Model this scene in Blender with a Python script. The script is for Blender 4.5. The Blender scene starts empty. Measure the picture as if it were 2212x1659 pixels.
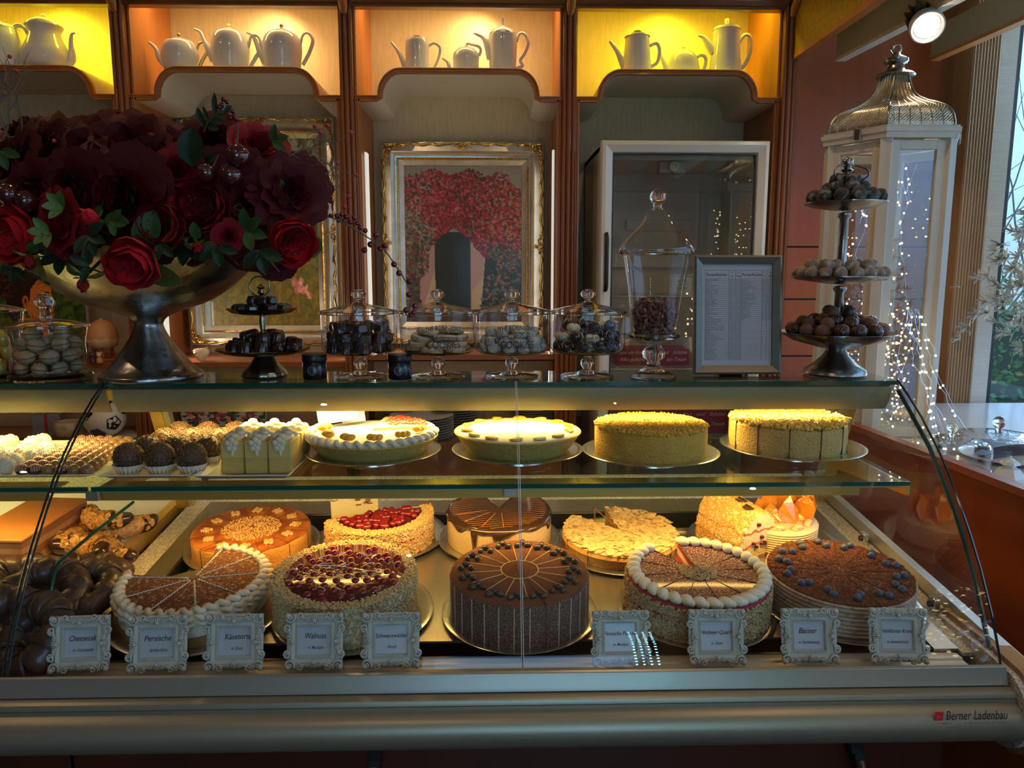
import bpy, math, random
import numpy as np
from mathutils import Vector, Matrix, Euler, noise

sc = bpy.context.scene
COL = sc.collection
PI = math.pi
rnd = random.Random(11)

# ------------------------------------------------------------------ camera
PITCH, YAW, EYE = math.radians(8.5), 0.025, 1.5
FPX = 1650.0
cam_d = bpy.data.cameras.new('camera')
cam_d.sensor_fit = 'HORIZONTAL'
cam_d.sensor_width = 36.0
cam_d.lens = 36.0 * FPX / 2212.0
cam_d.clip_start = 0.02
cam = bpy.data.objects.new('camera', cam_d)
cam.location = (0, 0, EYE)
cam.rotation_euler = (PI / 2 - PITCH, 0, -YAW)
COL.objects.link(cam)
sc.camera = cam

# ------------------------------------------------------------------ world, exposure
sc.view_settings.view_transform = 'Standard'
sc.view_settings.look = 'None'
sc.view_settings.gamma = 1.0
sc.view_settings.exposure = 0.12
sc.cycles.use_denoising = True
sc.cycles.max_bounces = 10
sc.cycles.diffuse_bounces = 3
sc.cycles.glossy_bounces = 4
sc.cycles.transmission_bounces = 8
sc.cycles.transparent_max_bounces = 24
sc.cycles.caustics_reflective = False
sc.cycles.caustics_refractive = False
sc.cycles.sample_clamp_indirect = 4.0
sc.cycles.use_adaptive_sampling = True
sc.cycles.adaptive_threshold = 0.03

world = bpy.data.worlds.new('winter_daylight')
sc.world = world
world.use_nodes = True
wn = world.node_tree
wn.nodes.clear()
wo = wn.nodes.new('ShaderNodeOutputWorld')
wb = wn.nodes.new('ShaderNodeBackground')
wt = wn.nodes.new('ShaderNodeTexCoord')
ws = wn.nodes.new('ShaderNodeSeparateXYZ')
wr = wn.nodes.new('ShaderNodeValToRGB')
wr.color_ramp.elements[0].position = 0.45
wr.color_ramp.elements[0].color = (0.10, 0.16, 0.18, 1)
wr.color_ramp.elements[1].position = 0.62
wr.color_ramp.elements[1].color = (0.22, 0.42, 0.75, 1)
wm = wn.nodes.new('ShaderNodeMath')
wm.operation = 'MULTIPLY_ADD'
wm.inputs[1].default_value = 0.5
wm.inputs[2].default_value = 0.5
wn.links.new(wt.outputs['Generated'], ws.inputs[0])
wn.links.new(ws.outputs['Z'], wm.inputs[0])
wn.links.new(wm.outputs[0], wr.inputs[0])
wn.links.new(wr.outputs[0], wb.inputs['Color'])
wb.inputs['Strength'].default_value = 3.2
wn.links.new(wb.outputs[0], wo.inputs['Surface'])


def area(name, loc, rot, sx, sy, power, color, spread=180):
    d = bpy.data.lights.new(name, 'AREA')
    d.shape = 'RECTANGLE'
    d.size, d.size_y = sx, sy
    d.energy = power
    d.color = color
    d.spread = math.radians(spread)
    o = bpy.data.objects.new(name, d)
    o.location = loc
    o.rotation_euler = rot
    COL.objects.link(o)
    return o


def spot(name, loc, target, power, color, size=60, blend=0.5, radius=0.03):
    d = bpy.data.lights.new(name, 'SPOT')
    d.energy = power
    d.color = color
    d.spot_size = math.radians(size)
    d.spot_blend = blend
    d.shadow_soft_size = radius
    o = bpy.data.objects.new(name, d)
    o.location = loc
    o.rotation_euler = (Vector(target) - Vector(loc)).to_track_quat('-Z', 'Y').to_euler()
    COL.objects.link(o)
    return o


# daylight through the shop front behind the camera and through the side window
area('shop_front_daylight', (0.25, -2.85, 1.5), (PI / 2, 0, 0), 1.3, 1.5, 10, (0.36, 0.70, 1.0))
area('side_window_daylight', (2.75, 2.95, 1.9), (PI / 2, 0, PI * 0.72), 1.0, 1.4, 60, (0.5, 0.75, 1.0))
for _x, _y, _p in ((-1.9, .9, 9), (-.7, 1.9, 13), (.5, 1.9, 13), (-.4, -.3, 10), (1.1, .6, 10), (-1.9, 2.3, 9)):
    spot('ceiling_spot', (_x, _y, 2.9), (_x, _y + .45, 0), _p, (1.0, .66, .38), 150, .8, .012)
# lamp in the canopy of the display case and lamp under its glass shelf
YEL = (1.0, 0.74, 0.22)
YEL2 = (1.0, 0.60, 0.15)
area('canopy_lamp', (0.03, 1.585, 1.225), (math.radians(4), 0, 0), 1.46, 0.03, 6.5, YEL, 150)
area('canopy_lamp_left', (-1.55, 1.585, 1.225), (math.radians(4), 0, 0), 1.4, 0.03, 6.5, YEL, 150)
area('shelf_lamp', (0.03, 1.445, 1.068), (math.radians(22), 0, 0), 1.42, 0.03, 3.4, YEL2, 170)
area('shelf_lamp_left', (-1.55, 1.445, 1.068), (math.radians(22), 0, 0), 1.4, 0.03, 2.6, YEL2, 170)

# ------------------------------------------------------------------ pixel helpers (frame 2212 x 1659)
_f = Vector((math.sin(YAW) * math.cos(PITCH), math.cos(YAW) * math.cos(PITCH), -math.sin(PITCH)))
_r = Vector((math.cos(YAW), -math.sin(YAW), 0))
_u = _r.cross(_f)


def ray(px, py):
    return _f + _r * ((px - 1106.0) / FPX) + _u * ((829.5 - py) / FPX)


def at(px, py, Y=None, Z=None, X=None):
    d = ray(px, py)
    t = Y / d.y if Y is not None else ((Z - EYE) / d.z if Z is not None else X / d.x)
    return Vector((d.x * t, d.y * t, EYE + d.z * t))


def deck_z(y):
    return 0.862 + 0.1 * (y - 1.2)


def deckpt(px, py):
    d = ray(px, py)
    t = (0.862 - 0.12 - EYE) / (d.z - 0.1 * d.y)
    return Vector((d.x * t, d.y * t, EYE + d.z * t))


TILT = math.atan(0.1)


# ------------------------------------------------------------------ mesh building
class MB:
    def __init__(s):
        s.v = []
        s.f = []

    def add(s, vs, fs, M=None):
        n = len(s.v)
        if M is not None:
            vs = [M @ Vector(v) for v in vs]
        s.v += [tuple(v) for v in vs]
        s.f += [tuple(i + n for i in f) for f in fs]
        return s

    def box(s, c, d, M=None, top=1.0):
        x, y, z = d[0] / 2, d[1] / 2, d[2] / 2
        vs = [(c[0] + a * x * (top if k > 0 else 1), c[1] + b * y * (top if k > 0 else 1), c[2] + k * z)
              for k in (-1, 1) for b in (-1, 1) for a in (-1, 1)]
        return s.add(vs, [(0, 2, 3, 1), (4, 5, 7, 6), (0, 1, 5, 4), (1, 3, 7, 5), (3, 2, 6, 7), (2, 0, 4, 6)], M)

    def box2(s, a, b, M=None):
        return s.box([(a[i] + b[i]) / 2 for i in range(3)], [abs(b[i] - a[i]) for i in range(3)], M)

    def lathe(s, prof, n=40, M=None, wob=None):
        vs, fs, rings = [], [], []
        for r, z in prof:
            if r < 1e-6:
                rings.append([len(vs)])
                vs.append((0, 0, z))
            else:
                ring = []
                for i in range(n):
                    a = 2 * PI * i / n
                    q = r * (wob(a, z) if wob else 1)
                    ring.append(len(vs))
                    vs.append((q * math.cos(a), q * math.sin(a), z))
                rings.append(ring)
        for A, B in zip(rings, rings[1:]):
            if len(A) == 1 and len(B) == 1:
                continue
            for i in range(n):
                j = (i + 1) % n
                if len(A) == 1:
                    fs.append((A[0], B[j], B[i]))
                elif len(B) == 1:
                    fs.append((A[i], A[j], B[0]))
                else:
                    fs.append((A[i], A[j], B[j], B[i]))
        return s.add(vs, fs, M)

    def sector(s, prof, a0, a1, n=48, M=None):
        """prof runs from the axis at the bottom, outwards and back to the axis on top"""
        vs, fs = [], []
        m = len(prof)
        for i in range(n + 1):
            a = a0 + (a1 - a0) * i / n
            for r, z in prof:
                vs.append((r * math.cos(a), r * math.sin(a), z))
        for i in range(n):
            for k in range(m - 1):
                fs.append((i * m + k, (i + 1) * m + k, (i + 1) * m + k + 1, i * m + k + 1))
        fs.append(tuple(range(m)))
        fs.append(tuple(n * m + k for k in reversed(range(m))))
        return s.add(vs, fs, M)

    def tube(s, pts, r, n=8, closed=False, M=None, flat=1.0):
        pts = [Vector(p) for p in pts]
        m = len(pts)
        rr = [r] * m if isinstance(r, (int, float)) else list(r)
        vs, fs = [], []
        up = None
        for i, p in enumerate(pts):
            if closed:
                t = pts[(i + 1) % m] - pts[i - 1]
            else:
                t = pts[min(i + 1, m - 1)] - pts[max(i - 1, 0)]
            if t.length < 1e-9:
                t = Vector((0, 0, 1))
            t.normalize()
            if up is None:
                up = t.orthogonal().normalized()
            up = (up - t * up.dot(t))
            if up.length < 1e-6:
                up = t.orthogonal()
            up.normalize()
            w = t.cross(up)
            for k in range(n):
                a = 2 * PI * k / n
                vs.append(p + up * (math.cos(a) * rr[i]) + w * (math.sin(a) * rr[i] * flat))
        for i in range(m if closed else m - 1):
            j = (i + 1) % m
            for k in range(n):
                l = (k + 1) % n
                fs.append((i * n + k, i * n + l, j * n + l, j * n + k))
        if not closed:
            fs.append(tuple(reversed(range(n))))
            fs.append(tuple((m - 1) * n + k for k in range(n)))
        return s.add(vs, fs, M)

    def ball(s, c, r, n=12, m=8, sc=(1, 1, 1), M=None, nz=0.0, nf=40.0, seed=0):
        vs, fs = [], []
        for j in range(m + 1):
            th = PI * j / m
            for i in range(n if 0 < j < m else 1):
                a = 2 * PI * i / n
                d = Vector((math.sin(th) * math.cos(a), math.sin(th) * math.sin(a), math.cos(th)))
                q = r * (1 + (nz * noise.noise(d * nf * 0.05 + Vector((seed, seed * 1.7, 0))) if nz else 0))
                vs.append((c[0] + d.x * q * sc[0], c[1] + d.y * q * sc[1], c[2] + d.z * q * sc[2]))
        def ix(j, i):
            return 0 if j == 0 else (1 + (m - 1) * n if j == m else 1 + (j - 1) * n + i % n)
        for j in range(m):
            for i in range(n):
                if j == 0:
                    fs.append((0, ix(1, i), ix(1, i + 1)))
                elif j == m - 1:
                    fs.append((ix(j, i), ix(m, 0), ix(j, i + 1)))
                else:
                    fs.append((ix(j, i), ix(j + 1, i), ix(j + 1, i + 1), ix(j, i + 1)))
        return s.add(vs, fs, M)

    def chip(s, c, r, M=None):
        """a small irregular crumb"""
        q = Matrix.Rotation(rnd.random() * 6, 4, Vector((rnd.random() - .5, rnd.random() - .5, rnd.random() + .01)))
        k = [r * (0.6 + 0.7 * rnd.random()) for _ in range(6)]
        vs = [(k[0], 0, 0), (-k[1], 0, 0), (0, k[2], 0), (0, -k[3], 0), (0, 0, k[4] * .8), (0, 0, -k[5] * .8)]
        vs = [Vector(c) + (q @ Vector(v)) for v in vs]
        return s.add(vs, [(0, 2, 4), (2, 1, 4), (1, 3, 4), (3, 0, 4), (2, 0, 5), (1, 2, 5), (3, 1, 5), (0, 3, 5)], M)

    def prism(s, poly, y0, y1, M=None):
        """poly in XZ pushed along Y"""
        n = len(poly)
        vs = [(x, y0, z) for x, z in poly] + [(x, y1, z) for x, z in poly]
        fs = [tuple(range(n)), tuple(reversed(range(n, 2 * n)))]
        fs += [(i, i + n, (i + 1) % n + n, (i + 1) % n) for i in range(n)]
        return s.add(vs, fs, M)

    def sweepx(s, prof, x0, x1, closed=True, M=None):
        """prof in YZ pushed along X"""
        n = len(prof)
        vs = [(x0, y, z) for y, z in prof] + [(x1, y, z) for y, z in prof]
        fs = [(i, (i + 1) % n, (i + 1) % n + n, i + n) for i in range(n if closed else n - 1)]
        if closed:
            fs += [tuple(reversed(range(n))), tuple(range(n, 2 * n))]
        return s.add(vs, fs, M)

    def grid(s, fn, nu, nv, M=None, wrap=False):
        vs = [fn(i / nu, j / nv) for j in range(nv + 1) for i in range(nu + 1)]
        fs = [(j * (nu + 1) + i, j * (nu + 1) + i + 1, (j + 1) * (nu + 1) + i + 1, (j + 1) * (nu + 1) + i)
              for j in range(nv) for i in range(nu)]
        return s.add(vs, fs, M)

    def mesh(s, name, smooth=40):
        me = bpy.data.meshes.new(name)
        me.from_pydata(s.v, [], s.f)
        me.update()
        if smooth:
            me.polygons.foreach_set('use_smooth', [True] * len(me.polygons))
            if smooth < 180:
                me.set_sharp_from_angle(angle=math.radians(smooth))
        return me


def obj(name, mb, mat, parent=None, smooth=40, bevel=0, label=None, solid=0, kind=None, loc=None, rot=None, fix=False):
    me = mb.mesh(name, smooth) if isinstance(mb, MB) else mb
    if mat is not None and not me.materials:
        me.materials.append(mat)
    if fix:
        import bmesh
        bm = bmesh.new()
        bm.from_mesh(me)
        bmesh.ops.recalc_face_normals(bm, faces=bm.faces)
        bm.to_mesh(me)
        bm.free()
    o = bpy.data.objects.new(name, me)
    COL.objects.link(o)
    if parent is not None:
        o.parent = parent
    if loc is not None:
        o.location = loc
    if rot is not None:
        o.rotation_euler = rot
    if solid:
        m = o.modifiers.new('solid', 'SOLIDIFY')
        m.thickness = solid
        m.offset = 0
    if bevel:
        m = o.modifiers.new('bevel', 'BEVEL')
        m.width = bevel
        m.segments = 2
        m.limit_method = 'ANGLE'
        m.angle_limit = math.radians(40)
    if label:
        o['label'] = label
    if kind:
        o['kind'] = kind
    return o


def tag(o, label=None, cat=None, group=None, kind=None):
    if label:
        o['label'] = label
    if cat:
        o['category'] = cat
    if group:
        o['group'] = group
    if kind:
        o['kind'] = kind
    return o


def thing(name, label, cat, loc=(0, 0, 0), rot=(0, 0, 0), group=None):
    o = bpy.data.objects.new(name, None)
    o.empty_display_size = 0.05
    COL.objects.link(o)
    o.location = loc
    o.rotation_euler = rot
    return tag(o, label, cat, group)


def kids(o):
    return [c for c in bpy.data.objects if c.parent == o]


def dup(root, loc=None, rot=None, label=None, group=None, scale=None):
    def cp(o, parent):
        c = o.copy()
        COL.objects.link(c)
        if parent is not None:
            c.parent = parent
        for k in KIDS.get(o.name, []):
            cp(k, c)
        return c
    KIDS = {}
    for c in bpy.data.objects:
        if c.parent is not None:
            KIDS.setdefault(c.parent.name, []).append(c)
    r = cp(root, None)
    if loc is not None:
        r.location = loc
    if rot is not None:
        r.rotation_euler = rot
    if scale is not None:
        r.scale = (scale,) * 3 if isinstance(scale, (int, float)) else scale
    if label:
        r['label'] = label
    if group:
        r['group'] = group
    return r


def struct(name, mb, mat, **kw):
    return tag(obj(name, mb, mat, **kw), kind='structure')


ORD = ('first second third fourth fifth sixth seventh eighth ninth tenth eleventh twelfth thirteenth fourteenth '
       'fifteenth sixteenth seventeenth eighteenth nineteenth twentieth').split()
ORD += ['twenty-' + o for o in ORD[:9]] + ['thirtieth']


def nth(i, n, a='from the left'):
    if i == 0:
        return 'leftmost' if a == 'from the left' else 'first ' + a
    if i == n - 1 and a == 'from the left':
        return 'rightmost'
    return ORD[i] + ' ' + a


# ------------------------------------------------------------------ materials
def mat(name, col, rough=0.5, metal=0.0, c2=None, ns=8.0, mix=(0.35, 0.65), bump=0.0, bs=60.0, st=(1, 1, 1), emit=0.0,
        coat=0.0, sss=0.0, spec=0.5, dist=0.0, detail=4.0, ecol=None, bst=None, sheen=0.0, c3=None, trans=0.0):
    m = bpy.data.materials.new(name)
    m.use_nodes = True
    nt = m.node_tree
    b = nt.nodes['Principled BSDF']
    b.inputs['Base Color'].default_value = (*col, 1)
    b.inputs['Roughness'].default_value = rough
    b.inputs['Metallic'].default_value = metal
    b.inputs['Specular IOR Level'].default_value = spec
    b.inputs['Coat Weight'].default_value = coat
    b.inputs['Coat Roughness'].default_value = 0.08
    b.inputs['Sheen Weight'].default_value = sheen
    b.inputs['Transmission Weight'].default_value = trans
    if sss:
        b.inputs['Subsurface Weight'].default_value = sss
        b.inputs['Subsurface Radius'].default_value = (0.01, 0.006, 0.003)
    if emit:
        b.inputs['Emission Color'].default_value = (*(ecol or col), 1)
        b.inputs['Emission Strength'].default_value = emit
    tc = nt.nodes.new('ShaderNodeTexCoord')
    if c2 is not None:
        mp = nt.nodes.new('ShaderNodeMapping')
        mp.inputs['Scale'].default_value = st
        nt.links.new(tc.outputs['Object'], mp.inputs[0])
        n = nt.nodes.new('ShaderNodeTexNoise')
        n.inputs['Scale'].default_value = ns
        n.inputs['Detail'].default_value = detail
        n.inputs['Distortion'].default_value = dist
        nt.links.new(mp.outputs[0], n.inputs[0])
        r = nt.nodes.new('ShaderNodeValToRGB')
        r.color_ramp.elements[0].position = mix[0]
        r.color_ramp.elements[0].color = (*col, 1)
        r.color_ramp.elements[1].position = mix[1]
        r.color_ramp.elements[1].color = (*c2, 1)
        if c3 is not None:
            e = r.color_ramp.elements.new((mix[0] + mix[1]) / 2)
            e.color = (*c3, 1)
        nt.links.new(n.outputs[0], r.inputs[0])
        nt.links.new(r.outputs[0], b.inputs['Base Color'])
    if bump:
        mp2 = nt.nodes.new('ShaderNodeMapping')
        mp2.inputs['Scale'].default_value = bst or st
        nt.links.new(tc.outputs['Object'], mp2.inputs[0])
        n2 = nt.nodes.new('ShaderNodeTexNoise')
        n2.inputs['Scale'].default_value = bs
        n2.inputs['Detail'].default_value = 3
        nt.links.new(mp2.outputs[0], n2.inputs[0])
        bp = nt.nodes.new('ShaderNodeBump')
        bp.inputs['Strength'].default_value = min(1.0, bump)
        bp.inputs['Distance'].default_value = 0.004
        nt.links.new(n2.outputs[0], bp.inputs['Height'])
        nt.links.new(bp.outputs[0], b.inputs['Normal'])
    return m


def layers(name, stops, axis='Z', rough=0.7, bump=0.5, bs=120.0, wob=0.002):
    """horizontal bands of colour in object space: stops = [(height, colour), ...]"""
    m = mat(name, stops[0][1], rough, bump=bump, bs=bs)
    nt = m.node_tree
    b = nt.nodes['Principled BSDF']
    tc = nt.nodes.new('ShaderNodeTexCoord')
    sp = nt.nodes.new('ShaderNodeSeparateXYZ')
    nt.links.new(tc.outputs['Object'], sp.inputs[0])
    nz = nt.nodes.new('ShaderNodeTexNoise')
    nz.inputs['Scale'].default_value = 40
    nt.links.new(tc.outputs['Object'], nz.inputs[0])
    a = nt.nodes.new('ShaderNodeMath')
    a.operation = 'MULTIPLY_ADD'
    a.inputs[1].default_value = wob * 2
    nt.links.new(nz.outputs[0], a.inputs[0])
    nt.links.new(sp.outputs[axis], a.inputs[2])
    z0, z1 = stops[0][0], stops[-1][0] + 0.02
    mr = nt.nodes.new('ShaderNodeMapRange')
    mr.inputs['From Min'].default_value = z0
    mr.inputs['From Max'].default_value = z1
    nt.links.new(a.outputs[0], mr.inputs[0])
    r = nt.nodes.new('ShaderNodeValToRGB')
    r.color_ramp.interpolation = 'CONSTANT'
    while len(r.color_ramp.elements) < len(stops):
        r.color_ramp.elements.new(0.5)
    for e, (z, c) in zip(r.color_ramp.elements, stops):
        e.position = (z - z0) / (z1 - z0)
        e.color = (*c, 1)
    nt.links.new(mr.outputs[0], r.inputs[0])
    nt.links.new(r.outputs[0], b.inputs['Base Color'])
    return m


def speckle(name, base, dots, scale=260, rough=0.6, thr=0.5):
    m = mat(name, base, rough)
    nt = m.node_tree
    b = nt.nodes['Principled BSDF']
    tc = nt.nodes.new('ShaderNodeTexCoord')
    v = nt.nodes.new('ShaderNodeTexVoronoi')
    v.inputs['Scale'].default_value = scale
    nt.links.new(tc.outputs['Object'], v.inputs[0])
    sp = nt.nodes.new('ShaderNodeSeparateXYZ')
    nt.links.new(v.outputs['Color'], sp.inputs[0])
    r = nt.nodes.new('ShaderNodeValToRGB')
    r.color_ramp.interpolation = 'CONSTANT'
    cs = [base] + dots
    while len(r.color_ramp.elements) < len(cs):
        r.color_ramp.elements.new(0.5)
    for i, e in enumerate(r.color_ramp.elements):
        e.position = 0 if i == 0 else thr + (1 - thr) * (i - 1) / (len(cs) - 1)
        e.color = (*cs[i], 1)
    nt.links.new(sp.outputs[0], r.inputs[0])
    nt.links.new(r.outputs[0], b.inputs['Base Color'])
    return m


def pane(name, tint=(1, 1, 1), k=1.0, base=0.0, rough=0.0):
    """thin clear glass: lets light straight through, mirrors by the Fresnel law"""
    m = bpy.data.materials.new(name)
    m.use_nodes = True
    nt = m.node_tree
    nt.nodes.clear()
    o = nt.nodes.new('ShaderNodeOutputMaterial')
    t = nt.nodes.new('ShaderNodeBsdfTransparent')
    t.inputs[0].default_value = (*tint, 1)
    g = nt.nodes.new('ShaderNodeBsdfGlossy')
    g.inputs['Roughness'].default_value = rough
    f = nt.nodes.new('ShaderNodeLayerWeight')
    f.inputs[0].default_value = 0.5
    w = nt.nodes.new('ShaderNodeMath')
    w.operation = 'POWER'
    w.inputs[1].default_value = 4.0
    nt.links.new(f.outputs['Facing'], w.inputs[0])
    a = nt.nodes.new('ShaderNodeMath')
    a.operation = 'MULTIPLY_ADD'
    a.use_clamp = True
    a.inputs[1].default_value = 0.9 * k
    a.inputs[2].default_value = 0.045 * k + base
    x = nt.nodes.new('ShaderNodeMixShader')
    nt.links.new(w.outputs[0], a.inputs[0])
    nt.links.new(a.outputs[0], x.inputs[0])
    nt.links.new(t.outputs[0], x.inputs[1])
    nt.links.new(g.outputs[0], x.inputs[2])
    nt.links.new(x.outputs[0], o.inputs[0])
    return m


def solid_glass(name, col=(1, 1, 1), rough=0.0):
    m = bpy.data.materials.new(name)
    m.use_nodes = True
    b = m.node_tree.nodes['Principled BSDF']
    b.inputs['Base Color'].default_value = (*col, 1)
    b.inputs['Roughness'].default_value = rough
    b.inputs['Transmission Weight'].default_value = 1
    b.inputs['IOR'].default_value = 1.48
    return m


def vcol(name, rough=0.5, coat=0.2):
    m = mat(name, (1, 1, 1), rough, coat=coat, bump=0.3, bs=140)
    a = m.node_tree.nodes.new('ShaderNodeVertexColor')
    a.layer_name = 'paint'
    m.node_tree.links.new(a.outputs[0], m.node_tree.nodes['Principled BSDF'].inputs['Base Color'])
    return m


W_CH = mat('cherry_wood', (0.30, 0.090, 0.018), 0.38, c2=(0.38, 0.125, 0.026), ns=14, st=(1, 1, .05), mix=(.3, .7), bump=.15, bs=120, coat=.15)
W_DK = mat('dark_cherry_wood', (0.24, 0.070, 0.015), 0.33, c2=(0.15, 0.040, 0.009), ns=14, st=(1, 1, .05), bump=.15, bs=120, coat=.25)
W_DKH = mat('dark_cherry_wood_across', (0.19, 0.055, 0.014), 0.33, c2=(0.12, 0.032, 0.008), ns=14, st=(.05, 1, 1), bump=.15, bs=120, coat=.25)
W_HZ = mat('cherry_wood_across', (0.25, 0.07, 0.018), 0.4, c2=(0.32, 0.10, 0.025), ns=14, st=(.05, 1, 1), coat=.15)
W_RED = mat('red_veneer', (0.46, 0.115, 0.028), 0.42, c2=(0.35, 0.080, 0.020), ns=10, st=(1, 1, .07), bump=.1, bs=90, coat=.1)
W_REDY = mat('red_veneer_long', (0.30, 0.062, 0.018), 0.42, c2=(0.21, 0.042, 0.012), ns=10, st=(1, .07, 1), coat=.12)
W_OR = mat('orange_veneer', (0.58, 0.22, 0.06), 0.5, c2=(0.50, 0.18, 0.045), ns=12, st=(1, 1, .05))
W_FL = mat('fluted_oak', (0.42, 0.25, 0.12), 0.55, c2=(0.30, 0.16, 0.07), ns=12, st=(1, 1, .04), bump=.3, bs=160)
PAPER = mat('beige_wallpaper', (0.64, 0.49, 0.30), 0.8, c2=(0.57, 0.43, 0.26), ns=120, st=(1, 1, .12), bump=.25, bs=200)
CREAM = mat('cream_lacquer', (0.66, 0.58, 0.44), 0.35, coat=.2)
ALU = mat('champagne_aluminium', (0.56, 0.52, 0.42), 0.34, .75, c2=(0.52, 0.48, 0.39), ns=60, st=(.03, 1, 1))
ALUD = mat('champagne_aluminium_canopy', (0.46, 0.40, 0.20), 0.42, .35)
STEEL = mat('brushed_steel', (0.50, 0.46, 0.40), 0.30, .92, c2=(0.44, 0.41, 0.36), ns=90, st=(1, .02, 1), bump=.05, bs=200)
STEELD = mat('dark_well', (0.05, 0.045, 0.04), 0.35, .6)
CHROME = mat('chrome', (0.75, 0.75, 0.75), 0.12, 1)
PEWTER = mat('pewter', (0.38, 0.36, 0.33), 0.28, 1, c2=(0.24, 0.225, 0.205), ns=16, bump=.45, bs=30)
VASEM = mat('hammered_silver', (0.46, 0.45, 0.43), 0.30, 1, c2=(0.27, 0.26, 0.24), ns=22, mix=(.4, .6), bump=.5, bs=38)
TERR = speckle('terrazzo', (0.62, 0.58, 0.50), [(0.32, 0.29, 0.25), (0.75, 0.72, 0.66), (0.45, 0.36, 0.30)], 420)
GLASS = pane('clear_pane', (0.985, 0.995, 0.985), 1.0)
GEDGE = mat('green_glass_edge', (0.0, 0.11, 0.07), 0.12, coat=.5, emit=0, trans=.25)
JARG = pane('jar_glass', (0.985, 0.985, 0.975), 1.35, 0.0)
JARS = solid_glass('jar_glass_solid')
BLACK = mat('black', (0.012, 0.011, 0.011), 0.35)
WHITE = mat('white_enamel', (0.78, 0.77, 0.72), 0.28, coat=.3)
INK = mat('ink', (0.03, 0.03, 0.035), 0.6)


# ------------------------------------------------------------------ text
def text(s, size, mt, parent, loc, rot=(0, 0, 0), shear=0.0, align='CENTER', name='lettering', bend=None, sx=1.0, ext=0.0, fit=None):
    c = bpy.data.curves.new(name, 'FONT')
    c.body = s
    c.size = size
    c.shear = shear
    c.align_x = align
    c.resolution_u = 3
    c.extrude = ext
    c.offset = size * 0.008
    t = bpy.data.objects.new(name, c)
    COL.objects.link(t)
    dg = bpy.context.evaluated_depsgraph_get()
    me = bpy.data.meshes.new_from_object(t.evaluated_get(dg))
    bpy.data.objects.remove(t)
    bpy.data.curves.remove(c)
    if fit and me.vertices:
        xs = [v.co.x for v in me.vertices]
        sx = fit / max(1e-6, max(xs) - min(xs))
    for v in me.vertices:
        v.co.x *= sx
        if bend:
            R0, arc = bend
            a = v.co.x / R0
            v.co = Vector((R0 * math.sin(a), v.co.y - arc * v.co.x ** 2, R0 * math.cos(a)))
    me.materials.clear()
    me.materials.append(mt)
    o = bpy.data.objects.new(name, me)
    COL.objects.link(o)
    o.parent = parent
    o.location = loc
    o.rotation_euler = rot
    return o

# ================================================================== THE ROOM
struct('floor', MB().box2((-4.2, -3, -.05), (3.4, 4.0, 0)), mat('floor_tiles', (0.10, 0.06, 0.04), .4))
struct('ceiling', MB().box2((-4.2, -3, 2.95), (3.4, 4.0, 3.0)), mat('ceiling_paint', (0.45, 0.36, 0.25), .8))
struct('wall_left', MB().box2((-4.25, -3, 0), (-4.2, 4.0, 2.95)), W_RED)
struct('wall_back', MB().box2((-4.2, 3.68, 0), (1.2, 3.72, 2.95)), W_RED)
# wall_right: red wood panels beside the cabinets, with dark shadow gaps
m = MB()
zs = [0, 1.132, 1.376, 1.596, 2.95]
for a, b in zip(zs, zs[1:]):
    m.box2((1.245, 3.25, a + .004), (1.955, 3.28, b - .004))
struct('wall_right', m, W_RED)
struct('trim_1', MB().box2((1.2, 3.275, 0), (1.99, 3.30, 2.95)), BLACK)
struct('trim_2', MB().box2((1.955, 3.20, 0), (1.985, 3.30, 2.95)), W_DK)
m = MB()
for i in range(9):                       # fluted pilaster
    x = 1.822 + i * .0118
    m.tube([(x + .0055, 3.0, .9), (x + .0055, 3.0, 2.95)], .0056, 8)
m.box2((1.82, 3.0, .9), (1.93, 3.2, 2.95))
struct('trim_3', m, W_FL)
LINEN = mat('linen_blind', (0.62, 0.56, 0.50), .8, c2=(0.54, 0.48, 0.43), ns=60, st=(.15, 1, 3), bump=.3, bs=150)
struct('trim_4', MB().box2((1.93, 3.0, .9), (1.994, 3.03, 2.95)), LINEN)
struct('wall_front', MB().box2((-4.2, -3.05, 0), (-.5, -3.0, 2.95)).box2((1.0, -3.05, 0), (3.4, -3.0, 2.95)).box2((-.5, -3.05, 2.35), (1.0, -3.0, 2.95)).box2((-.5, -3.05, 0), (1.0, -3.0, .7)), W_RED)
# side window
w1 = struct('window_1', MB().box2((1.994, 3.03, .9), (2.03, 3.07, 2.95)).box2((2.03, 3.03, 2.68), (3.3, 3.07, 2.95)).box2((2.03, 3.03, .85), (3.3, 3.07, .93)), mat('dark_window_frame', (0.02, 0.02, 0.025), .5), bevel=.002)
obj('pane', MB().box2((2.03, 3.045, .93), (3.3, 3.05, 2.68)), GLASS, w1)

# ------------------------------------------------------------------ outside: hedge and bare twigs
HEDG = mat('hedge_leaf', (0.05, 0.22, 0.05), .5, c2=(0.10, 0.34, 0.10), ns=3)
HEDY = mat('yellow_leaf', (0.55, 0.50, 0.06), .5)
m, my = MB(), MB()
for i in range(6500):
    x, z = 2.2 + 2.4 * rnd.random(), rnd.random() ** .8 * 1.9 - .4
    y = 4.3 + .5 * rnd.random() + .15 * math.sin(x * 7)
    s = .014 + .02 * rnd.random()
    q = Matrix.Translation((x, y, z)) @ Euler((rnd.random() * 3, rnd.random() * 3, rnd.random() * 6)).to_matrix().to_4x4()
    (my if rnd.random() < .07 and z < 1.1 else m).add([(0, -s, 0), (s * .55, 0, .2 * s), (0, s, 0), (-s * .55, 0, .2 * s)], [(0, 1, 2, 3)], q)
t = thing('hedge', 'green garden hedge outside the side window', 'hedge', (0, 0, 0))
tag(obj('hedge_leaves', m, HEDG, t, smooth=0), kind='stuff')
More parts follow.
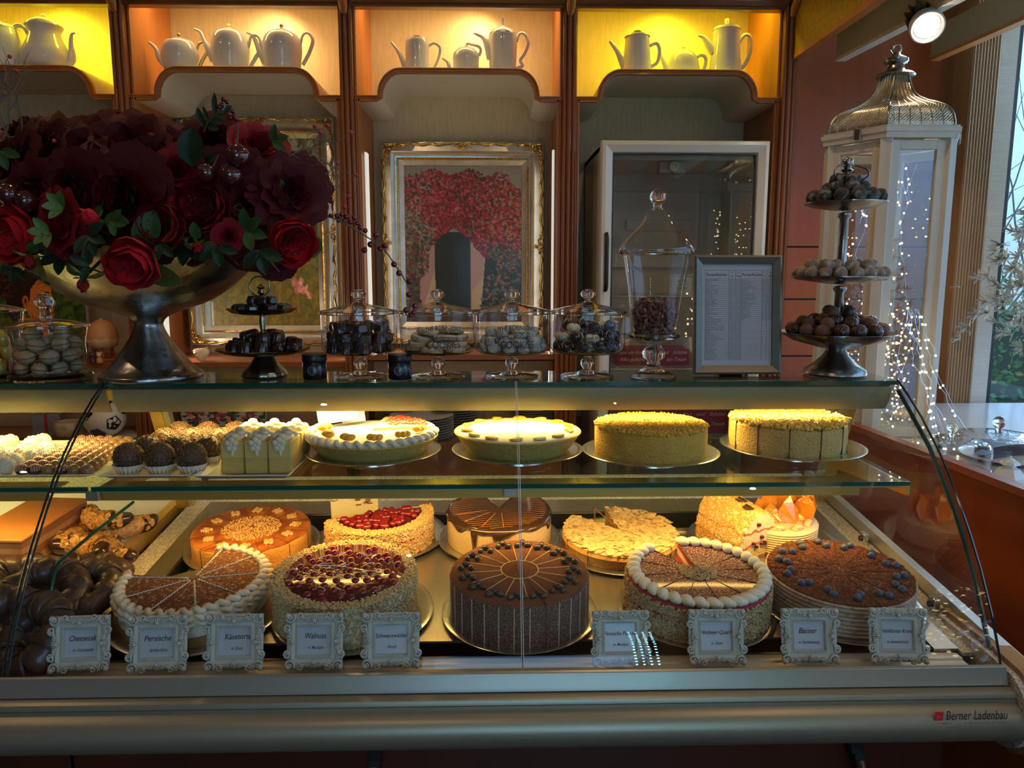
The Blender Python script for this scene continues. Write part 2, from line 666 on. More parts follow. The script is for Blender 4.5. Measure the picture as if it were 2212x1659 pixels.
tag(obj('yellow_leaves', my, HEDY, t, smooth=0), kind='stuff')
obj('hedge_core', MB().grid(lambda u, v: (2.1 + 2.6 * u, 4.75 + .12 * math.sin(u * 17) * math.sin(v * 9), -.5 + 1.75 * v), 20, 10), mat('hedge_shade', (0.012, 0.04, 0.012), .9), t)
m = MB()
for i in range(46):
    p = Vector((2.3 + 2.6 * rnd.random(), 5.2 + rnd.random(), 1.1 + .3 * rnd.random()))
    d = Vector((rnd.random() - .3, 0, .8)).normalized()
    pts = [p.copy()]
    for k in range(7):
        d = (d + Vector((rnd.random() - .5, 0, rnd.random() - .45)) * .5).normalized()
        p = p + d * .26
        pts.append(p.copy())
    m.tube(pts, [.008 * (1 - k / 9) for k in range(8)], 4)
tag(obj('bare_branches', m, mat('winter_twigs', (0.14, 0.12, 0.11), .8)), 'tangle of bare winter twigs outside above the hedge', 'branches', kind='stuff')

# flocked christmas tree: one at the window, one behind the camera (its reflection shows in the fridge door)
NEED = mat('flocked_needles', (0.66, 0.60, 0.50), .8, c2=(0.10, 0.16, 0.09), ns=26, mix=(.54, .68))
FAIRY = mat('fairy_bulb', (1, .86, .5), .5, emit=8, ecol=(1.0, .80, .42))


def fir(name, label, base, h, r, nb, lights, lseed, bulb=.007, nq=8, nl=.055, st_=.05, low=.12):
    rr = random.Random(lseed)
    t = thing(name, label, 'christmas tree', base)
    m, fb = MB(), MB()
    m.tube([(0, 0, 0), (0, 0, h)], [.03, .005], 8)
    obj('trunk', m, W_DK, t)
    m = MB()
    for i in range(nb):
        f = (i + .5) / nb
        z = h * (low + (.98 - low) * f)
        a = i * 2.39996
        L = r * (1 - f) ** .85 + .06
        d = Vector((math.cos(a), math.sin(a), -.18))
        n = max(3, int(L / st_))
        for k in range(n):
            p = Vector((0, 0, z)) + d * (L * (k + 1) / n) + Vector((0, 0, .05 * math.sin(k)))
            for q in range(nq):
                e = (d * .7 + Vector((rr.random() - .5, rr.random() - .5, rr.random() - .4)) * 1.7).normalized() * nl
                w = e.cross(Vector((rr.random(), rr.random(), 1))).normalized() * nl * .10
                m.add([p - w, p + w, p + e + w * .5, p + e - w * .5], [(0, 1, 2, 3)])
    tag(obj('needles', m, NEED, t, smooth=0), kind='stuff')
    if lights:
        for i in range(lights):
            f = rr.random() ** 1.1
            a = rr.random() * 6.28
            q = r * (1 - f) ** .85 * (.75 + .3 * rr.random()) + .05
            fb.ball((q * math.cos(a), q * math.sin(a), h * (.12 + .86 * f)), bulb, 6, 4)
        tag(obj('fairy_lights', fb, FAIRY, t), kind='stuff')
    return t


fir('christmas_tree', 'snow-flocked fir tree at the right edge beside the side window', (2.36, 2.50, .972), 1.9, .64, 210, 0, 3, nq=16, nl=.036, st_=.028, low=.22)
fir('christmas_tree', 'snow-flocked fir tree with warm fairy lights mirrored in the fridge door', (2.32, -.9, 0), 2.75, .72, 230, 330, 5, .011, nq=11)
LEDB = mat('blue_led', (.5, .8, 1), .5, emit=60, ecol=(.25, .70, 1.0))
for k in range(4):
    t = thing('led_string', 'vertical string of pale blue lamps mirrored in the front glass, %s' % nth(k, 4), 'light string', (.95 + k * .05, -2.8, .7))
    obj('lamp_wire', MB().tube([(0, 0, 0), (0, 0, 2.2)], .003, 5), BLACK, t)
    m = MB()
    for i in range(44):
        m.ball((0, .008, .03 + i * .049), .010, 6, 4)
    tag(obj('led_lamps', m, LEDB, t), kind='stuff')

# ------------------------------------------------------------------ hanging beams and spotlight, upper right
BC = mat('beam_cream', (0.42, 0.36, 0.25), .5)
BW = mat('beam_edge', (0.62, 0.56, 0.46), .5)
GOLDB = mat('gold_fascia', (0.50, 0.27, 0.03), .45, c2=(0.34, 0.20, 0.035), ns=60)


def beam(x, z0, z1, y0, y1, label, face, edge, sl=.075):
    t = thing('ceiling_beam', label, 'beam', (x, y1, z0))
    M0 = Matrix(((1, -sl, 0, 0), (0, 1, 0, 0), (0, 0, 1, 0), (0, 0, 0, 1)))
    obj('beam_board', MB().box2((0, y0 - y1, .012), (.035, 0, z1 - z0), M0), face, t)
    obj('beam_edge', MB().box2((-.001, y0 - y1, 0), (.036, 0, .012), M0), edge, t)


beam(1.297, 2.278, 2.40, -.6, 3.0, 'pale hanging ceiling beam next to the gold fascia', BC, BW)
beam(1.657, 2.282, 2.40, -.6, 3.0, 'wood-edged cream ceiling beam right of the spotlight', BC, W_OR, .05)
t = thing('fascia_board', 'gold fascia board running forward from the corner of the cabinets', 'fascia', (1.20, 3.2, 2.33))
obj('fascia_face', MB().box2((0, -3.6, .02), (.03, 0, .30)), GOLDB, t)
obj('fascia_edge', MB().box2((-.002, -3.6, 0), (.032, 0, .02)), W_OR, t)
SP = Vector((1.335, 2.45, 2.243))
dirn = (Vector((1.24, 2.28, 2.0)) - SP).normalized()
dirn = (dirn + Vector((0, -.55, -.1))).normalized()
q = dirn.to_track_quat('Z', 'Y').to_euler()
t = thing('spotlight', 'lit round spotlight with finned black housing under the ceiling', 'spotlight', SP, q)
m = MB().lathe([(0, -.105), (.030, -.105), (.034, -.02), (.044, -.02), (.046, .012), (.044, .014), (.040, .012), (.038, 0), (0, 0)], 32)
obj('lamp_housing', m, BLACK, t)
obj('lamp_rim', MB().lathe([(.045, -.012), (.049, -.010), (.050, .016), (.046, .018), (.040, .014)], 32), mat('lamp_rim', (.6, .58, .55), .3), t)
m = MB()
for i in range(12):
    a = i * PI / 6
    m.box((.042 * math.cos(a), .042 * math.sin(a), -.065), (.026, .004, .075), None) if False else m.add(*(lambda b: (b.v, b.f))(MB().box((.038, 0, -.065), (.022, .004, .075), Matrix.Rotation(a, 4, 'Z'))))
obj('cooling_fins', m, BLACK, t)
obj('bulb', MB().lathe([(0, .004), (.036, .004), (.036, .008), (0, .008)], 28), mat('spot_lens', (1, .95, .85), .5, emit=30, ecol=(1, .88, .66)), t)
tag(obj('lamp_rail', MB().box((0, 0, 0), (.03, 2.4, .03)), mat('rail_grey', (.5, .49, .46), .4), loc=(1.37, 1.6, 2.42)), 'pale ceiling rail carrying the spotlight', 'rail')
tag(obj('spotlight_bracket', MB().box((0, 0, 0), (.012, .012, .16)), WHITE, loc=(1.35, 2.47, 2.335)), 'white bracket holding the spotlight under its rail', 'bracket')
spot('spotlight_beam', SP + dirn * .03, (1.27, 2.28, 1.93), 16, (1, .82, .58), 70, .5)
spot('spotlight_beam_wide', SP + dirn * .03, (1.25, 2.6, 1.5), 16, (1, .80, .58), 140, .9)

# ================================================================== THE CABINET WALL
YF, YB = 3.2, 3.62
CX = [-1.901, -1.016, -.134, .749]
SHT = 2.297
WHS = mat('white_soffit', (0.62, 0.57, 0.46), .45, coat=.1)


def scallop(off=0.0, n=9):
    """outline of the scalloped board from left to right, XZ"""
    w, s, z0, z1 = .418, .325, 2.19, SHT
    p = [(-w, z0 - off), (-s - off * .2, z0 - off)] if off else [(-w, z0), (-s, z0)]
    ex, ez = .085, z1 - z0
    for i in range(n + 1):
        a = PI / 2 * i / n
        p.append((-s + (ex + .01) * (1 - math.cos(a)) + off * .9 * math.cos(a), z0 + ez * math.sin(a) - off * (.35 + .65 * math.sin(a)) - (off * .0)))
    return p + [(-x, z) for x, z in reversed(p)]


NAMES = ['leftmost cabinet bay, behind the roses, with yellow-lit niche',
         'second cabinet bay from the left with gold-framed garden painting',
         'third cabinet bay from the left with painting of red blossoms over a door',
         'rightmost cabinet bay with yellow-lit niche above the fridge']
MOULD = MB
for i, cx in enumerate(CX):
    t = thing('display_cabinet', NAMES[i], 'cabinet', (cx, YF, 0))
    D = YB - YF
    obj('back_panel', MB().box2((-.4155, D, .8), (.4155, D + .015, 2.66)), PAPER, t)
    for s in (-1, 1):
        xs = sorted((s * .407, s * .4155))
        obj('niche_side', MB().box2((xs[0], .015, 2.19), (xs[1], D, 2.66)), W_OR, t)
        obj('side_panel', MB().box2((xs[0], .015, .8), (xs[1], D, 2.19)), W_CH, t, label='red wood side panel below the niche')
        # glowing tubes and the lit panel strip are built below
    outer = scallop()
    inner = scallop(.022)
    m = MB()
    n = len(outer)
    vs = [(x, 0, z) for x, z in outer] + [(x, 0, z) for x, z in inner] + [(x, .02, z) for x, z in outer] + [(x, .02, z) for x, z in inner]
    fs = [(k, k + 1, n + k + 1, n + k) for k in range(n - 1)] + [(n + k, n + k + 1, 3 * n + k + 1, 3 * n + k) for k in range(n - 1)] + [(k + 1, k, 2 * n + k, 2 * n + k + 1) for k in range(n - 1)]
    m.add(vs, fs)
    for dz in (.004, .011):          # ribs of the moulding
        mid = scallop(dz)
        m.tube([(x, -.001, z) for x, z in mid], .0035, 5)
    for s in (-1, 1):
        a, b = sorted((s * .418, s * .396))
        m.box2((a, 0, .8), (b, .02, 2.182))
        m.tube([(s * .404, -.001, .8), (s * .404, -.001, 2.18)], .003, 5)
        m.tube([(s * .412, -.001, .8), (s * .412, -.001, 2.18)], .003, 5)
    obj('shelf_trim', m, W_CH, t, label='carved cherry wood edge of the scalloped shelf')
    m = MB()
    top = [(x, z) for x, z in outer]
    low = [(x, z) for x, z in inner]
    n = len(top)
    m.add([(x, .02, z) for x, z in low] + [(x, D, z) for x, z in low], [(k, k + n, k + n + 1, k + 1) for k in range(n - 1)])
    obj('shelf_underside', m, WHS, t)
    m = MB()
    m.add([(x, .02, z) for x, z in top] + [(x, D, z) for x, z in top], [(k, k + 1, k + n + 1, k + n) for k in range(n - 1)])
    obj('scalloped_shelf', m, WHS, t)
    obj('niche_top', MB().box2((-.4155, .0, 2.645), (.4155, D, 2.66)), WHS, t)
    if i != 3:
        obj('shelf_board', MB().box2((-.406, .03, 1.09 + (.03 if i == 2 else 0)), (.406, D, 1.115 + (.03 if i == 2 else 0))), W_HZ, t, bevel=.002)
        obj('rear_panel', MB().box2((-.406, .25, .8), (.406, .265, 1.09)), PAPER, t)
    obj('cabinet_base', MB().box2((-.415, -.14, 0), (.415, D, .80)), W_HZ, t, bevel=.003) if i != 3 else None
    col = (1.0, .84, .03) if i in (0, 3) else (1.0, .68, .28)
    # the lamp sits behind the fascia of the niche
    spot('niche_lamp', (cx + (.02 if i in (0, 3) else .10), YF + .30, 2.60), (cx + .02, YF + .45, 2.36), 9.0 if i in (0, 3) else 6.5, col, 150, 1, .03)
    area('niche_light', (cx, YF + .13, 2.63), (math.radians(14), 0, 0), .74, .05, 3.0 if i in (0, 3) else 2.3, col)

for i, x in enumerate([-1.4585, -.575, .308, 1.19]):
    t = thing('cabinet_post', ['reeded cherry wood post left of the garden painting bay', 'reeded cherry wood post between the two painting bays',
                               'reeded cherry wood post between the blossom painting and the fridge', 'reeded cherry wood post at the right end of the cabinet wall'][i],
              'post', (x, YF, 0))
    obj('post_core', MB().box2((-.024, -.02, 0), (.024, .38, 2.53)), W_DK, t)
    m = MB()
    for k, w in ((-.019, .008), (0, .011), (.019, .008)):
        m.tube([(k, -.021, 0), (k, -.021, 2.53)], w, 10)
    obj('post_reeds', m, W_DK, t)
    m = MB().tube([(0, -.03, 2.49), (0, -.05, 2.52), (0, -.10, 2.56), (0, -.2, 2.60)], [.012, .018, .022, .024], 12)
    obj('post_bracket', m, W_CH, t)
t = struct('trim_5', MB().sweepx([(-.012, 0), (-.04, .03), (-.05, .10), (-.08, .16), (-.08, .40), (.03, .40), (.03, 0)], -3.4, 1.62), W_DKH)
t.location = (-.4, YF, 2.52)
obj('crown_bead', MB().tube([(-3.4, -.016, .006), (1.62, -.016, .006)], .008, 8), W_DKH, t)

# lit tubes in the bays, one pale panel made to glow, one unseen tube
TUBE = mat('lit_tube_or_panel', (.9, .9, .85), .5, emit=.55, ecol=(.86, .90, .80))
tl = [(-1.405, 1.13, 1.36, 'glowing white tube light beside the lower left of the garden painting', .08, .022),
      (-.528, 1.13, 1.985, 'pale grey-white panel with added glow left of the blossom painting', .10, .020),
      (.258, 1.13, 2.0, 'glowing white tube light right of the blossom painting', .12, .012),
      (-.618, 1.13, 1.95, 'unseen white tube light right of the garden painting', .12, .01)]
for x, z0, z1, lb, dy, w in tl:
    t = thing('tube_or_panel', lb, 'lamp', (x, YF + dy, z0))
    obj('tube', MB().box2((-.004, 0, 0), (.004, w * 3, z1 - z0)), TUBE, t)
    obj('tube_holder', MB().box2((-.006, -.003, -.01), (.006, w * 3, 0)), WHITE, t)
    sgn = -1 if x in (.258, -.618) else 1
    area('tube_or_panel_glow', (x + sgn * .012, YF + dy + w, (z0 + z1) / 2), (0, -sgn * PI / 2, 0), z1 - z0, .04, .95, (1, .86, .64))  # the pale panel only reflects, so its glow is an added lamp

# ================================================================== TEAPOTS
PORC = mat('white_porcelain', (0.72, 0.70, 0.64), .12, coat=.5)
GILT = mat('gilt', (0.75, 0.52, 0.14), .25, 1)
PX = .002035          # metres per pixel at the shelf


def bez(p, n=14):
    """smooth curve through the points p (Catmull-Rom)"""
    p = [Vector(q) for q in p]
    p = [p[0] * 2 - p[1]] + p + [p[-1] * 2 - p[-2]]
    out = []
    for i in range(1, len(p) - 2):
        for k in range(n):
            t = k / n
            a, b, c, d = p[i - 1], p[i], p[i + 1], p[i + 2]
            out.append(.5 * ((2 * b) + (-a + c) * t + (2 * a - 5 * b + 4 * c - d) * t * t + (-a + 3 * b - 3 * c + d) * t ** 3))
    out.append(p[-2])
    return out


def teapot(label, cx, prof, spout, handle, lid, knob, kmat=None, hr=3.2, gold=False, name='teapot', Y=3.33, rib=0, hflat=1.0):
    """prof, lid, knob in pixels (radius, height above base); spout and handle in pixels relative to the base centre"""
    p = at(cx, 160, Y=Y)
    t = thing(name, label, 'teapot' if name == 'teapot' else 'coffee pot', (p.x, Y, SHT + .001))
    k = PX * Y / 3.33
    body = [(0, 0)] + [(r, z) for r, z in prof]
    bz = bez([(r, 0, z) for r, z in body], 5)
    wob = (lambda a, z: 1 + .03 * math.cos(rib * a)) if rib else None
    obj('pot_body', MB().lathe([(max(0, v.x) * k, v.z * k) for v in bz], 40, wob=wob), PORC, t, smooth=60)
    sp = bez([(x, 0, z) for x, z, r in spout], 6)
    rs = [r for x, z, r in spout]
    n = len(sp)
    radii = [np.interp(i / (n - 1) * (len(rs) - 1), range(len(rs)), rs) * k for i in range(n)]
    obj('spout', MB().tube([v * k for v in sp], radii, 12, flat=.85), PORC, t, smooth=60)
    hd = bez([(x, 0, z) for x, z in handle], 7)
    obj('handle', MB().tube([v * k for v in hd], hr * k, 8, flat=1.5), GILT if gold else PORC, t, smooth=80)
    ld = obj('lid', MB().lathe([(r * k, z * k) for r, z in lid], 36), PORC, t, smooth=50)
    obj('knob', MB().lathe([(r * k, z * k) for r, z in knob], 16), kmat or PORC, ld, smooth=60)
    return t


def knob(z, r=4, h=10):
    return [(r * .5, z - 1), (r * .5, z + h * .3), (r, z + h * .55), (r * .8, z + h * .85), (0, z + h)]


teapot('white porcelain pot at the left photo edge, cut off by the frame', 8, [(36, 1), (40, 30), (38, 60), (32, 80)],
       [(30, 20, 12), (48, 22, 9), (52, 45, 5), (60, 70, 4)], [(-38, 20), (-60, 40), (-38, 70)], [(33, 80), (28, 86), (0, 90)], knob(88), name='teapot', Y=3.30)
teapot('pear-shaped white coffee pot with gold rimmed lid beside the left photo edge', 104, [(30, 0), (44, 14), (45, 32), (34, 56), (29, 72), (35, 84)],
       [(38, 12, 11), (50, 24, 9), (50, 50, 5.5), (53, 70, 3.5), (60, 73, 2.5)], [(-32, 68), (-42, 84), (-58, 84), (-62, 68), (-50, 40), (-40, 22)],
       [(34, 84), (33, 88), (22, 97), (8, 101), (0, 102)], knob(101, 5, 8), name='coffee_pot', Y=3.30)
teapot('smallest of the three round teapots, white with gold handle', 392, [(22, 0), (33, 18), (37, 38), (30, 58), (14, 66)],
       [(-28, 14, 8), (-42, 30, 6), (-48, 48, 4), (-60, 60, 3)], [(33, 44), (40, 58), (52, 60), (56, 46), (44, 26), (34, 6)], [(15, 65), (10, 68), (0, 69)], knob(68, 4, 10), GILT, 2.4, True)
teapot('middle of the three round white teapots with gold knob', 500, [(28, 0), (36, 30), (37, 55), (30, 76), (16, 84)],
       [(-32, 24, 9), (-42, 44, 7), (-52, 66, 4), (-58, 80, 3), (-70, 86, 2.4)], [(36, 50), (44, 74), (58, 72), (62, 52), (48, 28), (36, 10)], [(17, 83), (10, 87), (0, 88)], knob(87, 5, 9), GILT, 2.6)
teapot('rightmost of the three round white teapots with tall gold knob', 612, [(30, 0), (37, 30), (39, 55), (32, 74), (16, 83)],
       [(-32, 20, 10), (-44, 42, 7), (-52, 62, 4.5), (-60, 76, 3), (-70, 80, 2.4)], [(36, 56), (42, 76), (54, 80), (62, 66), (54, 42), (40, 18)], [(17, 82), (10, 86), (0, 87)], knob(86, 4, 12), GILT, 2.6)
teapot('slim straight white coffee pot with black knob in the third niche', 902, [(24, 0), (24, 30), (23.5, 60), (21, 69)],
       [(-20, 8, 6), (-28, 24, 6), (-38, 46, 4), (-52, 64, 2.5)], [(22, 56), (34, 62), (46, 54), (44, 36), (34, 14), (25, 2)], [(20, 69), (16, 71), (0, 72)], knob(71, 9, 5), BLACK, 2.2, name='coffee_pot')
teapot('small squat kettle-shaped white teapot with handle arched over its lid', 1007, [(24, 0), (26, 12), (26, 28), (27, 34)],
       [(-22, 8, 5), (-32, 12, 5), (-38, 26, 3.5), (-48, 33, 2.5)], [(2, 52), (2, 62), (12, 60), (26, 56), (30, 48), (26, 38)], [(27, 34), (26, 42), (16, 52), (0, 56)], knob(54, 3, 5), None, 2.2)
teapot('tall faceted white coffee pot with crown lid in the third niche', 1086, [(22, 0), (26, 14), (28, 50), (28, 76), (25, 80)],
       [(-22, 34, 12), (-30, 58, 9), (-40, 74, 5), (-58, 82, 2.5)], [(28, 66), (34, 82), (46, 80), (52, 62), (44, 42), (36, 30), (40, 20), (28, 14)], [(27, 80), (24, 86), (12, 91), (5, 96), (0, 98)],
       [(3, 95), (4, 101), (6, 109), (0, 110)], None, 2.4, name='coffee_pot', rib=8)
teapot('tapered white coffee pot with dark knob in the right niche', 1375, [(30, 0), (29, 20), (26, 50), (24, 74)],
       [(-22, 10, 10), (-30, 26, 8), (-42, 48, 5), (-56, 66, 3.5)], [(26, 58), (40, 62), (46, 48), (42, 26), (28, 16)], [(26, 74), (24, 78), (0, 82)], knob(81, 8, 7), mat('dark_knob', (.10, .06, .03), .4), 2.8, name='coffee_pot', Y=3.31)
teapot('low domed white teapot in the middle of the right niche', 1475, [(35, 0), (33, 20), (27, 42), (14, 54)],
       [(-28, 12, 9), (-38, 28, 6), (-46, 46, 4), (-52, 54, 3)], [(26, 40), (36, 46), (46, 40), (44, 22), (30, 4)], [(14, 54), (8, 57), (0, 58)], knob(57, 5, 6), None, 2.6, Y=3.36)
teapot('tallest white coffee pot with plain lid, rightmost on the shelves', 1566, [(33, 0), (32, 20), (27, 70), (27, 92)],
       [(-24, 52, 12), (-34, 62, 9), (-46, 78, 5), (-58, 82, 3)], [(26, 70), (38, 84), (50, 78), (50, 50), (40, 26), (30, 18)], [(28, 92), (26, 97), (0, 99)],
       [(3, 98), (4, 106), (5, 112), (4, 114), (0, 114)], mat('clear_knob', (.85, .85, .82), .1, coat=1), 3.4, name='coffee_pot', Y=3.34)

# ================================================================== PAINTINGS
def canvas(parent, w, h, W, H, img, loc, rot, name='canvas'):
    me = bpy.data.meshes.new(name)
    vs = [(w * (i / (W - 1) - .5), 0, h * (.5 - j / (H - 1))) for j in range(H) for i in range(W)]
    fs = [(j * W + i, (j + 1) * W + i, (j + 1) * W + i + 1, j * W + i + 1) for j in range(H - 1) for i in range(W - 1)]
    me.from_pydata(vs, [], fs)
    ca = me.color_attributes.new('paint', 'FLOAT_COLOR', 'POINT')
    c = np.ones((H * W, 4), np.float32)
    c[:, :3] = np.clip(img.reshape(-1, 3), 0, 1) ** 2.2
    ca.data.foreach_set('color', c.ravel())
    me.materials.append(PAINT)
    o = bpy.data.objects.new(name, me)
    COL.objects.link(o)
    o.parent = parent
    o.location = loc
    o.rotation_euler = rot
    return o


PAINT = vcol('oil_paint')
rg = np.random.default_rng(5)


def dab(img, x, y, r, c, a=1.0, e=1.0):
    H, W = img.shape[:2]
    x, y = x * W, y * H
    r = r * W
    i0, i1 = max(0, int(x - r - 1)), min(W, int(x + r + 2))
    j0, j1 = max(0, int(y - r * e - 1)), min(H, int(y + r * e + 2))
    if i0 >= i1 or j0 >= j1:
        return
    yy, xx = np.mgrid[j0:j1, i0:i1]
    m = (((xx - x) / r) ** 2 + ((yy - y) / (r * e)) ** 2 < 1)[..., None] * a
    img[j0:j1, i0:i1] = img[j0:j1, i0:i1] * (1 - m) + np.array(c) * m


def poly(img, pts, c):
    H, W = img.shape[:2]
    yy, xx = np.mgrid[0:H, 0:W]
    xx, yy = (xx + .5) / W, (yy + .5) / H
    ins = np.zeros((H, W), bool)
    n = len(pts)
    for i in range(n):
        x1, y1 = pts[i]
        x2, y2 = pts[(i + 1) % n]
        if y1 == y2:
            continue
        cnd = ((y1 > yy) != (y2 > yy)) & (xx < (x2 - x1) * (yy - y1) / (y2 - y1) + x1)
        ins ^= cnd
    img[ins] = c


def blossoms():
    H, W = 300, 190
    im = np.zeros((H, W, 3))
    im[:] = (.46, .44, .40)
    poly(im, [(0, .45), (.02, 1), (1, 1), (1, .45)], (.50, .40, .38))
    poly(im, [(.02, .5), (.12, .5), (.12, .98), (.03, .98)], (.26, .17, .12))
    poly(im, [(.13, .55), (.26, .5), (.26, 1), (.13, 1)], (.56, .43, .42))
    poly(im, [(.13, .95), (.27, .62), (.27, 1), (.13, 1)], (.62, .54, .42))
    poly(im, [(.25, .42), (.56, .42), (.56, 1.0), (.26, 1.0)], (.10, .13, .10))
    for k in range(9):
        poly(im, [(.27 + k * .033, .45), (.275 + k * .033, .45), (.275 + k * .033, 1), (.27 + k * .033, 1)], (.06, .08, .06))
    poly(im, [(.565, .45), (.72, .45), (.72, 1), (.56, 1)], (.60, .48, .46))
    poly(im, [(.57, .80), (.72, .66), (.72, .8), (.6, 1), (.57, 1)], (.64, .56, .44))
    poly(im, [(.70, .45), (1, .45), (1, 1), (.64, 1)], (.10, .11, .07))
    poly(im, [(0, .9), (1, .93), (1, 1), (0, 1)], (.25, .17, .13))
    for i in range(5200):
        x = rg.random()
        top = .04 + .55 * max(0, abs(x - .42) - .38) ** 1 + .02 * math.sin(x * 20)
        bot = .50 + .10 * math.sin(x * 9 + 1) + (.15 if x > .78 else 0) + (.13 if x < .2 else 0)
        y = top + (bot - top) * rg.random() ** .9
        s = rg.random()
        c = [(.55, .13, .12), (.42, .08, .10), (.30, .07, .08), (.66, .22, .20), (.22, .10, .07), (.50, .10, .16)][int(rg.random() * 6)]
        if x < .25 and y > .25 + x * .6 or (x > .7 and y > .5) or s < .06:
            c = [(.20, .20, .13), (.28, .28, .20), (.12, .13, .09), (.42, .40, .30), (.5, .13, .14)][int(rg.random() * 5)]
        if x > .7 and rg.random() < .12:
            c = (.55, .42, .18)
        dab(im, x, y, .006 + .009 * rg.random(), c, .8, .6 + rg.random())
    for i in range(900):
        x, y = rg.random(), .55 + .4 * rg.random()
        if x > .62 + (1 - y) * .25 or x < .12 and y > .75:
            c = [(.16, .18, .12), (.09, .10, .07), (.26, .28, .20), (.33, .34, .26)][int(rg.random() * 4)]
            dab(im, x, y, .008 + .01 * rg.random(), c, .8)
    for i in range(260):
        x, y = rg.random(), .18 + .75 * rg.random()
        if x > .64 + (1 - y) * .25 or (x < .24 and (y < .5 or y > .8)):
            dab(im, x, y, .009, (.72, .26, .24), .9)
    return im


def garden():
    H, W = 230, 200
    im = np.zeros((H, W, 3))
    im[:] = (.36, .32, .14)
    for i in range(5200):
        x, y = rg.random(), rg.random()
        c = [(.30, .30, .14), (.46, .38, .12), (.20, .22, .10), (.55, .44, .16), (.26, .26, .16), (.40, .26, .12)][int(rg.random() * 6)]
        if y > .6:
            c = [(.42, .40, .16), (.52, .46, .16), (.34, .36, .20), (.48, .34, .14)][int(rg.random() * 4)]
        if x > .6 and y < .35 and rg.random() < .5:
            c = (.62, .62, .54)
        dab(im, x, y, .008 + .02 * rg.random(), c, .7, .4 + .8 * rg.random())
    poly(im, [(.48, .30), (.62, .34), (.66, .66), (.50, .72), (.42, .60)], (.50, .16, .08))
    poly(im, [(.60, .22), (.68, .2), (.70, .34), (.62, .36)], (.80, .52, .42))
    for x, y, r in ((.69, .5, .035), (.80, .42, .05), (.72, .38, .04), (.86, .46, .03), (.64, .56, .03), (.80, .78, .05), (.86, .80, .03), (.9, .83, .022)):
        for k in range(16):
            dab(im, x + (rg.random() - .5) * r * 1.6, y + (rg.random() - .5) * r * 1.4, r * .4, [(.86, .55, .50), (.92, .68, .62), (.76, .42, .40)][k % 3], .8)
    for a, b in (((.72, .25), (.80, .92)), ((.62, .9), (.70, .40)), ((.66, .72), (.78, .72))):
        for k in range(60):
            dab(im, a[0] + (b[0] - a[0]) * k / 59, a[1] + (b[1] - a[1]) * k / 59, .006, (.62, .44, .18))
    return im


def portrait():
    H, W = 230, 230
    im = np.zeros((H, W, 3))
    im[:] = (.24, .32, .08)
    for i in range(3000):
        x, y = rg.random(), rg.random()
        c = [(.22, .32, .07), (.32, .42, .08), (.14, .20, .05), (.42, .46, .08)][int(rg.random() * 4)]
        dab(im, x, y, .01 + .02 * rg.random(), c, .6, .4 + 1.5 * rg.random())
    for k in range(60):
        dab(im, .30 + .22 * rg.random(), .10 + .14 * rg.random(), .03, (.85, .66, .38), .4)
    sk, sk2, hair = (.93, .50, .20), (.80, .34, .12), (.20, .09, .05)
    poly(im, [(.30, .55), (.38, .62), (.62, .62), (.60, .74), (.66, .84), (.74, 1), (.22, 1), (.30, .80)], sk)
    poly(im, [(.44, .22), (.56, .20), (.635, .27), (.66, .34), (.655, .39), (.70, .47), (.69, .50), (.665, .505), (.672, .54), (.66, .56), (.67, .59), (.64, .66), (.56, .68), (.44, .62), (.36, .5)], sk)
    poly(im, [(.44, .58), (.56, .68), (.60, .70), (.58, .76), (.46, .70)], sk2)
    poly(im, [(.20, .36), (.30, .22), (.44, .13), (.58, .14), (.63, .24), (.52, .26), (.45, .34), (.43, .46), (.36, .50), (.34, .62), (.26, .66), (.18, .56)], hair)
    for k in range(260):
        a = rg.random() * 6.28
        q = rg.random() ** .5
        dab(im, .19 + .10 * q * math.cos(a), .30 + .15 * q * math.sin(a), .018, [(.16, .07, .04), (.30, .15, .08), (.42, .24, .14), (.12, .05, .03)][int(rg.random() * 4)], .7, .6)
    for k in range(60):
        x = .30 + .3 * rg.random()
        dab(im, x, .20 + .1 * rg.random() + abs(x - .5) * .3, .01, (.34, .18, .09), .5, .4)
    for k in range(50):
        dab(im, .56 + .06 * rg.random(), .47 + .06 * rg.random(), .03, (.92, .40, .16), .12)
    poly(im, [(.56, .38), (.61, .365), (.645, .375), (.64, .385), (.60, .38)], (.22, .10, .06))
    poly(im, [(.59, .42), (.625, .405), (.65, .415), (.635, .432), (.60, .432)], (.20, .12, .10))
    poly(im, [(.645, .565), (.672, .56), (.678, .575), (.668, .59), (.645, .58)], (.74, .20, .12))
    for k in range(40):
        dab(im, .385 + .022 * math.cos(k), .455 + .04 * math.sin(k), .012, (.86, .42, .2))
    for k in range(120):
        dab(im, .415 + .055 * math.cos(k * .3), .59 + .06 * math.sin(k * .3), .006, (.86, .64, .22))
    return im


SILV = mat('silver_leaf_frame', (0.62, 0.58, 0.50), .30, .8, c2=(0.50, 0.46, 0.38), ns=20, bump=.1)
GOLD = mat('gold_ornament', (0.80, 0.50, 0.10), .26, 1, c2=(0.55, 0.30, 0.05), ns=40, bump=.3, bs=80)


def ringframe(m, w, h, prof):
    """mitred frame around w x h, prof = [(distance outwards, height towards viewer)] ; plane XZ, viewer at -Y"""
    n = len(prof)
    vs, fs = [], []
    for sx, sz in ((-1, -1), (1, -1), (1, 1), (-1, 1)):
        for d, y in prof:
            vs.append((sx * (w / 2 + d), -y, sz * (h / 2 + d)))
    for c in range(4):
        e = (c + 1) % 4
        for k in range(n - 1):
            fs.append((c * n + k, e * n + k, e * n + k + 1, c * n + k + 1))
    m.add(vs, fs)
    return m


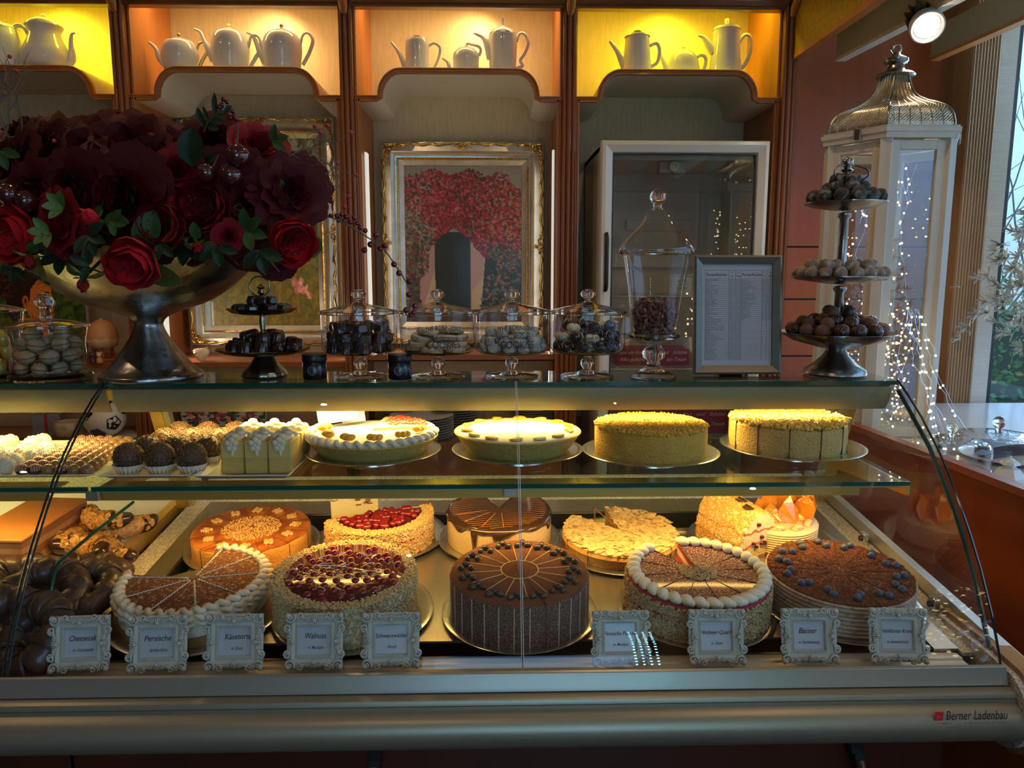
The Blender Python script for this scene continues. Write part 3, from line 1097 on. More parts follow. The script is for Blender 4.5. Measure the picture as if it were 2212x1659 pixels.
def curl(m, c, r, turns, a0, th, sgn=1, y=0, M=None):
    pts = []
    n = int(16 * turns)
    for i in range(n + 1):
        f = i / n
        q = r * (1 - .85 * f)
        a = a0 + sgn * f * turns * 2 * PI
        pts.append((c[0] + q * math.cos(a), y - th * .6 * f * 2, c[1] + q * math.sin(a)))
    m.tube(pts, [th * (1 - .4 * i / n) for i in range(n + 1)], 6, M=M)


def ornament(m, c, s, kind):
    """cartouche or corner leafwork"""
    if kind == 'corner':
        sx, sz = c[2], c[3]
        Q = Matrix.Translation((c[0], 0, c[1])) @ Matrix.Diagonal((sx, 1, sz, 1))
        for k, (x, z, r, a, g) in enumerate([(0, 0, .45, 0, 1), (-.5, .12, .3, 2, -1), (.12, -.5, .3, 4, 1), (-.95, .2, .22, 1, 1), (.2, -.95, .22, 3, -1), (-.3, -.3, .25, 1, -1),
                                             (-1.35, .28, .14, 1, 1), (.28, -1.35, .14, 1, -1)]):
            curl(m, (x * s, z * s), r * s, 1.4, a, s * .10, g, y=-.036, M=Q)
        for k in range(16):
            m.ball(((.35 - rnd.random() * .9) * s, -.034, (.35 - rnd.random() * .9) * s), s * .12, 6, 5, M=Q)
        m.tube([(-.2 * s, -.036, .3 * s), (-.9 * s, -.036, .36 * s), (-1.8 * s, -.032, .3 * s)], [s * .12, s * .09, s * .03], 6, M=Q)
        m.tube([(.3 * s, -.036, -.2 * s), (.36 * s, -.036, -.9 * s), (.3 * s, -.032, -1.8 * s)], [s * .12, s * .09, s * .03], 6, M=Q)
    else:
        ang = c[2]
        Q = Matrix.Translation((c[0], 0, c[1])) @ Matrix.Rotation(ang, 4, 'Y')
        for g in (-1, 1):
            curl(m, (g * .5 * s, 0), .35 * s, 1.3, 0 if g > 0 else PI, s * .1, g, y=-.036, M=Q)
            curl(m, (g * .95 * s, .12 * s), .24 * s, 1.3, 0, s * .08, -g, y=-.034, M=Q)
            m.tube([(g * .3 * s, -.036, .3 * s), (g * .9 * s, -.036, .38 * s), (g * 1.6 * s, -.032, .2 * s)], [s * .12, s * .09, s * .03], 6, M=Q)
        for k in range(10):
            m.ball(((rnd.random() - .5) * .8 * s, -.038, (rnd.random() - .6) * s), s * .15, 6, 5, M=Q)


def picture(label, cx, cz, w, h, img, Y=3.585, rot=0.0, fw=.075, orn=.04, cat='painting', plain=False, res=None):
    t = thing('framed_painting', label, 'painting', (cx, Y, cz), (-.03, 0, rot))
    H, W = img.shape[:2]
    canvas(t, w, h, W, H, img, (0, -.004, 0), (0, 0, 0))
    if plain:
        obj('canvas_edge', MB().box((0, .01, 0), (w, .02, h)), CREAM, t)
        return t
    m = ringframe(MB(), w, h, [(0, .0), (0, .008), (.022, .016), (.026, .026), (.032, .020), (.04, .022), (.058, .034), (fw + .004, .026), (fw + .01, 0)])
    obj('frame', m, SILV, t, smooth=25)
    m = MB()
    for s in (-1, 1):                   # twisted gold bead inside
        n = int(h / .008)
        m.tube([(s * (w / 2 + .027), -.027 - .0 * k, h * (k / n - .5)) for k in range(n)], [.0035 + .0015 * (k % 2) for k in range(n)], 5)
        n = int(w / .008)
        m.tube([(w * (k / n - .5), -.027, s * (h / 2 + .027)) for k in range(n)], [.0035 + .0015 * (k % 2) for k in range(n)], 5)
    obj('gold_bead', m, GOLD, t)
    ox, oz = w / 2 + fw - .012, h / 2 + fw - .012
    for sx in (-1, 1):
        for sz in (-1, 1):
            m = MB()
            ornament(m, (sx * (ox - .01), sz * (oz - .01), sx, sz), orn, 'corner')
            obj('corner_ornament', m, GOLD, t, smooth=60)
    for x, z, a in ((0, oz, 0), (0, -oz, PI), (-ox, 0, -PI / 2), (ox, 0, PI / 2)):
        m = MB()
        ornament(m, (x, z, a), orn * .95, 'mid')
        obj('middle_ornament', m, GOLD, t, smooth=60)
    m = MB()
    for s in (-1, 1):
        for k in range(2):
            g = -1 if k else 1
            pts = [(s * (ox + .006 + .004 * math.sin(i * 1.1)), -.034, g * (.05 + (oz - .11) * i / 24)) for i in range(25)]
            m.tube(pts, [.004 + .003 * abs(math.sin(i * .9)) for i in range(25)], 6)
            pts = [(g * (.05 + (ox - .11) * i / 18), -.034, s * (oz + .006 + .004 * math.sin(i * 1.1))) for i in range(19)]
            m.tube(pts, [.004 + .003 * abs(math.sin(i * .9)) for i in range(19)], 6)
    obj('scroll_edge', m, GOLD, t, smooth=60)
    return t


picture('ornate silver and gold framed painting of red blossoms over a dark door', -.134, 1.615, .535, .71, blossoms(), fw=.095, orn=.040)
picture('ornate silver and gold framed garden painting with pink flowers behind the rose bowl', -1.05, 1.665, .50, .84, garden(), fw=.085, orn=.038)
picture('frameless painting of a dark-haired woman with hoop earring and bun', -2.00, 1.345, .42, .45, portrait(), Y=3.42, plain=True)

# ================================================================== THE DISPLAY CASE
XL, XR = -.757, .812
CURVE = [(1.498, 1.282), (1.45, 1.256), (1.401, 1.224), (1.338, 1.174), (1.304, 1.142), (1.261, 1.094), (1.225, 1.05), (1.191, 1.003), (1.156, .945), (1.138, .908), (1.123, .872)]
INNER = [(1.486, 1.262), (1.419, 1.215), (1.363, 1.175), (1.321, 1.133), (1.277, 1.089), (1.239, 1.04), (1.195, .975), (1.15, .89)]
SH = Matrix(((1, 0, 0, 0), (0, 1, 0, 0), (0, .1, 1, .862 - .12), (0, 0, 0, 1)))     # deck slopes up to the back
PEARL = mat('case_enamel', (0.33, 0.31, 0.24), .32, .45, coat=.1)
GOLDL = mat('gold_anodised', (0.74, 0.46, 0.09), .35, .5)
BUMP = mat('bumper_aluminium', (0.30, 0.27, 0.19), .38, .55, c2=(0.35, 0.31, 0.21), ns=60, st=(.03, 1, 1))
SILL = mat('sill_aluminium', (0.56, 0.52, 0.42), .35, .55)


def display_case(label, x0, x1, right_end):
    t = thing('display_case', label, 'display case', ((x0 + x1) / 2, 1.3, 0))
    t.location = (0, 0, 0)
    seams = [x0, .045, x1] if right_end else [x0, x1]
    for a, b in zip(seams, seams[1:]):
        g = MB().sweepx(CURVE, a + .0015, b - .0015, closed=False)
        obj('curved_front_glass', g, GLASS, t, smooth=180)
    if right_end:
        m = MB()
        for dx in (-.0015, .0015):
            m.tube([(.045 + dx, y, z) for y, z in CURVE], .0006, 5)
        obj('glass_joint', m, mat('joint', (.62, .66, .60), .2), t)
    for x in ((x0 + .002, x1 - .001) if right_end else (x1 - .001,)):
        obj('glass_edge', MB().tube([(x, y, z) for y, z in CURVE], .0021, 6), bpy.data.materials.get('smoky_glass_edge') or mat('smoky_glass_edge', (.015, .03, .028), .06, coat=1), t)
    # top glass
    obj('top_glass', MB().box2((x0 + .002, 1.5, 1.272), (x1 + .001, 1.67, 1.2795)), pane('top_pane', (.90, .97, .93), 1.0), t)
    obj('top_glass_edge', MB().box2((x0 + .002, 1.4965, 1.2715), (x1 + .002, 1.4998, 1.280)), GEDGE, t)
    # canopy with the lamp
    m = MB().sweepx([(1.512, 1.266), (1.5125, 1.255), (1.520, 1.235), (1.532, 1.2165), (1.536, 1.2165), (1.525, 1.236), (1.517, 1.262), (1.62, 1.262), (1.62, 1.225), (1.624, 1.225), (1.624, 1.266)], x0 + .003, x1 - .006)
    obj('canopy', m, ALUD, t, smooth=30, fix=True)
    if right_end:
        obj('canopy_end', MB().sweepx([(1.512, 1.266), (1.5125, 1.255), (1.520, 1.235), (1.532, 1.2165), (1.624, 1.225), (1.624, 1.266)], x1 - .006, x1 - .003), ALUD, t)
    obj('canopy_strip', MB().box2((x0, 1.508, 1.2662), (x1 - .01, 1.624, 1.2714)), mat('brown_strip', (.16, .07, .02), .4), t)
    obj('lamp_tube', MB().tube([(x0 + .01, 1.5405, 1.2185), (x1 - .02, 1.5405, 1.2185)], .0024, 6), mat('lamp_glow', (1, .8, .3), .5, emit=3.0, ecol=(1, .74, .16)), t)
    # glass shelf
    sx0, sx1 = (-.738, .785) if right_end else (x0, -.745)
    sh = obj('glass_shelf', MB().box2((sx0, 1.379, 1.098), (sx1, 1.81, 1.1055)), pane('shelf_pane', (.87, .95, .88), .6), t)
    obj('shelf_edge', MB().box2((sx0, 1.3755, 1.0978), (sx1, 1.3788, 1.1057)), GEDGE, sh)
    obj('shelf_light_bar', MB().box2((sx0 - .01, 1.398, 1.0735), (sx1 - .085, 1.404, 1.091)).box2((sx0 - .01, 1.404, 1.088), (sx1 - .085, 1.47, 1.091)), GOLDL, t)
    obj('shelf_rail', MB().box2((sx0, 1.386, 1.0915), (sx1 - .01, 1.398, 1.0968)), ALUD, t)
    br = MB().box((-.738, 1.381, 1.088), (.024, .008, .018))
    obj('shelf_bracket', br, ALU, t, bevel=.001) if right_end else None
    if right_end:
        obj('shelf_bracket', MB().box((.031, 1.381, 1.089), (.024, .008, .016)), ALU, t, bevel=.001)
        for x in (-.742, .781):
            obj('shelf_arm', MB().add([(x, 1.38, 1.0975), (x, 1.80, 1.0975), (x, 1.80, 1.04), (x, 1.38, 1.078), (x + .006, 1.38, 1.0975), (x + .006, 1.80, 1.0975), (x + .006, 1.80, 1.04), (x + .006, 1.38, 1.078)],
                                      [(0, 1, 2, 3), (7, 6, 5, 4), (0, 4, 5, 1), (3, 2, 6, 7), (0, 3, 7, 4), (1, 5, 6, 2)]), GOLDL, t)
    # deck: tray in a dark well with steel flange and terrazzo border
    if right_end:
        TL, TR = -.625, .715
        obj('deck_tray', MB().box2((TL, 1.241, -.004), (TR, 1.672, 0), SH), STEEL, t)
        obj('well', MB().box2((-.655, 1.20, -.05), (.742, 1.77, -.046), SH).box2((-.655, 1.196, -.05), (.742, 1.20, -.002), SH).box2((-.655, 1.77, -.05), (.742, 1.774, 0), SH)
            .box2((-.659, 1.2, -.05), (-.655, 1.77, 0), SH).box2((.742, 1.2, -.05), (.746, 1.77, 0), SH), STEELD, t)
        obj('tray_back_lip', MB().box2((TL, 1.668, 0), (TR, 1.672, .006), SH), STEEL, t)
        obj('steel_flange', MB().box2((-.703, 1.196, -.002), (-.659, 1.85, .003), SH).box2((.746, 1.196, -.002), (.788, 1.85, .003), SH).box2((-.659, 1.774, -.002), (.746, 1.85, .003), SH), STEEL, t)
        obj('terrazzo_border', MB().box2((-.75, 1.186, -.004), (-.703, 1.97, .002), SH).box2((.788, 1.186, -.004), (.83, 1.97, .002), SH).box2((-.703, 1.85, -.004), (.788, 1.97, .002), SH), TERR, t)
        obj('back_rail', MB().box2((-.75, 1.97, .83), (.83, 1.99, .955)), TERR, t)
    else:
        obj('deck_tray', MB().box2((x0, 1.19, -.004), (-.80, 1.93, -.001), SH), WHITE, t)
        obj('deck_side_rail', MB().box2((-.80, 1.19, -.02), (-.778, 1.93, .006), SH), GOLDL, t)
        obj('back_wall', MB().box2((x0, 1.93, .82), (-.76, 1.95, 1.01)), TERR, t)
    # sill, fascia and bumper
    lip = .806 if right_end else x1
    obj('front_sill', MB().sweepx([(1.196, .8585), (1.182, .864), (1.166, .864), (1.164, .861), (1.14, .861), (1.125, .868), (1.118, .868), (1.118, .83), (1.196, .83)], x0 + .003, lip - .03), SILL, t)
    obj('front_fascia', MB().sweepx([(1.125, .872), (1.108, .884), (1.103, .882), (1.097, .862), (1.094, .856), (1.125, .85)], x0 + .001, lip), PEARL, t, smooth=25, bevel=.0008)
    pr = [(1.13, .853), (1.089, .8545), (1.080, .852), (1.0775, .8475)]
    for i in range(13):
        a = math.radians(50 - i * 11.5)
        pr.append((1.112 - .054 * math.cos(a) - .004 * (1 if i else 0), .806 + .040 * math.sin(a)))
    pr += [(1.10, .765), (1.16, .765), (1.16, .853)]
    obj('bumper', MB().sweepx(pr, x0 + .001, lip + .003 if right_end else x1), BUMP, t, smooth=35)
    obj('bumper_groove', MB().box2((x0 + .002, 1.0765, .8435), (lip + .002 if right_end else x1, 1.0785, .8445)), mat('groove', (.10, .08, .05), .6), t)
    obj('case_base', MB().box2((x0, 1.27, .10), (x1 + .01, 1.9, .78)), mat('dark_red_base', (.10, .022, .008), .35, c2=(.07, .015, .006), ns=9, st=(1, 1, .06), coat=.2), t)
    obj('case_underside', MB().box2((x0, 1.12, .762), (x1 + .01, 1.95, .782)).box2((x0, 1.16, .78), (x1 - .02, 1.9, .805)), STEELD, t)
    if right_end:
        # side glass
        pts = INNER + [(1.16, .880), (1.93, .955), (1.66, 1.262)]
        m = MB().add([(XR - .003, y, z) for y, z in pts], [tuple(range(len(pts)))])
        obj('side_glass', m, GLASS, t, smooth=0)
        obj('side_glass_edge', MB().tube([(XR - .004, y, z) for y, z in INNER], .004, 6, flat=.7), mat('side_glass_edge', (.01, .06, .05), .1, coat=.6), t)
        obj('side_rail', MB().box2((.833, 1.12, .012), (.852, 1.97, .03), SH).box2((.833, 1.12, -.06), (.85, 1.97, .012), SH), mat('side_rail_aluminium', (.55, .55, .55), .3, .8), t)
        for y in (1.32, 1.594):
            c = obj('glass_clamp', MB().box((.815, y, deck_z(y) + .014), (.012, .022, .026)), CHROME, t, bevel=.002)
            obj('clamp_screw', MB().lathe([(0, 0), (.006, 0), (.006, .004), (0, .004)], 14, Matrix.Translation((.809, y, deck_z(y) + .014)) @ Matrix.Rotation(-PI / 2, 4, 'Y')), STEELD, c)
        # rounded terrazzo end cap with wooden edge
        for (o, w0, w1, mt, nm) in ((0.004, .8095, .820, TERR, 'end_cap'), (.014, .820, .85, W_FL, 'end_cap_wood')):
            prc = []
            for i in range(15):
                a = math.radians(66 - i * 11.5)
                prc.append((1.125 - (.072 + o) * math.cos(a), .812 + (.062 + o) * math.sin(a)))
            prc += [(1.3, .745 - o), (1.3, .875 + o), (1.16, .874 + o)]
            obj(nm, MB().sweepx(prc, w0, w1), mt, t, smooth=35)
        m = text('Berner Ladenbau', .021, INK, t, (.734, 1.0565, .823), (PI / 2, 0, 0), align='CENTER', fit=.094)
        m.name = 'maker_sign_lettering'
        m2 = text('D-49076 Osnabrück · Tel. 05 41/12 19 4-0 · Fax: 12 19 4-', .006, INK, t, (.728, 1.0560, .814), (PI / 2, 0, 0), fit=.108)
        m2.name = 'maker_sign_address'
        obj('maker_logo', MB().box((.676, 1.0575, .829), (.0125, .001, .0145)), mat('logo_red', (.75, .03, .04), .5), t)
        text('o.', .006, mat('logo_mark', (.8, .4, .35), .5), t, (.676, 1.0568, .827), (PI / 2, 0, 0))
    else:
        # low glass divider between the two cases
        pts = [(1.186, .846), (1.23, .918), (1.276, .995), (1.394, 1.009), (1.564, 1.019), (1.60, .92), (1.60, .90)]
        m = MB().add([(-.754, y, z) for y, z in pts], [tuple(range(len(pts)))])
        obj('divider_glass', m, GLASS, t, smooth=0)
        obj('divider_edge', MB().tube([(-.754, y, z) for y, z in pts[:2]] + [(-.754, 1.268, .985), (-.754, 1.284, .998)] + [(-.754, y, z) for y, z in pts[3:5]], .0032, 6), GEDGE, t)
    return t


display_case('right-hand glass display case full of cakes with long aluminium bumper', XL, XR, True)
display_case('left glass display case with nougat block and chocolate rings, cut off by the photo edge', -2.2, XL - .004, False)
for x, lb in ((-.765, 'left of the pair'), (.828, 'right of the pair')):
    t = thing('case_upright', 'slanted metal upright at the rear of the display case, ' + lb, 'upright', (x, 1.84, .93))
    a = (Vector((0, -.14, .32))).normalized().to_track_quat('Z', 'Y').to_matrix().to_4x4()
    obj('upright_bar', MB().box((0, 0, .16), (.028, .016, .34), a), GOLDL, t, bevel=.001)
    obj('upright_side', MB().box((.022 if x < 0 else -.022, 0, .16), (.014, .02, .34), a), ALUD, t, bevel=.001)
for x, lb in ((-.213, 'left'), (.668, 'right')):
    t = thing('foot_rail_bracket', 'short chrome and black bracket under the display case, %s of the two' % lb, 'bracket', (x, 1.23, .58))
    Q = Matrix.Rotation(-.25 if x > 0 else 0.03, 4, 'Y')
    obj('bracket_stem', MB().box((0, .02, .11), (.022, .02, .12), Q), BLACK, t)
    obj('bracket_tube', MB().tube([(0, 0, -.08), (0, 0, .065)], .0105, 14, M=Q), CHROME, t)

# ================================================================== WINDOW LEDGE ON THE RIGHT
t = thing('window_ledge', 'long red wooden window ledge running back to the side window', 'ledge', (1.09, 0, 0))
PV = mat('ledge_top', (0.50, 0.52, 0.56), .22, coat=.4)
MS = Matrix(((1, -.062, 0, .095), (0, 1, 0, 0), (0, 0, 1, 0), (0, 0, 0, 1)))
obj('ledge_front', MB().box2((.012, .1, .47), (.04, 3.0, 1.045), MS).box2((.012, .1, .0), (.04, 3.0, .40), MS), W_REDY, t)
obj('ledge_lip', MB().box2((.0, .1, 1.035), (.03, 3.0, 1.052), MS), mat('ledge_lip', (0.36, 0.10, 0.05), .4), t)
obj('ledge_top', MB().box2((.04, .1, .955), (1.4, 2.98, .970), MS), PV, t)
obj('plinth_gap', MB().box2((.028, .1, .40), (.05, 3.0, .47), MS), BLACK, t)
Q = MS
obj('side_panel_lower', MB().box2((-.10, 1.1, .0), (-.08, 2.0, .60)), W_RED, t)

LZ = .971


def cloche(label, px, py, r, h, kr=.018, content=None):
    p = at(px, py, Z=LZ)
    t = thing('glass_cloche', label, 'cloche', (p.x, p.y, LZ))
    prof = [(r, 0), (r, h * .62), (r * .985, h * .74), (r * .92, h * .86), (r * .75, h * .94), (r * .4, h * .99), (0, h)]
    prof = [(max(0, v.x), v.z) for v in bez([(a, 0, b) for a, b in prof], 5)]
    obj('dome', MB().lathe(prof, 48), JARG, t, smooth=180)
    obj('dome_rim', MB().lathe([(r - .002, 0), (r + .004, 0), (r + .004, .005), (r - .002, .005), (r - .002, 0)], 48), JARS, t)
    obj('knob', MB().lathe([(0, h - .002), (.008, h), (.007, h + .012)] + [(kr * math.sin(a), h + .012 + kr - kr * math.cos(a)) for a in [PI * (k + 2) / 12 for k in range(11)]], 24), JARS, t, smooth=180)
    return t


cloche('glass dome with round knob at the front edge of the window ledge', 2050, 1012, .098, .085, .014)
cloche('large glass dome on the window ledge next to the window pane', 2150, 1000, .125, .085, .017)
cloche('low glass dome behind the display case end, at the lantern foot', 1948, 955, .10, .075, .012)
p = at(2178, 1040, Z=LZ)
t = thing('small_lantern', 'small white metal tealight lantern on the window ledge', 'lantern', (p.x, p.y, LZ), (0, 0, .3))
obj('lantern_base', MB().box((0, 0, .004), (.075, .075, .008)), WHITE, t, bevel=.001)
obj('lantern_body', MB().lathe([(.036, .008), (.036, .012), (.024, .034), (.014, .038), (.014, .048), (.018, .048), (.0, .062)], 6), WHITE, t, smooth=20)
obj('lantern_roof', MB().lathe([(.012, .047), (.024, .045), (.020, .052), (.010, .058), (.003, .060), (.003, .066), (0, .067)], 6), WHITE, t, smooth=20)
p = at(2042, 960, Z=LZ)
t = thing('photo_stand', 'white slab frame leaning on the window ledge, seen from its side', 'frame', (p.x - .005, p.y, LZ), (math.radians(-20), 0, math.radians(62)))
obj('stand_body', MB().box((0, 0, .055), (.11, .012, .11)), mat('pale_plastic', (.70, .72, .76), .4), t, bevel=.001)
obj('stand_rim', MB().box((0, -.008, .055), (.10, .006, .10)), WHITE, t, bevel=.001)
p = at(2215, 1015, Z=LZ)
t = thing('cake_plate', 'dark slices on a plate under the window, beside the small lantern', 'plate', (p.x + .03, p.y + .12, LZ))
obj('plate', MB().lathe([(0, .004), (.10, .004), (.12, .012), (.12, .015), (.10, .007), (0, .007)], 36), WHITE, t)
obj('slices', MB().sector([(0, .008), (.08, .008), (.08, .04), (0, .04)], .2, 3.6, 20), mat('plum_cake', (.03, .01, .02), .3), t)

# ================================================================== PLATES AND CAKES
PLATE = mat('steel_plate', (0.62, 0.60, 0.55), .24, .95, c2=(.56, .54, .50), ns=50)
NUT = mat('chopped_nuts', (0.55, 0.30, 0.08), .75, c2=(0.80, 0.56, 0.24), ns=330, mix=(.4, .6))
NUTP = mat('pale_nut_flakes', (0.66, 0.50, 0.26), .8, c2=(0.42, 0.27, 0.11), ns=330, mix=(.4, .6))
CREAMC = mat('whipped_cream', (0.82, 0.76, 0.60), .55, sss=.15)
CRUST = mat('golden_crust', (0.60, 0.30, 0.07), .8, c2=(0.70, 0.40, 0.11), ns=30, bump=.7, bs=180)
CRUSTY = mat('yellow_crust', (0.62, 0.40, 0.08), .8, c2=(0.70, 0.48, 0.12), ns=40, bump=.8, bs=220)
COCOA = mat('cocoa_powder', (0.20, 0.075, 0.025), .95, c2=(0.10, 0.035, 0.012), ns=420, bump=.5, bs=300)
COCOAL = mat('cocoa_on_cream', (0.13, 0.04, 0.012), .95, c2=(0.52, 0.36, 0.20), ns=210, mix=(.52, .72), bump=.8, bs=300, detail=8)
CHOC = mat('dark_chocolate', (0.045, 0.018, 0.010), .22, coat=.5)
MILK = mat('milk_chocolate', (0.26, 0.11, 0.045), .32, coat=.3)
JELLY = mat('cherry_jelly', (0.14, 0.006, 0.010), .06, c2=(0.05, 0.004, 0.006), ns=26, coat=1, bump=.6, bs=60)
CHERRY = mat('cherry', (0.24, 0.006, 0.010), .08, coat=1)
MAND = mat('mandarin', (0.95, 0.48, 0.04), .35, sss=.3)


def plate(label, p, r, stand=False, tilt=TILT):
    t = thing('cake_plate', label, 'plate', p, (tilt, 0, 0), 'round metal cake plates')
    z = 0
    if stand:
        z = .014
        obj('stand_foot', MB().lathe([(.066, 0), (.072, .001), (.070, .012), (.075, .014), (0, .014), (0, .013), (.064, .012)], 48), PLATE, t)
    obj('plate', MB().lathe([(0, z + .001), (r * .62, z + .001), (r * .93, z + .006), (r - .002, z + .0075), (r, z + .0085), (r - .002, z + .0095), (r * .92, z + .008), (r * .62, z + .0035), (0, z + .0035)], 72), PLATE, t, smooth=50)
    return t, z + .0035


def onplate(p, z, tilt=TILT):
    n = Vector((0, -math.sin(tilt), math.cos(tilt)))
    return Vector(p) + n * z


def cake(name, label, p, z, rot=0.0, tilt=TILT, cat='cake'):
    o = thing(name, label, cat, onplate(p, z + .0005, tilt))
    o.rotation_euler = (Matrix.Rotation(tilt, 3, 'X') @ Matrix.Rotation(rot, 3, 'Z')).to_euler()
    return o


def crumbs_top(m, r, z, n, s, r0=0, a0=0, a1=2 * PI, zf=None):
    for _ in range(n):
        q = math.sqrt(r0 * r0 + (r * r - r0 * r0) * rnd.random())
        a = a0 + (a1 - a0) * rnd.random()
        m.chip((q * math.cos(a), q * math.sin(a), z + (zf(q) if zf else 0)), s)
    return m


def crumbs_side(m, r, z0, z1, n, s, a0=0, a1=2 * PI, rf=None):
    for _ in range(n):
        a = a0 + (a1 - a0) * rnd.random()
        z = z0 + (z1 - z0) * rnd.random()
        q = (rf(z) if rf else r) + s * .3
        m.chip((q * math.cos(a), q * math.sin(a), z), s)
    return m


def stuffp(o):
    o['kind'] = 'stuff'
    return o


def bodyprof(r, h, e=.006, r0=None):
    r0 = r if r0 is None else r0
    return [(0, 0), (r0 * .6, 0), (r0, 0), (r0 + (r - r0) * .5, h * .5), (r, h - e), (r - e * .3, h - e * .3), (r - e, h), (r * .75, h), (r * .5, h), (r * .25, h), (0, h)]


def cuts(t, r, h, n, a0=0, a1=2 * PI, mt=None, w=.0012, side=True, r0=0.0):
    """knife cuts as thin dark grooves"""
    m = MB()
    for i in range(n):
        a = a0 + (a1 - a0) * i / n
        Q = Matrix.Rotation(a, 4, 'Z')
        m.box2((r0, -w / 2, h - .002), (r - .002, w / 2, h + .0006), Q)
        if side:
            m.box2((r - .003, -w / 2, .003), (r + .0008, w / 2, h - .002), Q)
    return obj('knife_cuts', m, mt or mat('cut_shadow', (.08, .03, .012), .9), t, smooth=0)


CUTM = mat('knife_cut', (.10, .04, .015), .9)


def walnut(m, x, y, z, s, a):
    Q = Matrix.Translation((x, y, z)) @ Matrix.Rotation(a, 4, 'Z')
    for sx in (-1, 1):
        for k in range(4):
            m.ball((sx * s * .42, (k - 1.5) * s * .38, s * .22), s * .36, 7, 5, (1, .8, .75), M=Q, nz=.5, nf=60, seed=k + sx)
    m.tube([(0, -s * .7, s * .3), (0, s * .7, s * .3)], s * .12, 5, M=Q)


def cherryball(s=.0085):
    return MB().ball((0, 0, s * .45), s, 10, 7, (1, 1, .85))


ROW_F = 'in the front row'
# --- lower deck, back row ------------------------------------------------------------------
p = deckpt(547, 1182)
pl, z = plate('metal plate under the walnut cake', p, .142)
t = cake('walnut_cake', 'flat orange-brown cake with walnut halves around a crumb centre', p, z)
obj('cake_base', MB().sector(bodyprof(.124, .040, .004), 0, 2 * PI, 72), mat('pumpkin_sponge', (.66, .29, .045), .8, c2=(.72, .36, .07), ns=40, bump=.6, bs=200), t)
obj('glazed_top', MB().lathe([(.1225, .0385), (.122, .0405), (.06, .0412), (0, .0412)], 64, wob=lambda a, q: 1 + .012 * math.sin(a * 9) * math.sin(a * 4)), mat('walnut_glaze', (.24, .05, .008), .28, c2=(.55, .17, .02), ns=40, coat=.5, bump=.3, bs=50), t)
stuffp(obj('nut_crumbs', crumbs_top(MB(), .062, .042, 900, .0022), NUT, t, smooth=0))
for i in range(12):
    m = MB()
    a = i * PI / 6 + .15
    walnut(m, 0, 0, 0, .0125, a + 1.2)
    obj('walnut_half', m, NUT, t, loc=(.092 * math.cos(a), .092 * math.sin(a), .0405))
cuts(t, .124, .0405, 12, .41, .41 + 2 * PI, CUTM, r0=.06)

p = deckpt(828, 1160)
pl, z = plate('metal plate under the halved cherry cake', p, .140)
ta = math.radians(22)
t = cake('cherry_cake', 'halved cherry cake with chopped nut coat in the back row', p + Vector((-.005, -.02, 0)), z, rot=ta)
obj('cake_body', MB().sector(bodyprof(.117, .062, .006), PI, 2 * PI, 60), layers('cherry_cake_inside', [(0, (.55, .33, .12)), (.02, (.85, .70, .45)), (.035, (.35, .02, .03)), (.042, (.85, .70, .45))]), t)
obj('cherry_topping', MB().sector([(0, .058), (.094, .058), (.094, .063), (.05, .066), (0, .066)], PI + .12, 2 * PI - .12, 40), JELLY, t, smooth=60)
m = MB()
crumbs_side(m, .117, .002, .064, 1700, .0032, PI, 2 * PI)
for _ in range(900):
    a = PI + PI * rnd.random()
    q = .095 + .022 * rnd.random()
    m.chip((q * math.cos(a), q * math.sin(a), .0635), .0034)
stuffp(obj('nut_coating', m, NUT, t, smooth=0))
for _ in range(85):
    a = PI + .2 + (PI - .4) * rnd.random()
    q = .088 * math.sqrt(rnd.random())
    obj('cherry', cherryball(.0075) if _ == 0 else CH0, CHERRY, t, loc=(q * math.cos(a), q * math.sin(a), .0645))
    if _ == 0:
        CH0 = bpy.data.objects['cherry'].data
p2 = p + Vector((-.075, .075, .01))
t = cake('cake_slice', 'tall slice of white cream cake with toasted meringue top behind the cherry cake', p2, z, rot=.25)
t['category'] = 'cake slice'
m = MB().add([(-.055, -.022, 0), (.052, -.03, 0), (.052, .03, 0), (-.05, .045, 0), (-.055, -.022, .070), (.052, -.03, .085), (.052, .03, .085), (-.05, .045, .070)],
             [(0, 3, 2, 1), (4, 5, 6, 7), (0, 1, 5, 4), (1, 2, 6, 5), (2, 3, 7, 6), (3, 0, 4, 7)])
obj('slice_body', m, layers('slice_layers', [(0, (.70, .45, .12)), (.024, (.86, .74, .45)), (.03, (.90, .80, .50))]), t, bevel=.003, smooth=0)
m = MB()
for i in range(6):
    for j in range(3):
        m.ball((-.045 + i * .018, -.02 + j * .024, .072 + i * .0028), .013, 9, 6, (1, 1, .6), nz=.5, seed=i + j * 7)
obj('meringue', m, mat('toasted_meringue', (.88, .72, .40), .6, c2=(.60, .24, .05), ns=22, mix=(.52, .68)), t, smooth=60)
m = MB()
for k in range(7):
    m.box((.0 + .03 * rnd.random() + .005 * k * .3, -.032, .045 + .03 * rnd.random()), (.012, .002, .0025), Matrix.Rotation(0, 4, 'Z'))
obj('chocolate_curls', m, MILK, t)
obj('parchment', MB().grid(lambda u, v: (.054 + .004 * math.sin(v * 9), -.03 + u * .062, .001 + v * .095), 6, 8), mat('parchment_paper', (.80, .68, .36), .6, trans=.2), t)

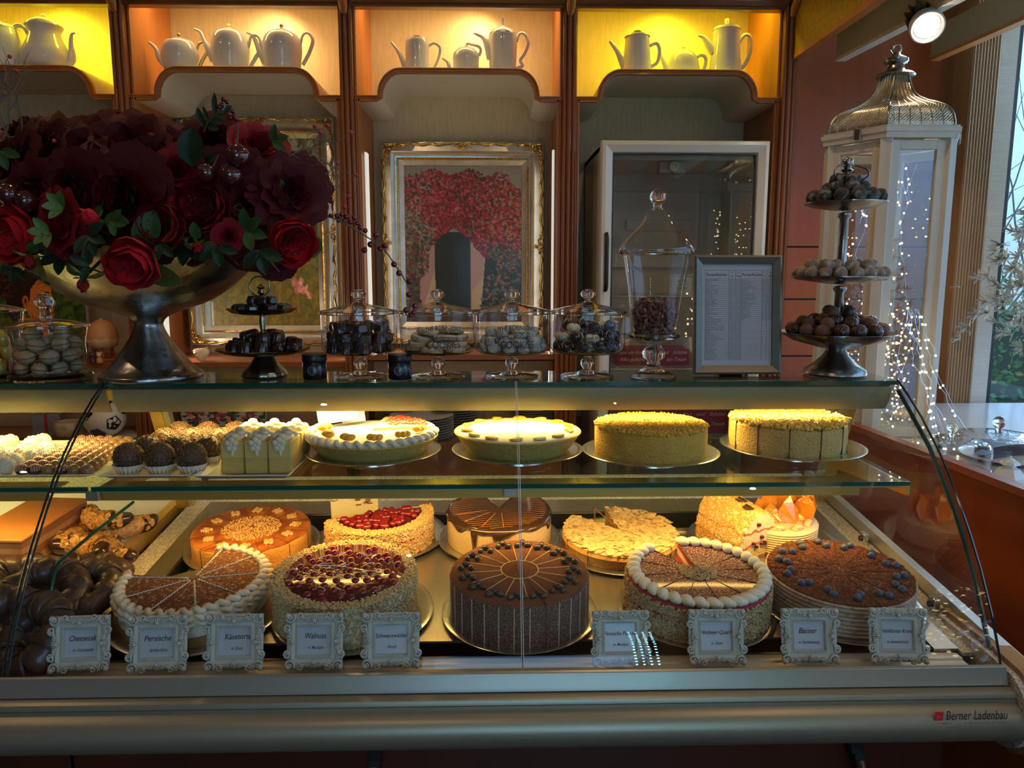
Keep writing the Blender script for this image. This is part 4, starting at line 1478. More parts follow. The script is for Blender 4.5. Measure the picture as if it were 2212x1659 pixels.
p = deckpt(1078, 1166)
pl, z = plate('metal plate under the chocolate glazed cream cake', p, .136)
t = cake('chocolate_glazed_cake', 'cream cake with dark chocolate glaze dripping down its ribbed side', p, z)
A0, A1 = PI / 2 + .42, PI / 2 - .42 + 2 * PI
pr = [(0, 0), (.05, 0), (.112, 0)]
for k in range(9):
    pr += [(.113, .002 + k * .0072), (.1145, .0055 + k * .0072)]
pr += [(.110, .068), (.08, .0685), (.04, .0685), (0, .0685)]
obj('cake_body', MB().sector(pr, A0, A1, 80), mat('beige_buttercream', (.74, .55, .30), .6, c2=(.68, .48, .24), ns=20), t, smooth=60)
m = MB()
vs, n = [], 120
prg = []
for i in range(n + 1):
    a = A0 + (A1 - A0) * i / n
    dr = .006 + .007 * max(0, math.sin(a * 7)) + .004 * math.sin(a * 13 + 1)
    if abs(a - (4.25)) < .05:
        dr = .050
    elif abs(a - 5.9) < .07 or abs(a - 4.68) < .08:
        dr = .024
    prg.append([(0, .0715), (.05, .0715), (.106, .071), (.1125, .069), (.1155, .065), (.116, .069 - dr * .7), (.1148, .068 - dr)])
for row in prg:
    i = prg.index(row)
for i, row in enumerate(prg):
    a = A0 + (A1 - A0) * i / n
    vs += [(q * math.cos(a), q * math.sin(a), zz) for q, zz in row]
fs = [(i * 7 + k, i * 7 + k + 1, i * 7 + 8 + k, i * 7 + 7 + k) for i in range(n) for k in range(6)]
obj('chocolate_glaze', MB().add(vs, fs), CHOC, t, smooth=60, solid=.002)
m = MB()
for i in range(22):                          # fine wavy lines drawn in the glaze
    y = -.10 + i * .0088
    w = math.sqrt(max(.0001, .104 ** 2 - y * y))
    seg = []
    for k in range(25):
        x = -w + 2 * w * k / 24
        yy = y + .006 * math.sin(x * 40 + i * .3)
        a = math.atan2(yy, x)
        if (yy > 0 and abs(a - PI / 2) < .46) or math.hypot(x, yy) > .106:
            if len(seg) > 2:
                m.tube(seg, .0005, 4)
            seg = []
        else:
            seg.append((x, yy, .0722))
    if len(seg) > 2:
        m.tube(seg, .0005, 4)
for a in (4.0, 4.45, 4.9, 3.6):
    m.tube([(.03 * math.cos(a), .03 * math.sin(a), .0722), (.1 * math.cos(a - .1), .1 * math.sin(a - .1), .0722)], .0012, 4)
obj('glaze_lines', m, mat('caramel_lines', (.42, .18, .05), .3), t)

p = deckpt(1338, 1182)
pl, z = plate('metal plate under the flat almond cake', p, .142)
t = cake('almond_cake', 'flat golden almond cake with one slice missing at the back', p, z)
A0, A1 = PI / 2 + .85, PI / 2 + .12 + 2 * PI
obj('cake_base', MB().sector(bodyprof(.126, .033, .008, .118), A0, A1, 80), CRUST, t)
obj('almond_top', MB().sector([(0, .031), (.122, .031), (.1235, .0335), (.118, .0365), (.06, .037), (0, .037)], A0, A1, 70), mat('almond_butter_top', (.70, .42, .12), .5, c2=(.86, .66, .32), ns=110, bump=.8, bs=60, coat=.2), t, smooth=60)
m = MB()
for _ in range(520):
    a = A0 + (A1 - A0) * rnd.random()
    q = .121 * math.sqrt(rnd.random())
    Q = Matrix.Translation((q * math.cos(a), q * math.sin(a), .0378)) @ Euler((rnd.random() * .5 - .25, rnd.random() * .5 - .25, rnd.random() * 6)).to_matrix().to_4x4()
    m.lathe([(0, 0), (.0052 + .003 * rnd.random(), .0006), (0, .0012)], 7, Q)
stuffp(obj('almond_flakes', m, mat('almond_flake', (.84, .62, .30), .5, c2=(.50, .24, .06), ns=200, mix=(.45, .75)), t, smooth=0))
cuts(t, .125, .037, 12, A0, A0 + 2 * PI, mat('cake_cut_light', (.45, .22, .05), .9), r0=.02)

p = deckpt(1600, 1180)
pl, z = plate('metal plate under the nut-coated wedge and the caramel cake', p + Vector((.05, 0, 0)), .165)
t = cake('nut_cake_wedge', 'tall wedge of cream cake coated in golden chopped nuts', p + Vector((-.012, .01, 0)), z, rot=math.radians(-12))
m = MB()
def wedge(u, v):
    return None
prw = [(-.055, 0), (-.058, .04), (-.050, .075), (-.035, .098), (-.012, .108), (.012, .104), (.032, .088), (.045, .06), (.05, .03), (.05, 0)]
vs = [(x, -.075, zz * .93) for x, zz in prw] + [(x * 1.0, .06, zz * 1.05) for x, zz in prw]
n = len(prw)
Qw = Matrix.Rotation(math.radians(40), 4, 'Z')
m.add(vs, [tuple(range(n)), tuple(reversed(range(n, 2 * n)))] + [(i, i + n, (i + 1) % n + n, (i + 1) % n) for i in range(n)], Qw)
obj('wedge_body', m, layers('wedge_inside', [(0, (.40, .20, .05)), (.018, (.86, .66, .30)), (.04, (.62, .22, .10)), (.046, (.88, .72, .42)), (.07, (.55, .16, .10)), (.075, (.88, .72, .42))], wob=.012), t, smooth=30)
m = MB()
for _ in range(2600):
    k = rnd.randrange(n - 1)
    f, g = rnd.random(), rnd.random()
    x = prw[k][0] + (prw[k + 1][0] - prw[k][0]) * f
    zz = (prw[k][1] + (prw[k + 1][1] - prw[k][1]) * f) * (.93 + .12 * g)
    m.chip((x, -.075 + .135 * g, zz), .0036, Qw)
stuffp(obj('nut_coating', m, mat('golden_nuts', (.62, .30, .04), .7, c2=(.88, .56, .16), ns=330, mix=(.4, .6)), t, smooth=0))
m = MB()
for k in range(4):
    for w in range(3):
        c = Qw @ Vector((-.02 + .012 * math.sin(k), -.055 + k * .03 + w * .005, .103 + .004 * k))
        m.tube([c + Vector((-.008, 0, .002)), c + Vector((0, .002, .006)), c + Vector((.008, 0, .003))], [.002, .004, .002], 6)
obj('chocolate_shavings', m, CHOC, t, smooth=60)
m = MB()
for _ in range(9):
    c = Qw @ Vector((-.03 + .06 * rnd.random(), -.0765, .02 + .06 * rnd.random()))
    m.ball(c, .0055, 7, 5, (1, .5, 1))
obj('berry_filling', m, JELLY, t, smooth=60)

p = deckpt(1702, 1178)
t = cake('caramel_shard_cake', 'cream cake topped with upright orange caramel shards', p + Vector((-.022, .02, 0)), z, rot=0)
A0, A1 = PI + .25, 2 * PI + .75
pr = [(0, 0), (.05, 0), (.084, 0)]
for k in range(10):
    pr += [(.085, .001 + k * .0052), (.0865, .0038 + k * .0052)]
pr += [(.083, .055), (.06, .0555), (0, .0555)]
obj('cake_body', MB().sector(pr, A0, A1, 60), layers('ribbed_cream', [(0, (.16, .05, .02)), (.011, (.76, .60, .34)), (.04, (.80, .66, .40))]), t, smooth=60)
m = MB()
for k in range(6):
    a = A0 + .3 + k * .62
    for w in range(4):
        m.ball((.066 * math.cos(a + w * .06), .066 * math.sin(a + w * .06), .057 + .004 * (w % 2)), .0085, 9, 6, (1, 1, .7))
obj('cream_swirls', m, mat('coffee_cream', (.74, .54, .32), .5), t, smooth=60)
CARA = mat('caramel', (.80, .32, .03), .12, c2=(.60, .18, .015), ns=30, coat=1, bump=.5, bs=60)
for k, (x, y, h, w, a, b) in enumerate([(-.055, -.035, .030, .035, .5, -1.15), (-.02, -.03, .045, .04, .1, -.6), (.012, -.03, .06, .035, -.2, -.25), (.045, -.02, .058, .045, -.5, -.3), (.065, 0, .062, .03, -.8, -.1),
                                       (-.02, .01, .075, .045, .2, .1), (.02, .015, .082, .04, -.1, .15), (-.045, .0, .045, .04, .5, .0), (.045, .03, .07, .045, -.4, .2), (.0, .04, .088, .035, 0, .2)]):
    Q = Matrix.Translation((x, y, .056)) @ Euler((b, 0, a)).to_matrix().to_4x4()
    o = [(-w * .5, 0, 0), (w * .5, 0, .0), (w * .6, .004, h * .5), (w * (.2 + .3 * rnd.random()), 0, h * .75), (w * .1, .003, h), (-w * .3, 0, h * .72), (-w * .55, .004, h * .4)]
    m = MB().add(o, [tuple(range(7))], Q)
    obj('caramel_shard', m, CARA, t, smooth=0, solid=.0018)

# --- lower deck, front row -----------------------------------------------------------------
p = deckpt(432, 1322)
pl, z = plate('pale plate under the cocoa dusted cream cake', p, .158)
t = cake('cocoa_cream_cake', 'cocoa dusted cream cake with a wavy cream rim, cut open at the back left', p + Vector((-.004, 0, 0)), z)
cs = layers('cocoa_cream_layers', [(0, (.42, .20, .07)), (.022, (.30, .12, .04)), (.024, (.80, .72, .55)), (.05, (.82, .74, .58))], wob=.003)
A0, A1 = PI / 2 + .0, PI + .28 + 2 * PI - 2 * PI
A0, A1 = PI - .15 + .0, 2 * PI + PI / 2 + .0
obj('cake_body', MB().sector(bodyprof(.132, .062, .008, .13), A0, A1, 80), cs, t)
obj('cocoa_top', MB().sector([(0, .060), (.118, .060), (.118, .064), (.06, .0645), (0, .0645)], A0 + .005, A1 - .005, 70), COCOAL, t)
m = MB()
n = 150
for q, zz, amp, th in ((.123, .066, .006, .0058), (.130, .056, .004, .005), (.131, .046, .003, .004)):
    m.tube([((q + amp * math.sin(i * 1.25)) * math.cos(A0 + (A1 - A0) * i / n), (q + amp * math.sin(i * 1.25)) * math.sin(A0 + (A1 - A0) * i / n), zz + .003 * math.cos(i * 1.25)) for i in range(n + 1)], th, 7)
obj('cream_rim', m, mat('rim_cream', (.80, .72, .54), .55, c2=(.48, .30, .16), ns=24, mix=(.52, .75)), t, smooth=80)
m = MB()
for k in range(8):
    a = A0 + .1 + (A1 - A0 - .2) * k / 7
    m.tube([(q * math.cos(a) + .0018 * math.sin(q * 900) * math.sin(a), q * math.sin(a) - .0018 * math.sin(q * 900) * math.cos(a), .0652) for q in [.01 + .104 * i / 40 for i in range(41)]], .0011, 4)
obj('cream_lines', m, CREAMC, t, smooth=80)

p = deckpt(765, 1325)
pl, z = plate('pale plate under the big cherry topped cake', p, .146)
t = cake('cherry_cake', 'whole tall cake with glossy cherry jelly top and nut coated side', p + Vector((-.012, 0, 0)), z)
obj('cake_body', MB().sector(bodyprof(.127, .078, .006), 0, 2 * PI, 72), CREAMC, t)
obj('cherry_jelly', MB().lathe([(.110, .076), (.108, .081), (.06, .082), (0, .082)], 60), JELLY, t, smooth=80)
m = crumbs_side(MB(), .127, .002, .078, 5200, .0031)
for _ in range(1500):
    a = 2 * PI * rnd.random()
    q = .107 + .022 * rnd.random()
    m.chip((q * math.cos(a), q * math.sin(a), .0795 + .002 * rnd.random()), .0034)
stuffp(obj('nut_coating', m, mat('pale_chopped_nuts', (.48, .32, .11), .8, c2=(.74, .58, .30), ns=330, mix=(.4, .6)), t, smooth=0))
for k in range(64):
    q = .104 * math.sqrt((k + .5) / 64)
    a = k * 2.4 + rnd.random() * .3
    obj('cherry', CH0, CHERRY, t, loc=(q * math.cos(a), q * math.sin(a), .0775))
m = MB()
for k in range(20):
    a, q = rnd.random() * 6.28, .09 * math.sqrt(rnd.random())
    c = Vector((q * math.cos(a), q * math.sin(a), .0835))
    m.tube(bez([c + Vector((.014 * math.cos(a + j) * (j * .5), .014 * math.sin(a * 2 + j) * (j * .4), 0)) for j in range(4)], 4), .0008, 4)
obj('white_drizzle', m, mat('drizzle', (.80, .72, .55), .25, coat=.5), t)

p = deckpt(1122, 1325)
pl, z = plate('pale plate under the coffee bean cake', p, .142)
t = cake('coffee_bean_cake', 'cocoa dusted cake with groups of three coffee beans around its top', p + Vector((0, .002, 0)), z)
csd = mat('cocoa_over_cream_side', (.13, .05, .025), .9, c2=(.50, .36, .26), ns=420, mix=(.48, .78), bump=.8, bs=300, detail=8)
m = MB().sector(bodyprof(.126, .082, .007), 0, 2 * PI, 96)
obj('cake_body', m, csd, t)
obj('cocoa_top', MB().lathe([(.1235, .0805), (.121, .083), (.06, .0835), (0, .0835)], 72), mat('cocoa_top', (.22, .075, .02), .95, c2=(.11, .035, .010), ns=420, bump=.5, bs=300), t, smooth=60)
m = MB()
for k in range(30):
    a = k * 2 * PI / 30
    Q = Matrix.Rotation(a, 4, 'Z')
    m.box2((.1255, -.0009, .002), (.1268, .0009, .078), Q)
obj('side_ridges', m, mat('cream_ridge', (.60, .48, .36), .8), t)
m = MB()
for k in range(16):
    a = k * 2 * PI / 16 + .1
    m.tube([(q * math.cos(a), q * math.sin(a), .0838) for q in (.034, .06, .095)], .0009, 4)
m.tube([(.034 * math.cos(k * PI / 24), .034 * math.sin(k * PI / 24), .0838) for k in range(48)], .0012, 4, closed=True)
obj('gold_lines', m, mat('gold_dust', (.74, .52, .22), .7), t)
BEAN = MB().ball((0, 0, .0035), .0082, 12, 8, (1, .66, .52))
BEAN.tube([(-.0068, 0, .0064), (0, .0008, .0080), (.0068, 0, .0064)], .0006, 4)
bean_me = BEAN.mesh('coffee_bean', 180)
bean_me.materials.append(mat('coffee_bean', (.055, .035, .025), .28, coat=.6))
for k in range(16):
    a = k * 2 * PI / 16 + .3
    for j, (dx, dy, r) in enumerate([(0, .0075, .3), (.0095, -.0045, 1.9), (-.0095, -.0045, -.8)]):
        q = .098
        c = Vector((q * math.cos(a), q * math.sin(a), .0838))
        obj('coffee_bean', bean_me, None, t, loc=c + Vector((dx, dy, 0)), rot=(0, 0, r + a))
cuts(t, .1265, .0836, 1, -PI / 2 + .32, -PI / 2 + .32 + .1, CUTM, w=.003, r0=.01)
obj('cake_divider', MB().box((-.002, .012, .092), (.002, .03, .022)), mat('cake_paper', (.55, .38, .18), .6), t)

p = deckpt(1500, 1318)
pl, z = plate('metal plate under the cake with cream balls', p, .143)
t = cake('cream_ball_cake', 'berry cake ringed with white cream balls, one slice missing at the back', p + Vector((.002, .002, 0)), z)
A0, A1 = PI / 2 + .62, PI / 2 + .05 + 2 * PI
obj('cake_body', MB().sector(bodyprof(.128, .070, .006), A0, A1, 80), layers('raspberry_quark', [(0, (.62, .42, .18)), (.02, (.80, .60, .36)), (.034, (.62, .06, .08)), (.05, (.84, .66, .42)), (.062, (.45, .03, .05))]), t)
obj('berry_top', MB().sector([(0, .068), (.108, .068), (.108, .073), (.05, .074), (0, .074)], A0 + .004, A1 - .004, 60), mat('sugared_berries', (.10, .006, .012), .2, c2=(.70, .55, .42), ns=300, mix=(.53, .66), coat=.6, bump=.9, bs=200), t, smooth=60)
m = crumbs_side(MB(), .129, .002, .066, 3600, .0038, A0, A1)
stuffp(obj('coconut_coating', m, NUTP, t, smooth=0))
n = 31
for k in range(n):
    a = A0 + .06 + (A1 - A0 - .12) * k / (n - 1)
    b = MB()
    Q = Matrix.Rotation(a + .6, 4, 'Z')
    b.ball((0, 0, 0), .0125, 12, 8, (1.15, .85, .72), M=Q)
    b.ball((.007, .004, -.001), .009, 10, 7, (1.2, .8, .7), M=Q)
    obj('cream_ball', b, mat('piped_cream', (.84, .78, .58), .45, sss=.1) if k == 0 else bpy.data.materials['piped_cream'], t, smooth=180, loc=(.117 * math.cos(a), .117 * math.sin(a), .078))
stuffp(obj('crumble_heap', crumbs_top(MB(), .034, .075, 700, .0026, zf=lambda q: max(0, .009 * (1 - q / .034)) * rnd.random(), a0=A0, a1=A1), NUTP, t, smooth=0))
cuts(t, .108, .0738, 12, A0, A0 + 2 * PI, CUTM, side=False, r0=.03)

p = deckpt(1808, 1305)
pl, z = plate('metal plate under the blueberry cake', p, .150)
t = cake('blueberry_cake', 'brown crumb cake with pairs of blueberries and ribbed cream side', p + Vector((-.002, .002, 0)), z)
pr = [(0, 0), (.06, 0), (.128, 0)]
for k in range(8):
    pr += [(.1285, .002 + k * .0078), (.1315, .006 + k * .0078)]
pr += [(.127, .064), (.09, .0645), (.04, .0645), (0, .0645)]
obj('cake_body', MB().sector(pr, 0, 2 * PI, 96), mat('mocha_cream', (.48, .36, .26), .65, c2=(.20, .10, .06), ns=120, mix=(.50, .8), bump=.4, bs=120), t, smooth=60)
m = crumbs_top(MB(), .128, .065, 5200, .0026, zf=lambda q: .0012 * rnd.random())
CRUMB = mat('brown_crumbs', (.22, .070, .022), .9, c2=(.12, .035, .012), ns=330)
stuffp(obj('brown_crumbs', m, CRUMB, t, smooth=0))
obj('crumb_bed', MB().lathe([(.129, .062), (.127, .0658), (0, .0658)], 60), CRUMB, t)
bb = MB().ball((0, 0, .0048), .0080, 12, 8, (1, 1, .88))
bb.lathe([(.0014, .0098), (.0030, .0112), (.0026, .0116), (.0010, .0100), (0, .0098)], 8)
bbm = bb.mesh('blueberry', 60)
bbm.materials.append(mat('blueberry_skin', (.035, .045, .085), .5, c2=(.09, .11, .17), ns=40, coat=.15))
for k in range(14):
    a = k * 2 * PI / 14 + .12
    for j in (-1, 1):
        q = .102 + j * .007
        aa = a + j * (.055 if k % 2 else -.04)
        obj('blueberry', bbm, None, t, loc=(q * math.cos(aa), q * math.sin(aa), .0655), rot=(.2 * j, .3, k))
m = MB()
for k in range(14):
    a = k * 2 * PI / 14 + .34
    m.box2((.02, -.0012, .0655), (.127, .0012, .0672), Matrix.Rotation(a, 4, 'Z'))
obj('knife_cuts', m, mat('crumb_cut', (.05, .018, .008), .95), t)

# --- upper shelf ---------------------------------------------------------------------------
SZ = 1.106
def shelfpt(px, py):
    q = at(px, py, Z=SZ + .02)
    return Vector((q.x, q.y, SZ))

p = shelfpt(806, 972)
pl, z = plate('metal stand plate under the mandarin cream tart', p, .142, True, 0)
t = cake('mandarin_cream_tart', 'white cream tart with mandarin pieces and a pomegranate quarter', p, z, tilt=0)
obj('tart_crust', MB().lathe([(0, 0), (.108, 0), (.136, .034), (.134, .036), (.12, .032), (0, .031)], 72), CRUSTY, t)
A0 = .15
obj('cream_filling', MB().sector([(0, .03), (.130, .031), (.128, .040), (.06, .043), (0, .043)], A0 + .9, A0 + 2 * PI, 60), CREAMC, t)
m = MB()
n = 110
for j in range(n):
    pass
B0, B1 = PI - .5, 2 * PI + .12
pts = []
n = 230
for i in range(n + 1):
    a = B0 + (B1 - B0) * i / n
    q = .128 + .006 * math.sin(i * .62)
    pts.append((q * math.cos(a), q * math.sin(a), .042 + .004 * math.cos(i * .62)))
m.tube(pts, .0052, 7)
obj('cream_rim', m, CREAMC, t, smooth=80)
for k, a in enumerate((3.1, 3.8, 4.35, 4.9, 5.5, 6.15)):
    m = MB()
    for w in range(3):
        m.ball((.0095 * (w - 1), .003 * abs(w - 1), .007), .009, 10, 7, (.8, 1.3, .75))
    obj('mandarin_piece', m, MAND, t, smooth=180, loc=(.102 * math.cos(a), .102 * math.sin(a), .044), rot=(0, 0, a + 1.2))
obj('pomegranate_quarter', MB().sector([(0, .031), (.134, .033), (.131, .048), (.06, .050), (0, .048)], A0 + .0, A0 + .9 + .45, 24), mat('tart_cream_yellow', (.84, .74, .42), .5), t)
m = MB()
for _ in range(95):
    a = A0 + .12 + 1.05 * rnd.random()
    q = .03 + .088 * math.sqrt(rnd.random())
    m.ball((q * math.cos(a), q * math.sin(a), .052), .0038, 6, 5)
stuffp(obj('pomegranate_seeds', m, mat('pomegranate_seed', (.75, .06, .03), .12, coat=1), t, smooth=180))
for s, lb in ((0, 'blank white folded card lying on the mandarin cream tart'),):
    q = onplate(p, z + .05, 0) + Vector((-.078, .045, 0))
    c = thing('paper_card', lb, 'card', q, (math.radians(-14), math.radians(-7), math.radians(8)))
    obj('card_front', MB().box((0, 0, .022), (.085, .0015, .036), Matrix.Rotation(.18, 4, 'X')), mat('white_card', (.86, .84, .76), .7), c)
    obj('card_back', MB().box((.03, .018, .024), (.05, .0015, .040), Matrix.Rotation(-.25, 4, 'X')), bpy.data.materials['white_card'], c)

p = shelfpt(1118, 970)
pl, z = plate('metal stand plate under the white cheese tart', p, .138, True, 0)
t = cake('white_cheese_tart', 'white tart dusted with sugar and ringed by lemon and mandarin slices', p, z, tilt=0)
obj('tart_crust', MB().lathe([(0, 0), (.103, 0), (.133, .042), (.131, .044), (.124, .041), (0, .040)], 72), CRUSTY, t)
obj('cheese_filling', MB().lathe([(.125, .041), (.122, .0445), (.06, .046), (0, .046)], 60), mat('quark_white', (.85, .80, .62), .6), t)
for k in range(14):
    a = k * 2 * PI / 14 + .15
    m = MB().sector([(0, 0), (.0145, 0), (.0145, .004), (0, .006)], 0, PI, 12)
    yl = k % 3 == 2
    obj('fruit_slice', m, mat('lemon_slice', (.86, .72, .14), .3, coat=.3) if k == 2 else (bpy.data.materials['lemon_slice'] if yl else MAND), t, smooth=60, loc=(.106 * math.cos(a), .106 * math.sin(a), .045), rot=(.12, 0, a - 1.3 + .5 * math.sin(k * 2)))

p = shelfpt(1404, 974)
pl, z = plate('metal stand plate under the yellow crumble cake', p, .142, True, 0)
t = cake('crumble_cake', 'round deep yellow crumble cake on the glass shelf', p, z, tilt=0)
YC = mat('yellow_cake', (.66, .40, .06), .85, c2=(.58, .33, .05), ns=40, bump=.9, bs=240)
obj('cake_body', MB().sector([(0, 0), (.114, 0), (.1155, .02), (.1155, .055), (.112, .060), (.06, .060), (0, .060)], 0, 2 * PI, 72), YC, t)
m = crumbs_top(MB(), .115, .060, 3200, .0042, zf=lambda q: .004 * rnd.random() - (.002 if q > .105 else 0))
stuffp(obj('crumble', m, mat('yellow_crumble', (.84, .54, .07), .85, c2=(.50, .27, .03), ns=300, mix=(.4, .6)), t, smooth=0))
stuffp(obj('loose_crumbs', crumbs_top(MB(), .128, .0005, 60, .0018, r0=.118, a0=PI, a1=2 * PI), YC, t, smooth=0))

p = shelfpt(1710, 962)
pl, z = plate('metal stand plate under the sliced apple crumble cake', p, .150, True, 0)
t = cake('apple_cake', 'sliced apple crumble cake at the right end of the glass shelf', p + Vector((-.012, 0, 0)), z, tilt=0)
obj('cake_body', MB().sector([(0, 0), (.118, 0), (.1205, .02), (.120, .056), (.112, .060), (.06, .062), (0, .062)], 0, 2 * PI, 72), mat('apple_cake_side', (.62, .38, .10), .85, c2=(.70, .46, .15), ns=36, bump=.9, bs=220), t)
m = crumbs_top(MB(), .119, .061, 1900, .0048, zf=lambda q: .006 * rnd.random())
for _ in range(70):
    a, q = rnd.random() * 6.28, .11 * math.sqrt(rnd.random())
    c = Vector((q * math.cos(a), q * math.sin(a), .067))
    m.tube([c, c + Vector((.012 * math.cos(a * 3), .012 * math.sin(a * 3), .003)), c + Vector((.022 * math.cos(a * 3 + .8), .022 * math.sin(a * 3 + .8), 0))], .0026, 5)
stuffp(obj('apple_crumble', m, mat('apple_crumble', (.86, .52, .06), .55, c2=(.92, .66, .16), ns=30, coat=.2), t, smooth=0))
cuts(t, .1205, .064, 12, .2, .2 + 2 * PI, CUTM, w=.0018, r0=.03)
for k in range(2):
    q = at(1640 + 60 * k, 1000, Z=1.112)

# petits fours, chocolate balls, truffles, coconut balls on white rectangular plates
def tray_plate(label, x0, x1, y0, y1, z=SZ, skew=0.0):
    t = thing('rectangular_plate', label, 'plate', ((x0 + x1) / 2, (y0 + y1) / 2, z + .0005), (0, 0, 0), 'white rectangular plates on the glass shelf')
    w, d = x1 - x0, y1 - y0
    m = MB()
    rings = [(.82, .0), (.86, .002), (1.0, .011), (.99, .0125), (.84, .0045), (.0, .0045)]
    def rr(k, zz):
        return [(sx * w / 2 * k, sy * d / 2 * k, zz) for sx, sy in ((-1, -1), (1, -1), (1, 1), (-1, 1))]
    vs = []
    for k, zz in rings:
        vs += rr(max(k, .001), zz)
    fs = [(3, 2, 1, 0)]
    for i in range(len(rings) - 1):
        for k in range(4):
            fs.append((i * 4 + k, i * 4 + (k + 1) % 4, i * 4 + 4 + (k + 1) % 4, i * 4 + 4 + k))
    m.add(vs, fs)
    obj('plate_body', m, WHITE, t, smooth=30, bevel=.001)
    return t


q0, q1 = at(-60, 1030, Z=SZ + .01), at(196, 1030, Z=SZ + .01)
tray_plate('white plate carrying the striped truffles and coconut balls', -1.16, q1.x + .003, q0.y, q0.y + .30)
qa, qb = at(206, 1031, Z=SZ + .01), at(405, 1031, Z=SZ + .01)
tray_plate('white plate carrying the big chocolate balls in paper cups', qa.x + .004, qb.x, qa.y, qa.y + .30)
qc, qd = at(415, 1031, Z=SZ + .01), at(624, 1031, Z=SZ + .01)
tray_plate('white plate carrying the small cream cakes', qc.x, qd.x, qc.y, qc.y + .27)

# big chocolate balls
BALLM = mat('sprinkled_chocolate', (.06, .025, .012), .55, c2=(.14, .07, .03), ns=200, bump=.4, bs=150)
CUPM = mat('paper_cup', (.80, .74, .58), .7)
spots = []
for r in range(4):
    for c in range(3):
        spots.append((qa.x + .044 + c * .060 + r * .0055, qa.y + .042 + r * .068, r, c))
proto = None
for x, y, r, c in spots:
    lb = 'chocolate sprinkle ball in a paper cup, %s column, %s row from the front' % (['left', 'middle', 'right'][c], ORD[r])
    if proto is None:
        proto = thing('chocolate_ball', lb, 'chocolate', (x, y, SZ + .0055), (0, 0, 0), 'big chocolate balls on the glass shelf')
        m = MB().ball((0, 0, .033), .0275, 24, 16, nz=.05, nf=90)
        obj('ball', m, BALLM, proto, smooth=180)
        m = MB()
        for _ in range(520):
            d = Vector((rnd.gauss(0, 1), rnd.gauss(0, 1), rnd.gauss(0, 1))).normalized()
            if d.z < -.35:
                continue
            m.chip(Vector((0, 0, .033)) + d * .0278, .0019)
        obj('sprinkles', m, mat('chocolate_sprinkle', (.08, .035, .015), .35, c2=(.26, .15, .07), ns=400), proto, smooth=0, kind='stuff')
        m = MB().lathe([(.0, .0), (.019, 0), (.029, .020), (.0295, .0205), (.019, .0008), (0, .0008)], 60, wob=lambda a, zz: 1 + (.035 * math.sin(a * 20) if zz > .001 else 0))
        obj('paper_cup', m, CUPM, proto, smooth=0)
        m = MB()
        for k in range(20):
            a = k * 2 * PI / 20
            Q = Matrix.Rotation(a, 4, 'Z')
            m.add([(.0215, -.0028, .004), (.0215, .0028, .004), (.0268, 0, .014)], [(0, 1, 2)], Matrix.Translation((0, 0, 0)) @ Q)
        obj('cup_pattern', m, mat('cup_print', (.55, .30, .08), .6), proto, smooth=0)
    else:
        dup(proto, (x, y, SZ + .0055), (0, 0, rnd.random() * 6), lb)

# striped truffles in columns
DKT = mat('truffle_dark', (.07, .03, .018), .25, coat=.4)
MLT = mat('truffle_milk', (.30, .16, .07), .3, coat=.3)
STRP = mat('pink_stripes', (.66, .18, .14), .35)
STRC = mat('cream_stripes', (.74, .60, .42), .35)
tp = {}
fr = at(48, 1021, Z=SZ + .012)
fr2 = at(188, 1021, Z=SZ + .012)
bk = at(176, 956, Z=SZ + .012)
bk2 = at(276, 958, Z=SZ + .012)
for c in range(6):
    for r in range(9):
        f, g = c / 5, r / 8
        a = fr.lerp(fr2, f)
        b = bk.lerp(bk2, f)
        q = a.lerp(b, g)
        kind = ['s', 's', 'm', 's', 'm', 'm'][c]
        lb = '%s truffle, %s column from the left, %s row from the front' % ('striped dark' if kind == 's' else 'plain milk chocolate', ORD[c], ORD[r])
        loc = (q.x + .001 * rnd.random(), q.y, SZ + .0055)
        if kind not in tp:
            t = thing('truffle', lb, 'truffle', loc, (0, 0, 0), 'truffles in columns on the white plate')
            obj('truffle_body', MB().ball((0, 0, .0118), .0122, 16, 10, (1, 1, .96)), DKT if kind == 's' else MLT, t, smooth=180)
            if kind == 's':
                for j, mm in ((0, STRP), (1, STRC)):
                    m = MB()
                    for s in range(-2, 3):
                        o = s * .0042 + j * .0018
                        rr_ = math.sqrt(max(0, .0123 ** 2 - o * o))
                        m.tube([(o, rr_ * math.cos(w), .0118 + .96 * rr_ * math.sin(w)) for w in [PI * k / 10 for k in range(11)]], .0006, 4)
                    obj('icing_stripes', m, mm, t)
            tp[kind] = t
        else:
            dup(tp[kind], loc, (0, 0, rnd.uniform(-.3, .3) + (.5 if kind == 's' else 0)), lb)
